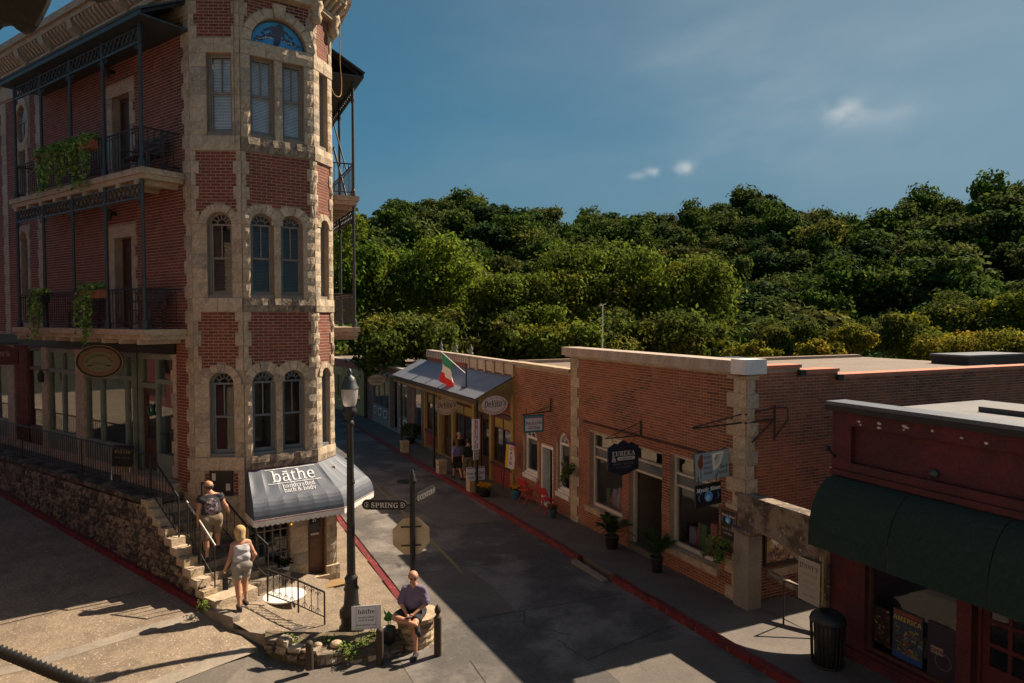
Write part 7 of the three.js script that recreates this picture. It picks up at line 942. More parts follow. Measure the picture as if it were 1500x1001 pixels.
const blooms = (n, col) => (g, r, h) => { add('foliage', leaves(140, (c, q) => { c.set(rr(-r, r), h + rr(0, 0.12), rr(-r, r)); q.set(0, 1, 0); }, 0.04, green(0.5, 1.1)), M.leafSolid, g); add('flowers', leaves(n, (c, q) => { const a = rr(0, 6.3), k = Math.sqrt(rnd()) * r * 1.15; c.set(k * Math.cos(a), h + 0.13 + rr(-0.03, 0.05), k * Math.sin(a)); q.set(0, 1, 0); }, 0.035, () => col.map((x) => x * rr(0.7, 1.2))), M.leafSolid, g); };
pot('flower_tub', 'teal tub of orange flowers beside the red folding chair', 21.2, 9.95, 0.2, 0.3, mat({ c: [0.03, 0.13, 0.2], s: 0.4, n: 0.1 }), blooms(120, [0.6, 0.28, 0.02]));
pot('flower_tub', 'low dark tub of orange flowers under the low white board', 22.0, 9.1, 0.24, 0.26, M.plastic, blooms(200, [0.65, 0.3, 0.01]));
pot('flower_pot', 'blue grey pot of red flowers by the stone quoin', 18.55, 9.95, 0.15, 0.26, mat({ c: [0.06, 0.08, 0.11], s: 0.4 }), blooms(50, [0.35, 0.03, 0.03]));
const palm = (n, len, droop) => (g, r, h) => { const P = [], C = []; for (let i = 0; i < n; i++) { const a = rr(0, 6.3), e = rr(0.7, 1.45), L0 = len * rr(0.7, 1.1), pts = []; for (let j = 0; j <= 6; j++) { const t = j / 6; pts.push(V(Math.cos(a) * L0 * t * Math.cos(e), h + L0 * t * Math.sin(e) - droop * t * t * L0, Math.sin(a) * L0 * t * Math.cos(e))); } const cu = new THREE.CatmullRomCurve3(pts); for (let j = 4; j < 34; j++) { const t = j / 34, c = cu.getPoint(t), d = cu.getTangent(t), k = rr(0.5, 1.2), l = 0.2 * Math.sin(Math.PI * (0.15 + 0.8 * t)) * rr(0.8, 1.1); for (const s of [-1, 1]) { const q = V(-Math.sin(a) * s * 0.75, -0.25, Math.cos(a) * s * 0.75).addScaledVector(d, 0.7).normalize().multiplyScalar(l), w = d.clone().multiplyScalar(0.011); P.push(c.x - w.x, c.y - w.y, c.z - w.z, c.x + w.x, c.y + w.y, c.z + w.z, c.x + q.x, c.y + q.y, c.z + q.z); for (let m = 0; m < 3; m++) C.push(0.05 * k, 0.085 * k, 0.025 * k); } } part('stem', new THREE.TubeGeometry(cu, 8, 0.006, 4), M.bark, g); } const q = new THREE.BufferGeometry(); q.setAttribute('position', new THREE.Float32BufferAttribute(P, 3)); q.setAttribute('color', new THREE.Float32BufferAttribute(C, 3)); q.computeVertexNormals(); add('fronds', q, M.leafSolid, g); };
pot('potted_palm', 'large dark potted palm at the far side of the shop entrance', 15.2, 9.95, 0.2, 0.34, M.plastic, palm(24, 1.25, 0.5), 'palms at the shop entrance');
pot('potted_palm', 'narrow potted palm on the near side of the shop entrance', 13.25, 9.95, 0.16, 0.36, M.plastic, palm(20, 0.95, 0.32), 'palms at the shop entrance');
pot('potted_shrub', 'rounded dark shrub in a tub by the brick pier of the grey shop', 34.2, 10.0, 0.26, 0.26, M.plastic, (g, r, h) => add('foliage', leaves(700, (c, q) => { const d = V(rr(-1, 1), rr(-0.6, 1), rr(-1, 1)).normalize().multiplyScalar(0.5 * rr(0.7, 1)); c.set(d.x, h + 0.4 + d.y * 0.8, d.z); q.copy(d); }, 0.06, green(0.4, 0.8)), M.leafSolid, g));
function trailing(name, label, M4, w, drop, n, o = {}) { const g = thing(name, label, 'hanging plant', [0, 0, 0], 0, o.group); if (o.box !== false) part('planter', on(M4, o.basket ? lathe([[0, -0.16], [0.1, -0.14], [0.16, 0]], 12) : bx(-w / 2, w / 2, -0.14, 0.04, -0.09, 0.09)), o.m || M.terracotta, g); const ten = Array.from({ length: o.ten || 12 }, () => [rr(-w / 2, w / 2), rr(0.35, 1) * drop, rr(-0.05, 0.14)]); add('foliage', leaves(n, (c, q) => { if (rnd() < 0.42) { c.set(rr(-w / 2, w / 2), rr(-0.02, 0.2), rr(-0.14, 0.16)); } else { const t = ten[Math.floor(rnd() * ten.length)], k = rnd(); c.set(t[0] + rr(-0.05, 0.05), -k * t[1], t[2] + 0.1 + rr(-0.04, 0.04)); } q.set(0, 0.3, 1); c.applyMatrix4(M4); q.transformDirection(M4); }, o.leaf || 0.045, o.col || green(1.4, 3.0)), M.leafSolid, g); return g; }
const rt = (F, s, y, z) => F.clone().multiply(new THREE.Matrix4().makeTranslation(s, y, z));
trailing('window_box', 'long planter spilling bright green vines over the top balcony rail', rt(FL, -3.75, 10.02, 0.95), 2.9, 1.05, 3000, { ten: 30, group: 'balcony planters' });
trailing('window_box', 'planter with a thin yellowing vine at the far end of the lower balcony', rt(FL, -5.35, 6.62, 0.95), 0.7, 1.3, 700, { ten: 8, group: 'balcony planters', m: M.boxBlack });
trailing('window_box', 'terracotta planter with a long trailing vine near the door of the lower balcony', rt(FL, -2.5, 6.68, 0.95), 0.95, 1.55, 800, { ten: 8, group: 'balcony planters' });
trailing('hanging_basket', 'hanging basket of yellow green vine on the stone quoin', rt(FS, -17.9, 1.5, 0.22), 0.36, 0.6, 260, { basket: true, m: M.bark, ten: 5, col: green(0.6, 1.2) });
trailing('hanging_basket', 'basket of trailing yellow leaves under the framed moon board', rt(FS, -11.35, 1.15, 0.22), 0.6, 0.4, 320, { basket: true, m: M.bark, ten: 6, col: green(0.6, 1.3) });
// clothes in the entrance and shelves of goods behind the glass
{ const g = thing('clothes_stand', 'blue shirt and pale trousers on a hanging stand in the shop entrance', 'clothes'), F = rt(FS, -14.0, 0.12, -0.55); part('stand', on(F, rod([0, 0, -0.04], [0, 1.75, -0.04], 0.015)), M.iron, g); part('shirt', on(F, poly([[-0.28, 0.85], [-0.16, 0.95], [-0.17, 0.8], [0.17, 0.8], [0.16, 0.95], [0.28, 0.85], [0.3, 1.2], [0.2, 1.52], [0.06, 1.56], [0, 1.5], [-0.06, 1.56], [-0.2, 1.52], [-0.3, 1.2]], 0.06)), mat({ c: [0.12, 0.2, 0.26], s: 0.3, n: 0.3 }), g); part('trousers', on(F, poly([[-0.16, 0.82], [-0.2, 0.1], [-0.04, 0.1], [0, 0.5], [0.04, 0.1], [0.2, 0.1], [0.16, 0.82]], 0.05)), M.cream, g); part('foot', on(F, lathe([[0.2, 0], [0.2, 0.02], [0, 0.03]], 12)), M.iron, g); }
seed(111);
const goodsM = [[0.3, 0.25, 0.2], [0.12, 0.16, 0.2], [0.35, 0.1, 0.08], [0.4, 0.36, 0.28], [0.1, 0.14, 0.08], [0.25, 0.2, 0.3]].map((c) => mat({ c, s: 0.5 }));
function goods(label, F, s0, s1, y0, z, n) { const g = thing('window_display', label, 'display'); const cols = goodsM; part('shelf', on(F, bx(s0, s1, y0 - 0.04, y0, z - 0.4, z + 0.05)), M.wood, g); for (let i = 0; i < n; i++) { const s = lerp(s0 + 0.1, s1 - 0.1, (i + 0.5) / n), h = rr(0.2, 0.7), w = rr(0.06, 0.13); part(i % 2 ? 'vase' : 'box', on(F, i % 2 ? lathe([[0, y0], [w * 0.7, y0], [w, y0 + h * 0.4], [w * 0.4, y0 + h * 0.8], [w * 0.5, y0 + h]], 10).translate(s, 0, z - 0.15) : bx(s - w, s + w, y0, y0 + h, z - 0.25, z - 0.1)), cols[Math.floor(rnd() * 6)], g); } }
goods('crowded display behind the far window of the cream corniced shop', FS, -16.95, -15.45, 0.66, -0.35, 7); goods('crowded display behind the near window of the cream corniced shop', FS, -13.2, -11.7, 0.62, -0.35, 7); goods('dim display behind the glass of the red shop', FS, -7.9, -6.5, 0.4, -0.5, 6);
goods('dim shelf of goods behind the sage green shop window', FL, -4.3, -3.3, 2.9, -0.4, 6); goods('dark goods behind the double sage green window', FL, -7.4, -6.0, 2.9, -0.4, 7); goods('crowded shelf of bottles behind the latticed shop window', FB, 0.1, 0.9, 0.6, -0.3, 7);
// balcony furniture
function bench(label, F, s, y, z, turn, w) { const g = thing('balcony_bench', label, 'bench', [0, 0, 0], 0, 'wooden benches on the balconies'), Fb = rt(F, s, y, z).multiply(new THREE.Matrix4().makeRotationY(turn)); for (let i = 0; i < 4; i++) part('seat_slat', on(Fb, bx(-w / 2, w / 2, 0.4, 0.425, -0.2 + i * 0.1, -0.12 + i * 0.1)), M.bench, g); for (let i = 0; i < 4; i++) part('back_slat', on(Fb, bx(-w / 2, w / 2, 0.5 + i * 0.1, 0.57 + i * 0.1, -0.25, -0.22)), M.bench, g); for (const x of [-w / 2 + 0.03, w / 2 - 0.03]) { part('leg', on(Fb, bx(x - 0.03, x + 0.03, 0, 0.4, 0.1, 0.16)), M.bench, g); part('leg', on(Fb, bx(x - 0.03, x + 0.03, 0, 0.92, -0.219, -0.16)), M.bench, g); part('armrest', on(Fb, bx(x - 0.03, x + 0.03, 0.6, 0.63, -0.159, 0.2)), M.bench, g); } }
bench('slatted wooden bench at the near end of the top balcony', FL, -1.25, 9.22, 0.42, 0, 1.1); bench('slatted wooden bench at the near end of the lower balcony', FL, -1.2, 5.85, 0.42, 0, 0.9); bench('slatted wooden bench between the vines of the lower balcony', FL, -4.3, 5.85, 0.42, 0, 0.9);

// ---------------------------------------------------------------- people
const add3 = (a, b) => [a[0] + b[0], a[1] + b[1], a[2] + b[2]], mix3 = (a, b, t) => [lerp(a[0], b[0], t), lerp(a[1], b[1], t), lerp(a[2], b[2], t)];
function hand(w, dir, out, curl = 0.5, s = 1) {                 // palm and five fingers as short chains; dir along the hand, out towards the thumb side
  const d = V(...dir).normalize(), o = V(...out); o.addScaledVector(d, -o.dot(d)).normalize(); const n = d.clone().cross(o), P = (a, b, c) => V(...w).addScaledVector(d, a * s).addScaledVector(o, b * s).addScaledVector(n, c * s).toArray(), B = [];
  B.push([P(0, 0, 0), P(0.045, 0.012, 0), 0.022 * s, 0.024 * s], [P(0.03, -0.014, 0), P(0.075, -0.016, 0), 0.018 * s, 0.017 * s], [P(0.03, 0.014, 0), P(0.08, 0.016, 0), 0.018 * s, 0.017 * s]);
  [[0.028, 0.062], [0.01, 0.072], [-0.008, 0.066], [-0.026, 0.05]].forEach(([b, l]) => { const k = P(0.085, b, 0), m = P(0.085 + l * 0.5 * Math.cos(curl), b, l * 0.5 * Math.sin(curl)), e = P(0.085 + l * (0.5 * Math.cos(curl) + 0.5 * Math.cos(curl * 2)), b, l * (0.5 * Math.sin(curl) + 0.5 * Math.sin(curl * 2))); B.push([k, m, 0.0095 * s, 0.009 * s], [m, e, 0.009 * s, 0.0075 * s]); });
  B.push([P(0.025, 0.022, 0), P(0.055, 0.052, 0.01), 0.013 * s, 0.0105 * s], [P(0.055, 0.052, 0.01), P(0.082, 0.058, 0.02), 0.0105 * s, 0.008 * s]); return B;
}
function head(c, yaw, pitch, s = 1) {                              // skull, jaw, nose, ears; faces -z turned by yaw
  const R = new THREE.Matrix4().makeRotationFromEuler(new THREE.Euler(pitch, yaw, 0, 'YXZ')), P = (x, y, z) => V(x * s, y * s, z * s).applyMatrix4(R).add(V(...c)).toArray();
  return { P, bones: [[P(0, 0.03, 0.02), P(0, 0.035, -0.015), 0.088 * s, 0.084 * s], [P(0, -0.02, -0.02), P(0, -0.075, -0.05), 0.066 * s, 0.042 * s], [P(0, 0.012, -0.09), P(0, -0.022, -0.108), 0.012 * s, 0.016 * s], [P(-0.083, 0.0, 0.01), P(-0.083, -0.03, 0.005), 0.014 * s, 0.01 * s], [P(0.083, 0, 0.01), P(0.083, -0.03, 0.005), 0.014 * s, 0.01 * s], [P(0, -0.06, -0.07), P(0, -0.062, -0.082), 0.03 * s, 0.018 * s]], brow: P };
}
function person(o) {
  const g = thing('person', o.label, 'person', o.pos, o.turn || 0), J = o.J, s = o.s || 1, sk = [];
  const limb = (a, b, r0, r1) => sk.push([J[a], J[b], r0 * s, r1 * s]);
  const H = head(J.head, o.yaw || 0, o.pitch || 0, s * 0.98), f = o.build || 1;
  sk.push([J.neck, add3(J.head, [0, -0.05 * s, 0]), 0.052 * s, 0.05 * s]);
  for (const k of ['L', 'R']) { limb('sh' + k, 'el' + k, 0.052 * f, 0.042 * f); limb('el' + k, 'wr' + k, 0.042 * f, 0.028); limb('hip' + k, 'kn' + k, 0.088 * f, 0.056 * f); limb('kn' + k, 'an' + k, 0.055 * f, 0.034); sk.push([mix3(J['kn' + k], J['an' + k], 0.15), mix3(J['kn' + k], J['an' + k], 0.45), 0.05 * s * f, 0.05 * s * f]); }
  const chest = mix3(J.shL, J.shR, 0.5), pel = mix3(J.hipL, J.hipR, 0.5), waist = mix3(chest, pel, 0.6);
  for (const k of ['L', 'R']) sk.push([J.neck, J['sh' + k], 0.05 * s, 0.05 * s * f]);
  sk.push([mix3(J.shL, J.shR, 0.2), mix3(J.shL, J.shR, 0.8), 0.06 * s * f, 0.06 * s * f], [mix3(mix3(J.shL, J.shR, 0.28), pel, 0.25), mix3(mix3(J.shL, J.shR, 0.72), pel, 0.25), 0.105 * s * f, 0.105 * s * f], [add3(waist, [-0.05 * s, 0, 0]), add3(waist, [0.05 * s, 0, 0]), 0.115 * s * f * (o.belly || 1), 0.115 * s * f * (o.belly || 1)], [J.hipL, J.hipR, 0.105 * s * f, 0.105 * s * f], [chest, J.neck, 0.07 * s, 0.055 * s]);
  const hb = []; for (const k of ['L', 'R']) hb.push(...hand(J['wr' + k], o.hand?.[k]?.[0] || [J['wr' + k][0] - J['el' + k][0], J['wr' + k][1] - J['el' + k][1], J['wr' + k][2] - J['el' + k][2]], o.hand?.[k]?.[1] || [0, 0.2, -1], o.hand?.[k]?.[2] ?? 0.55, s * 0.95));
  const all = flesh(sk, 0.035 * s), hf = flesh(H.bones, 0.02 * s), [lo, hi] = boneBox(sk), geos = [];
  // body, hands and head on grids of their own, joined into one mesh
  const body = skin(all, lo, hi, 0.016), [l2, h2] = boneBox(hb, 0.015), [l3, h3] = boneBox(H.bones, 0.02);
  for (const k of [0, 1]) { const q = hb.slice(k * hb.length / 2, (k + 1) * hb.length / 2), [a, b] = boneBox(q, 0.012); geos.push(skin(flesh(q, 0.008), a, b, 0.005)); }
  geos.push(body, skin(hf, l3, h3, 0.007));
  const m = mergeGeometries(geos); add('body', m, o.skinM || M.skin, g);
  const wear = (name, bones, grow, k, cut, col, cell = 0.013) => { const F1 = flesh(bones, k, grow), fold = cell > 0.01 ? 0.007 : 0, F0 = (x, y, z) => F1(x, y, z) + fold * Math.sin(22 * x + 31 * y + 5 * Math.sin(17 * z + 9 * y)) * Math.sin(13 * z + 19 * y + 7 * x), [a, b] = boneBox(bones, grow + 0.03), fn = cut ? (x, y, z) => Math.max(F0(x, y, z), cut(x, y, z)) : F0; add(name, skin(fn, a, b, cell, col), M.cloth, g); };
  const solid = (c) => () => c;
  const torso = [[mix3(J.shL, J.shR, 0.2), mix3(J.shL, J.shR, 0.8), 0.062 * s * f, 0.062 * s * f], [J.neck, J.shL, 0.046 * s, 0.05 * s * f], [J.neck, J.shR, 0.046 * s, 0.05 * s * f], [mix3(mix3(J.shL, J.shR, 0.28), pel, 0.25), mix3(mix3(J.shL, J.shR, 0.72), pel, 0.25), 0.11 * s * f, 0.11 * s * f], [add3(waist, [-0.055 * s, 0, 0]), add3(waist, [0.055 * s, 0, 0]), 0.12 * s * f * (o.belly || 1), 0.12 * s * f * (o.belly || 1)], [mix3(J.hipL, J.hipR, 0.1), mix3(J.hipL, J.hipR, 0.9), 0.108 * s * f, 0.108 * s * f]];
  const sl = o.sleeve ?? 0.6; const shirt = torso.slice(); if (sl > 0) for (const k of ['L', 'R']) shirt.push([J['sh' + k], mix3(J['sh' + k], J['el' + k], sl), 0.058 * s * f, 0.066 * s * f]);
  const up = V(...chest).sub(V(...pel)).normalize(), plane = (p, n) => (x, y, z) => (x - p[0]) * n.x + (y - p[1]) * n.y + (z - p[2]) * n.z;
  const hem = plane(add3(pel, up.clone().multiplyScalar(o.hem ?? -0.03).toArray()), up.clone().negate()), nk = plane(add3(J.neck, up.clone().multiplyScalar(o.neckline ?? -0.005).toArray()), up);
  wear('shirt', shirt, 0.014, 0.04, (x, y, z) => Math.max(hem(x, y, z), nk(x, y, z)), o.shirt);
  const leg = o.shortLen ?? 0.8, sh = [[J.hipL, J.hipR, 0.112 * s * f, 0.112 * s * f], [add3(mix3(J.hipL, J.hipR, 0.3), up.clone().multiplyScalar(0.06).toArray()), add3(mix3(J.hipL, J.hipR, 0.7), up.clone().multiplyScalar(0.06).toArray()), 0.11 * s * f, 0.11 * s * f]];
  for (const k of ['L', 'R']) sh.push([J['hip' + k], mix3(J['hip' + k], J['kn' + k], leg), 0.1 * s * f, (o.skirt ? 0.12 : 0.088) * s * f]);
  wear('shorts', sh, 0.012, 0.03, null, solid(o.shorts));
  for (const k of ['L', 'R']) { const a = J['an' + k], t = o.toe?.[k] || [0, -0.02, -0.16]; wear('shoe', [[add3(a, [0, -0.03 * s, 0.03 * s]), add3(a, [t[0] * s, (t[1] - 0.03) * s, t[2] * s]), 0.042 * s, 0.034 * s], [add3(a, [0, -0.04 * s, 0.03 * s]), add3(a, [t[0] * 0.5 * s, (t[1] * 0.5 - 0.045) * s, t[2] * 0.5 * s]), 0.04 * s, 0.04 * s]], 0.004, 0.02, null, solid(o.shoes || [0.03, 0.03, 0.035]), 0.009); }
  // face: eyes, mouth, brows
  const eyeM = flat([0.05, 0.04, 0.035], 0.3), P = H.P;
  if (o.glasses) part('sunglasses', [at(new THREE.SphereGeometry(0.026 * s, 10, 8).scale(1.2, 0.75, 0.4), ...P(-0.033, 0.02, -0.088), o.yaw || 0), at(new THREE.SphereGeometry(0.026 * s, 10, 8).scale(1.2, 0.75, 0.4), ...P(0.033, 0.02, -0.088), o.yaw || 0), rod(P(-0.06, 0.024, -0.07), P(-0.088, 0.01, 0.0), 0.004), rod(P(0.06, 0.024, -0.07), P(0.088, 0.01, 0.0), 0.004), rod(P(-0.02, 0.026, -0.096), P(0.02, 0.026, -0.096), 0.005)], M.plastic, g);
  else part('eyes', [-0.032, 0.032].map((x) => at(new THREE.SphereGeometry(0.011 * s, 8, 6), ...P(x, 0.015, -0.083))), eyeM, g);
  part('mouth', rod(P(-0.022, -0.05, -0.096), P(0.022, -0.05, -0.096), 0.005 * s), flat([0.3, 0.1, 0.09], 0.5), g);
  if (o.hair) { const F0 = flesh(H.bones.slice(0, 1), 0.02, 0.016 * s), bn = o.hair.bones ? o.hair.bones(P) : [], F1 = bn.length ? flesh(bn, 0.03) : () => 9, face = (x, y, z) => { const q = V(x, y, z).sub(V(...J.head)).applyMatrix4(new THREE.Matrix4().makeRotationFromEuler(new THREE.Euler(o.pitch || 0, o.yaw || 0, 0, 'YXZ')).invert()); return o.hair.cut(q.x / s, q.y / s, q.z / s) * s; }; const [a, b] = boneBox(H.bones.slice(0, 1).concat(bn), 0.05); add('hair', skin((x, y, z) => Math.max(smin(F0(x, y, z), F1(x, y, z), 0.03), face(x, y, z)), a, b, 0.006, (x, y, z) => { const k = 0.6 + 0.8 * vnoise(Math.atan2(x - J.head[0], z - J.head[2]) * 16 + 60, y * 9 + 20, 256, 5); return o.hair.c.map((v) => v * k); }), M.cloth, g); }
  if (o.beard) { const bb = [[P(0, -0.075, -0.06), P(0, -0.092, -0.062), 0.034 * s, 0.026 * s]]; const [a, b] = boneBox(bb, 0.02); add('beard', skin(flesh(bb, 0.01), a, b, 0.007, () => o.beard), M.cloth, g); }
  return g;
}
// standing figures are made facing -z at their own feet
const pose = (h, o = {}) => { const k = h / 1.7, J = { neck: [0, 1.43, 0.02], head: [0, 1.6, -0.0], shL: [-0.165, 1.36, 0.02], shR: [0.165, 1.36, 0.02], elL: [-0.22, 1.08, 0.04], elR: [0.22, 1.08, 0.04], wrL: [-0.23, 0.84, -0.06], wrR: [0.23, 0.84, -0.06], hipL: [-0.09, 0.9, 0], hipR: [0.09, 0.9, 0], knL: [-0.1, 0.48, -0.04], knR: [0.1, 0.48, -0.04], anL: [-0.1, 0.08, 0.02], anR: [0.1, 0.08, 0.02], ...o }; const q = {}; for (const n in J) q[n] = J[n].map((v) => v * k); return q; };
const spot = (t, o_, y) => { const p = L(t, o_); return [p[0], y, p[1]]; };
// man climbing the steps, seen from behind
{
  const J = pose(1.62, { neck: [0.01, 1.42, -0.08], head: [-0.03, 1.58, -0.12], shL: [-0.18, 1.35, -0.06], shR: [0.18, 1.35, -0.08], elL: [-0.25, 1.06, 0.0], elR: [0.31, 1.1, -0.1], wrL: [-0.25, 0.82, -0.06], wrR: [0.4, 0.9, -0.26], hipL: [-0.1, 0.9, 0.0], hipR: [0.1, 0.9, -0.02], knL: [-0.1, 0.5, 0.0], knR: [0.14, 0.6, -0.2], anL: [-0.1, 0.08, 0.06], anR: [0.16, 0.24, -0.14] });
  person({ label: 'bald man in a dark sleeveless shirt and khaki shorts climbing the stone steps', pos: spot(-1.12, 0.33, 1.12), turn: 0.55, J, s: 0.98, build: 1.12, yaw: 0.35, sleeve: 0.1, hem: -0.1, shorts: [0.26, 0.2, 0.13], shortLen: 0.92, toe: { L: [0, -0.02, -0.17], R: [0.02, -0.02, -0.17] }, hand: { R: [[0.2, -0.3, -0.6], [-0.6, 0.5, 0], 0.9] }, hair: { c: [0.1, 0.08, 0.07], cut: (x, y, z) => Math.max(y - 0.03, -(y + 0.07), -(z - 0.015)) },
    shirt: (x, y, z) => { const back = z > 0.03, u = x / 0.13, v = (y - 1.12) / 0.17, q = u * u + v * v, n = fbm(x * 40 + 9, y * 40 + 9, 64, 3, 3); return back && q < 1 && n > 0.42 ? (n > 0.56 ? [0.34, 0.28, 0.3] : n > 0.5 ? [0.3, 0.14, 0.12] : [0.16, 0.15, 0.2]) : [0.035, 0.036, 0.048]; } });
}
// woman about to climb
{
  const J = pose(1.58, { neck: [0.0, 1.41, -0.06], head: [0.0, 1.57, -0.1], shL: [-0.15, 1.34, -0.03], shR: [0.15, 1.34, -0.03], elL: [-0.24, 1.06, 0.04], elR: [0.26, 1.07, 0.03], wrL: [-0.3, 0.84, -0.1], wrR: [0.22, 0.86, -0.12], hipL: [-0.09, 0.9, 0.02], hipR: [0.09, 0.9, 0.0], knL: [-0.08, 0.48, 0.03], knR: [0.09, 0.49, -0.1], anL: [-0.07, 0.08, 0.1], anR: [0.09, 0.1, -0.04] });
  const g = person({ label: 'blonde woman in a white tank top and pale shorts at the foot of the steps', pos: [-5.22, 0.5, -13.0], turn: 0.6, J, s: 0.94, build: 1.0, sleeve: 0, neckline: -0.08, hem: -0.09, shorts: [0.36, 0.33, 0.29], shortLen: 0.5, shirt: () => [0.6, 0.6, 0.63], hair: { c: [0.62, 0.44, 0.2], cut: (x, y, z) => Math.max(-(y + 0.17), -(z + 0.05)), bones: (P) => [[P(0, 0.03, 0.03), P(0, -0.1, 0.06), 0.098, 0.085], [P(-0.05, -0.02, 0.02), P(-0.06, -0.13, 0.03), 0.05, 0.035], [P(0.05, -0.02, 0.02), P(0.06, -0.13, 0.03), 0.05, 0.035]] } });
  const b = thing('black_bag', 'small black bag hanging from the hand of the blonde woman', 'bag', [0, 0, 0]); const q = V(J.wrL[0], J.wrL[1] - 0.1, J.wrL[2]).applyAxisAngle(V(0, 1, 0), 0.6).add(V(-5.22, 0.5, -13.0)); part('bag_body', at(bx(-0.05, 0.05, -0.3, -0.08, -0.025, 0.025), q.x, q.y, q.z, 0.4), M.plastic, b); part('strap', tube([[q.x - 0.03, q.y - 0.09, q.z], [q.x, q.y + 0.02, q.z], [q.x + 0.03, q.y - 0.09, q.z]], 0.006, 5, 10), M.plastic, b);
}
// seated man facing the street corner: made facing -z then turned to the camera
{
  const J = { neck: [0.0, 0.62, -0.06], head: [0.0, 0.79, -0.11], shL: [-0.17, 0.53, -0.03], shR: [0.17, 0.53, -0.03], elL: [-0.24, 0.3, -0.1], elR: [0.24, 0.3, -0.12], wrL: [-0.05, 0.17, -0.3], wrR: [0.06, 0.15, -0.32], hipL: [-0.1, 0.1, 0.02], hipR: [0.1, 0.1, 0.02], knL: [-0.1, 0.06, -0.4], knR: [0.3, 0.12, -0.34], anL: [-0.12, -0.46, -0.48], anR: [-0.14, 0.06, -0.5] };
  const g = person({ label: 'bald man in lavender polo and sunglasses sitting cross legged on the stone pillar', pos: [-1.84, roadY(-1.83, -12.85) + 0.555, -12.72], turn: Math.PI - 0.08, J, s: 1.0, build: 0.98, belly: 1.12, pitch: -0.22, yaw: 0.25, sleeve: 0.85, hem: -0.03, neckline: 0.02, shorts: [0.03, 0.032, 0.042], shortLen: 0.7, shirt: (x, y, z) => { const b = Math.sin(y * 180) > 0.55 ? 0.85 : 1; return [0.2 * b, 0.165 * b, 0.26 * b]; }, glasses: true, beard: [0.4, 0.36, 0.33], toe: { L: [0, -0.03, -0.18], R: [-0.06, -0.14, -0.04] }, hand: { L: [[0.5, -0.3, -0.5], [0, 0.5, -0.5], 0.8], R: [[-0.5, -0.2, -0.5], [0, 0.5, -0.5], 0.8] }, hair: { c: [0.3, 0.27, 0.25], cut: (x, y, z) => Math.max(y - 0.02, -(y + 0.06), -(z - 0.03)) } });
  const pc = thing('folded_paper', 'folded white paper held by the seated man', 'paper', [-1.84, roadY(-1.83, -12.85) + 0.555, -12.72], Math.PI - 0.08); part('sheet', at(bx(-0.06, 0.06, -0.002, 0.002, -0.05, 0.05), 0.02, 0.17, -0.42, 0.4, 0.5), M.white, pc);
}
// strollers under the porch
const stroll = (h, k, o = {}) => pose(h, { knL: [-0.09, 0.49, -0.14 * k], anL: [-0.09, 0.1, -0.22 * k], knR: [0.09, 0.49, 0.02], anR: [0.09, 0.11, 0.26 * k], elL: [-0.25, 1.1, 0.1 * k], wrL: [-0.25, 0.86, 0.06 * k], elR: [0.25, 1.1, -0.04], wrR: [0.25, 0.88, -0.18 * k], ...o });
const onWalk = (u, v) => { const p = S(u, v); return [p[0], walkU(u), p[1]]; }, upStreet = Math.atan2(-DS[0], -DS[1]);
const hairShort = (c) => ({ c, cut: (x, y, z) => Math.max(-(y + 0.05), -(z + 0.055 + (y > 0.06 ? 0.05 : 0))) }), hairLong = (c) => ({ c, cut: (x, y, z) => Math.max(-(y + 0.2), -(z + 0.05)), bones: (P) => [[P(0, 0.02, 0.03), P(0, -0.16, 0.07), 0.1, 0.075]] });
person({ label: 'woman in a periwinkle top and black skirt strolling under the tin porch', pos: onWalk(25.0, 9.2), turn: upStreet, J: stroll(1.56, 1.1), s: 0.92, sleeve: 0.7, skirt: true, shorts: [0.02, 0.02, 0.025], shortLen: 0.75, shirt: () => [0.22, 0.23, 0.5], hair: hairLong([0.12, 0.07, 0.04]) });
person({ label: 'man in a dark green shirt and khaki shorts strolling under the tin porch', pos: onWalk(24.4, 9.42), turn: upStreet, J: stroll(1.66, 0.8), s: 0.97, build: 1.08, sleeve: 0.8, shorts: [0.2, 0.16, 0.11], shortLen: 0.92, shirt: () => [0.02, 0.03, 0.022], hair: hairShort([0.05, 0.035, 0.025]) });
person({ label: 'grey haired person in black facing the strollers by the restaurant door', pos: onWalk(26.3, 9.75), turn: upStreet + Math.PI, J: pose(1.62), s: 0.95, sleeve: 0.8, shorts: [0.02, 0.02, 0.022], shortLen: 0.97, shirt: () => [0.018, 0.018, 0.02], hair: hairShort([0.35, 0.33, 0.31]) });
person({ label: 'pedestrian in a dark top and pale shorts striding past the yellow shop', pos: onWalk(44.6, 8.9), turn: upStreet + 1.9, J: stroll(1.62, 1.3), s: 0.95, sleeve: 0.6, shorts: [0.4, 0.36, 0.34], shortLen: 0.8, shirt: () => [0.03, 0.035, 0.05], hair: hairShort([0.04, 0.03, 0.025]) });

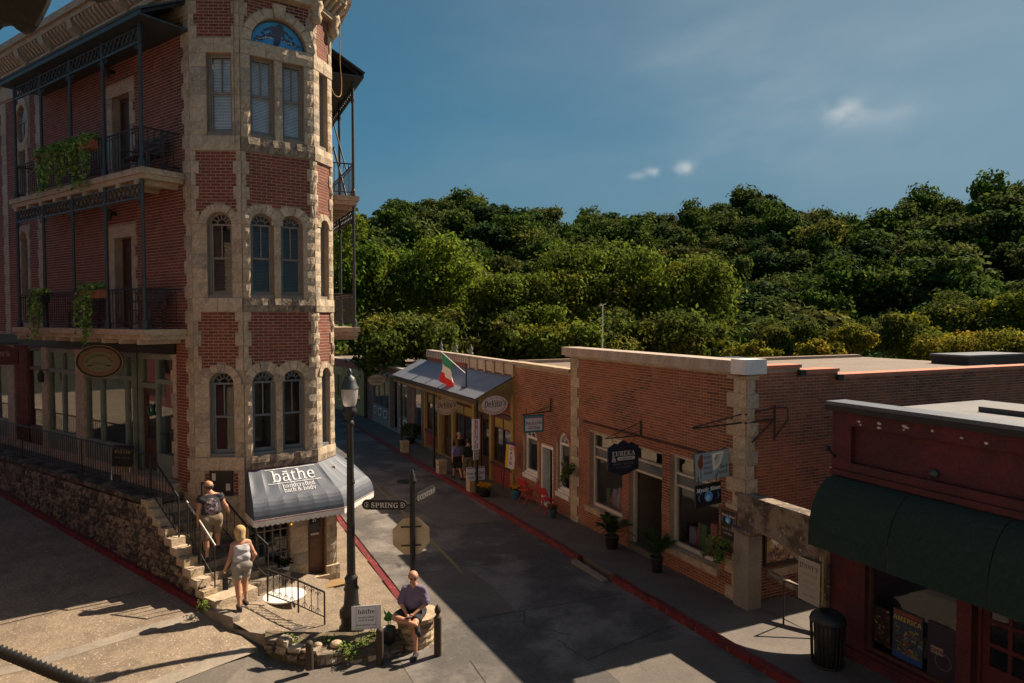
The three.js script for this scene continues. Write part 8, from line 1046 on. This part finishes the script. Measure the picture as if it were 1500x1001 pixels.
// ---------------------------------------------------------------- trees
function crownGeo(o) {                                            // o: rx, ry lobes n leaf col; centred on the crown
  const lobes = []; for (let i = 0; i < o.lobes; i++) { const d = V(rr(-1, 1), rr(-0.55, 1), rr(-1, 1)).normalize(), k = Math.pow(rnd(), 0.45) * 0.84; lobes.push([d.x * k * o.rx, d.y * k * o.ry, d.z * k * o.rx, o.rx * rr(0.16, o.big || 0.36), rr(0.7, 1.25)]); }
  const cum = []; let tot = 0; for (const l of lobes) { tot += l[3] * l[3]; cum.push(tot); }
  let tone = 1, yl = 0;
  return leaves(o.n, (c, q) => { const r = rnd() * tot, l = lobes[cum.findIndex((v) => v >= r)], d = V(rr(-1, 1), rr(-1, 1), rr(-1, 1)).normalize(), k = l[3] * (rnd() < (o.rag || 0.12) ? rr(1.05, 1.5) : 0.45 + 0.62 * Math.sqrt(rnd())); if (d.y < -0.2 && rnd() < 0.4) d.y = -d.y; c.set(l[0] + d.x * k, l[1] + d.y * k * 0.82, l[2] + d.z * k); q.copy(d).multiplyScalar(0.9); tone = l[4]; yl = hash2(Math.round(l[0] * 90), Math.round(l[2] * 90), 3); }, o.leaf, () => { const k = tone * rr(0.45, 1.6), y = yl > 0.72 ? o.yellow || 0 : 0; return [o.col[0] * k * (1 + y), o.col[1] * k * (1 + y * 0.35), o.col[2] * k]; }, 0.25);
}
function trunkGeo(h, r, sp, n = 6) { const g = [rod([0, -h, 0], [0, sp * 0.2, 0], r, r * 0.5, 7)]; for (let i = 0; i < n; i++) { const a = i * 2.4 + rr(-0.3, 0.3), e = rr(0.5, 1); g.push(rod([0, -sp * rr(0.1, 0.6), 0], [Math.cos(a) * sp * 0.65, sp * 0.6 * e, Math.sin(a) * sp * 0.65], r * 0.4, r * 0.1, 5)); } return g; }
// big trees just behind the shops: [picture-derived place x, y, z of the crown's middle, rx, ry, kind]
seed(201);
const NEAR = [[535, 425, 62, 105, 46, 0], [628, 425, 86, 96, 50, 0], [590, 500, 80, 42, 43, 2], [760, 470, 74, 84, 48, 1], [880, 435, 92, 82, 53, 1], [990, 455, 82, 76, 51, 1], [940, 500, 95, 40, 46, 2], [700, 498, 64, 44, 45, 2], [822, 508, 70, 34, 44, 1], [1045, 505, 42, 30, 44, 1], [1105, 520, 36, 14, 40, 3], [1205, 516, 30, 14, 44, 3], [1250, 508, 40, 24, 48, 3], [1335, 500, 52, 36, 56, 1], [1405, 482, 58, 46, 62, 2], [1482, 478, 58, 52, 60, 1], [1295, 488, 40, 40, 54, 2], [1450, 512, 52, 20, 50, 3], [1380, 516, 50, 18, 50, 3], [1150, 500, 44, 34, 66, 2]];
const NEARCOL = [{ col: [0.088, 0.148, 0.016], yellow: 0.5, t: 'bright green tree' }, { col: [0.105, 0.142, 0.016], yellow: 0.5, t: 'yellowish green tree' }, { col: [0.085, 0.112, 0.018], yellow: 0.5, t: 'olive green tree' }, { col: [0.17, 0.165, 0.018], yellow: 0.5, t: 'golden yellow bush' }];
const NEARLAB = ['tall bright green tree behind the iron balconies', 'broad bright green tree rising behind the tin porch', 'low olive tree behind the grey shop', 'rounded yellowish tree behind the restaurant parapet', 'broad yellowish tree behind the aerial mast', 'spreading yellowish tree behind the cream cornice', 'low olive tree against the cream cornice', 'low olive tree beyond the restaurant finials', 'low yellowish tree beyond the small gift shop', 'small yellowish tree past the end of the cream cornice', 'golden bush above the white cornice end', 'golden bush above the stepped parapet', 'loose golden bush beyond the bluish roof unit', 'yellowish green tree beyond the tan roof', 'olive tree rising beyond the tan roof', 'tall yellowish tree beyond the wide black roof unit', 'wispy olive tree beyond the tan roof', 'low golden bush in front of the wide black roof unit', 'low golden bush along the tan roof edge', 'dark olive tree in the hollow behind the stepped parapet'];
NEAR.forEach(([px, py, rx, ry, D, k], i) => {
  const x = (px - 750) / 1000 * D, y = 6.1 + (465 - py) / 1000 * D, z = -D, RX = rx / 1000 * D * 1.16, RY = ry / 1000 * D * 1.12, t = thing(k === 3 ? 'golden_bush' : 'broadleaf_tree', NEARLAB[i], k === 3 ? 'bush' : 'tree', [x, y, z], 0, 'trees behind the shops'), c = NEARCOL[k], vol = RX * RX;
  add('crown', crownGeo({ rx: RX, ry: RY, lobes: Math.round(15 + vol * 1.1), n: Math.round(Math.min(22000, 1200 + vol * 800)), leaf: k === 3 ? 0.12 : 0.155, col: c.col, yellow: c.yellow }), M.leaf, t);
  part('trunk', trunkGeo(y + 9, Math.max(0.12, RX * 0.06), RY), M.bark, t);
});
// the wooded hillside: every crown that shows is a tree of its own
const farTints = [[0.78, 0.8, 0.74], [1, 1, 1], [1.35, 1.28, 1.1], [0.9, 0.95, 0.8]].map((c) => { const m = leafMat({ transmission: 0.3 }); m.color.setRGB(...c); return m; });   // trees of different tone
M.leafFar = farTints[1];
seed(221);
const protos = [];
for (let k = 0; k < 6; k++) protos.push({ crown: crownGeo({ rx: 1, ry: [0.85, 1.0, 0.75, 0.9, 1.05, 0.8][k], lobes: 13, big: 0.46, rag: 0.24, n: 2200, leaf: 0.08, col: [[0.062, 0.1, 0.022], [0.046, 0.085, 0.022], [0.09, 0.12, 0.03], [0.034, 0.066, 0.02], [0.07, 0.115, 0.018], [0.098, 0.112, 0.026]][k], yellow: 0.3 }), trunk: geo(trunkGeo(2.2, 0.05, 0.8, 4)), pine: false });
for (let k = 0; k < 2; k++) protos.push({ crown: crownGeo({ rx: 0.62, ry: k ? 0.85 : 1.05, lobes: k ? 15 : 11, n: 2200, leaf: 0.05, col: [0.026, 0.042, 0.018], yellow: 0 }), trunk: geo([rod([0, -2.2, 0], [0, 0.45, 0], 0.05, 0.02, 6), ...[0, 1, 2, 3].map((i) => rod([0, -0.5 + i * 0.25, 0], [Math.cos(i * 2.3) * 0.45, -0.25 + i * 0.25, Math.sin(i * 2.3) * 0.45], 0.02, 0.006, 4))]), pine: true });   // pines: open crowns on bare stems
{
  const spots = [];
  for (let r = 86; r < 228; r += 4.8) for (let b = -0.32; b < 0.70; b += 4.9 / r) { const R = r + rr(-2.6, 2.6), B = b + rr(-2.8, 2.8) / r; if (B < -0.27 && r > 120) continue; spots.push([R, B]); }
  const K = ['olive green tree on the wooded hillside', 'mid green tree on the wooded hillside', 'pale olive tree on the wooded hillside', 'dark green tree on the wooded hillside', 'fresh green tree on the wooded hillside', 'yellowing tree on the wooded hillside', 'dark pine on the ridge against the sky', 'dark pine on the ridge against the sky'];
  // those that show largest: the near face of the hill and the ridge; the far rest is one mass
  const rank = spots.map((s) => ({ s, w: (s[0] > 205 ? 1.5 : 1) * rr(0.5, 1) })).sort((a, b) => b.w - a.w), keep = new Set(rank.slice(0, 295).map((q) => q.s)), rest = [];
  for (const [R, B] of spots) {
    const x = R * Math.sin(B), z = -R * Math.cos(B), y = landY(x, z), ridge = R > 203, pine = ridge && rnd() < 0.62, k = pine ? 6 + Math.floor(rnd() * 2) : Math.floor(rnd() * 6), h = pine ? rr(3.6, 6.4) : rnd() < 0.4 ? rr(3.8, 6.2) : rr(2.3, 3.8), w = pine ? h * 0.95 : h * rr(0.8, 1.25), m = new THREE.Matrix4().compose(V(x, y + h * (pine ? 1.0 : 1.1) + rr(0, 2), z), new THREE.Quaternion().setFromAxisAngle(V(0, 1, 0), rr(0, 6.3)), V(w, h, w));
    if (!keep.has(spots.find((s) => s[0] === R && s[1] === B))) { rest.push([k, m]); continue; }
    const t = thing(pine ? 'pine_tree' : 'hillside_tree', K[k], 'tree', [0, 0, 0], 0, 'trees on the wooded hillside'); t.applyMatrix4(m); add('crown', protos[k].crown, farTints[Math.floor(rnd() * 4)], t); add('trunk', protos[k].trunk, M.bark, t);
  }
  const wood = thing('hillside_wood', 'dense wood filling the hillside between the nearer crowns', 'wood'); wood.userData.kind = 'stuff';
  for (let k = 0; k < 8; k++) { const q = rest.filter((r) => r[0] === k); if (!q.length) continue; const im = new THREE.InstancedMesh(protos[k].crown, M.leafFar, q.length); im.name = 'crowns'; q.forEach((r, i) => im.setMatrixAt(i, r[1])); wood.add(im); }
}
// ---------------------------------------------------------------- the balcony the view is taken from: a twisted iron bar and carved fascia close by
{
  const a = V(-1.12, 5.362, -1.48), b = V(-0.884, 5.362, -1.36), d = b.clone().sub(a).normalize(), a2 = a.clone().addScaledVector(d, -0.9), b2 = b.clone().addScaledVector(d, 0.8), Ln = a2.distanceTo(b2), n = 520, P = [], I = [];
  const sd = V(0, 1, 0).cross(d).normalize(), up = d.clone().cross(sd);
  for (let i = 0; i <= n; i++) for (let j = 0; j < 8; j++) { const t = i / n, an = j * Math.PI / 4 + t * Ln * 85, r = j % 2 ? 0.0085 : 0.0135, c = a2.clone().addScaledVector(d, t * Ln).addScaledVector(sd, r * Math.cos(an)).addScaledVector(up, r * Math.sin(an)); P.push(c.x, c.y, c.z); }
  for (let i = 0; i < n; i++) for (let j = 0; j < 8; j++) { const p = i * 8 + j, q = i * 8 + (j + 1) % 8; I.push(p, q, p + 8, q, q + 8, p + 8); }
  const g = new THREE.BufferGeometry(); g.setAttribute('position', new THREE.Float32BufferAttribute(P, 3)); g.setIndex(I); g.computeVertexNormals();
  const t = thing('twisted_railing', 'twisted black iron railing bar of the viewing balcony', 'railing'); part('twisted_bar', g, M.iron, t); for (const p of [a2, b2]) part('post', rod([p.x, 4.92, p.z], [p.x, p.y + 0.02, p.z], 0.018), M.iron, t);
  const dk = thing('viewing_balcony', 'timber balcony deck on posts the street is seen from', 'balcony'); part('deck', bx(-1.5, 1.6, 4.82, 4.92, -1.1, 0.6), M.bench, dk); part('outrigger', [bx(-2.4, -1.502, 4.82, 4.92, -2.0, 0.0)], M.bench, dk); for (const x of [-2.0, 1.4]) part('post', bx(x - 0.08, x + 0.08, roadY(x, -0.3), 4.82, -0.4, -0.24), M.bench, dk); part('roof_post', bx(-2.3, -2.2, 4.92, 7.6, -0.4, -0.3), M.bench, dk);
  // carved fascia hanging from the porch roof
  const f = thing('carved_fascia', 'dark scroll sawn fascia board hanging from the porch roof', 'fascia'), D = 1.6, px = (x, y) => [(x - 750) / 1000 * D, 6.1 + (465 - y) / 1000 * D];
  const out = [[-260, -120], [300, -120], [300, -30], [215, -30], [195, -12], [182, -2], [170, 8], [155, 12], [140, 8], [130, -2], [120, -14], [98, -18], [90, 0], [84, 14], [76, 30], [66, 46], [58, 54], [48, 57], [40, 52], [34, 46], [26, 44], [16, 46], [7, 54], [0, 63], [-12, 78], [-30, 80], [-60, 60], [-80, 66], [-120, 90], [-160, 60], [-260, 60]].map(([x, y]) => px(x, y));
  part('fascia_board', poly(out, 0.012).translate(0, 0, -D), M.boxBlack, f); part('bead', tube([[-30, 12], [-5, 11], [8, 10], [16, 6], [20, -4]].map(([x, y]) => [...px(x, y), -D + 0.014]), 0.004, 6, 20), M.stoneDark, f); part('roof_beam', bx(-2.4, -0.6, 6.98, 7.1, -1.6, -0.3), M.bench, f);
}

// the sunlit stone building the view is taken from: it stands behind and to the left, facing the flatiron's long wall, and shows in its shop windows
{
  const g = thing('stone_building', 'sunlit limestone building with columns on the corner opposite the flatiron', 'building'), FO = fr(L(0, 9.4), DL), holes = [];
  for (let s = -20; s < -5; s += 3) { holes.push({ s0: s + 0.5, s1: s + 2.3, y0: 1.5, y1: 4.0 }, { s0: s + 0.8, s1: s + 2.0, y0: 5.6, y1: 7.8 }); }
  part('wall', wallGeo(FO, -22, -3, -0.6, 9.2, holes, 0.4), M.stone, g);
  for (const h of holes) { const w = sub('window', g); part('frame', on(FO, poly(holePts(h), 0.08, [rectPts(h.s0 + 0.08, h.s1 - 0.08, h.y0 + 0.08, h.y1 - 0.08).reverse()]).translate(0, 0, -0.2)), M.cream, w); part('pane', on(FO, bx(h.s0 + 0.08, h.s1 - 0.08, h.y0 + 0.08, h.y1 - 0.08, -0.18, -0.176)), M.glass, w); }
  for (let s = -20; s < -3; s += 3) part('column', on(FO, lathe([[0, 0.2], [0.3, 0.2], [0.3, 0.5], [0.22, 0.6], [0.19, 3.9], [0.26, 4.1], [0.3, 4.3], [0, 4.3]], 14).translate(s + 0.02, 0, 0.35)), M.stone, g);
  part('entablature', on(FO, bx(-22, -3, 4.32, 4.75, 0.002, 0.7)), M.stoneB, g); part('cornice', on(FO, bx(-22, -3, 9.2, 9.6, -0.5, 0.4)), M.stoneB, g); part('back_wall', on(FO, [bx(-22, -3, -0.6, 9.2, -6.2, -6), bx(-22, -21.8, -0.6, 9.2, -6, -0.4), bx(-3.2, -3, -0.6, 9.2, -6, -0.4)]), M.mortar, g); part('roof', on(FO, bx(-22, -3, 8.9, 9.1, -6, -0.4)), M.tanRoof, g); part('floor', on(FO, bx(-21.8, -3.2, 4.4, 4.6, -6, -0.4)), M.interior, g);
}
{
  const g = thing('dark_brick_building', 'dark brown brick building across the side street from the retaining wall', 'building'), FO = fr(L(0, 9.4), DL), holes = [];
  for (let s = -1.5; s < 20; s += 3) holes.push({ s0: s, s1: s + 1.2, y0: 5.2, y1: 7.2 }, { s0: s, s1: s + 1.2, y0: 2.0, y1: 4.0 });
  part('wall', wallGeo(FO, -2.98, 22, -0.6, 10, holes, 0.4), M.maroonTrim, g); for (const h of holes) { const w = sub('window', g); part('frame', on(FO, poly(holePts(h), 0.08, [rectPts(h.s0 + 0.07, h.s1 - 0.07, h.y0 + 0.07, h.y1 - 0.07).reverse()]).translate(0, 0, -0.2)), M.bench, w); part('pane', on(FO, bx(h.s0 + 0.07, h.s1 - 0.07, h.y0 + 0.07, h.y1 - 0.07, -0.18, -0.176)), M.glass, w); }
  part('back_wall', on(FO, [bx(-2.98, 22, -0.6, 10, -6.2, -6), bx(21.8, 22, -0.6, 10, -6, -0.4)]), M.maroonTrim, g); part('roof', on(FO, bx(-2.98, 22, 9.6, 9.8, -6, -0.4)), M.tanRoof, g);
}

scene.traverse((o) => { if (o.isMesh) { o.castShadow = true; o.receiveShadow = true; } });
renderer.render(scene, camera);
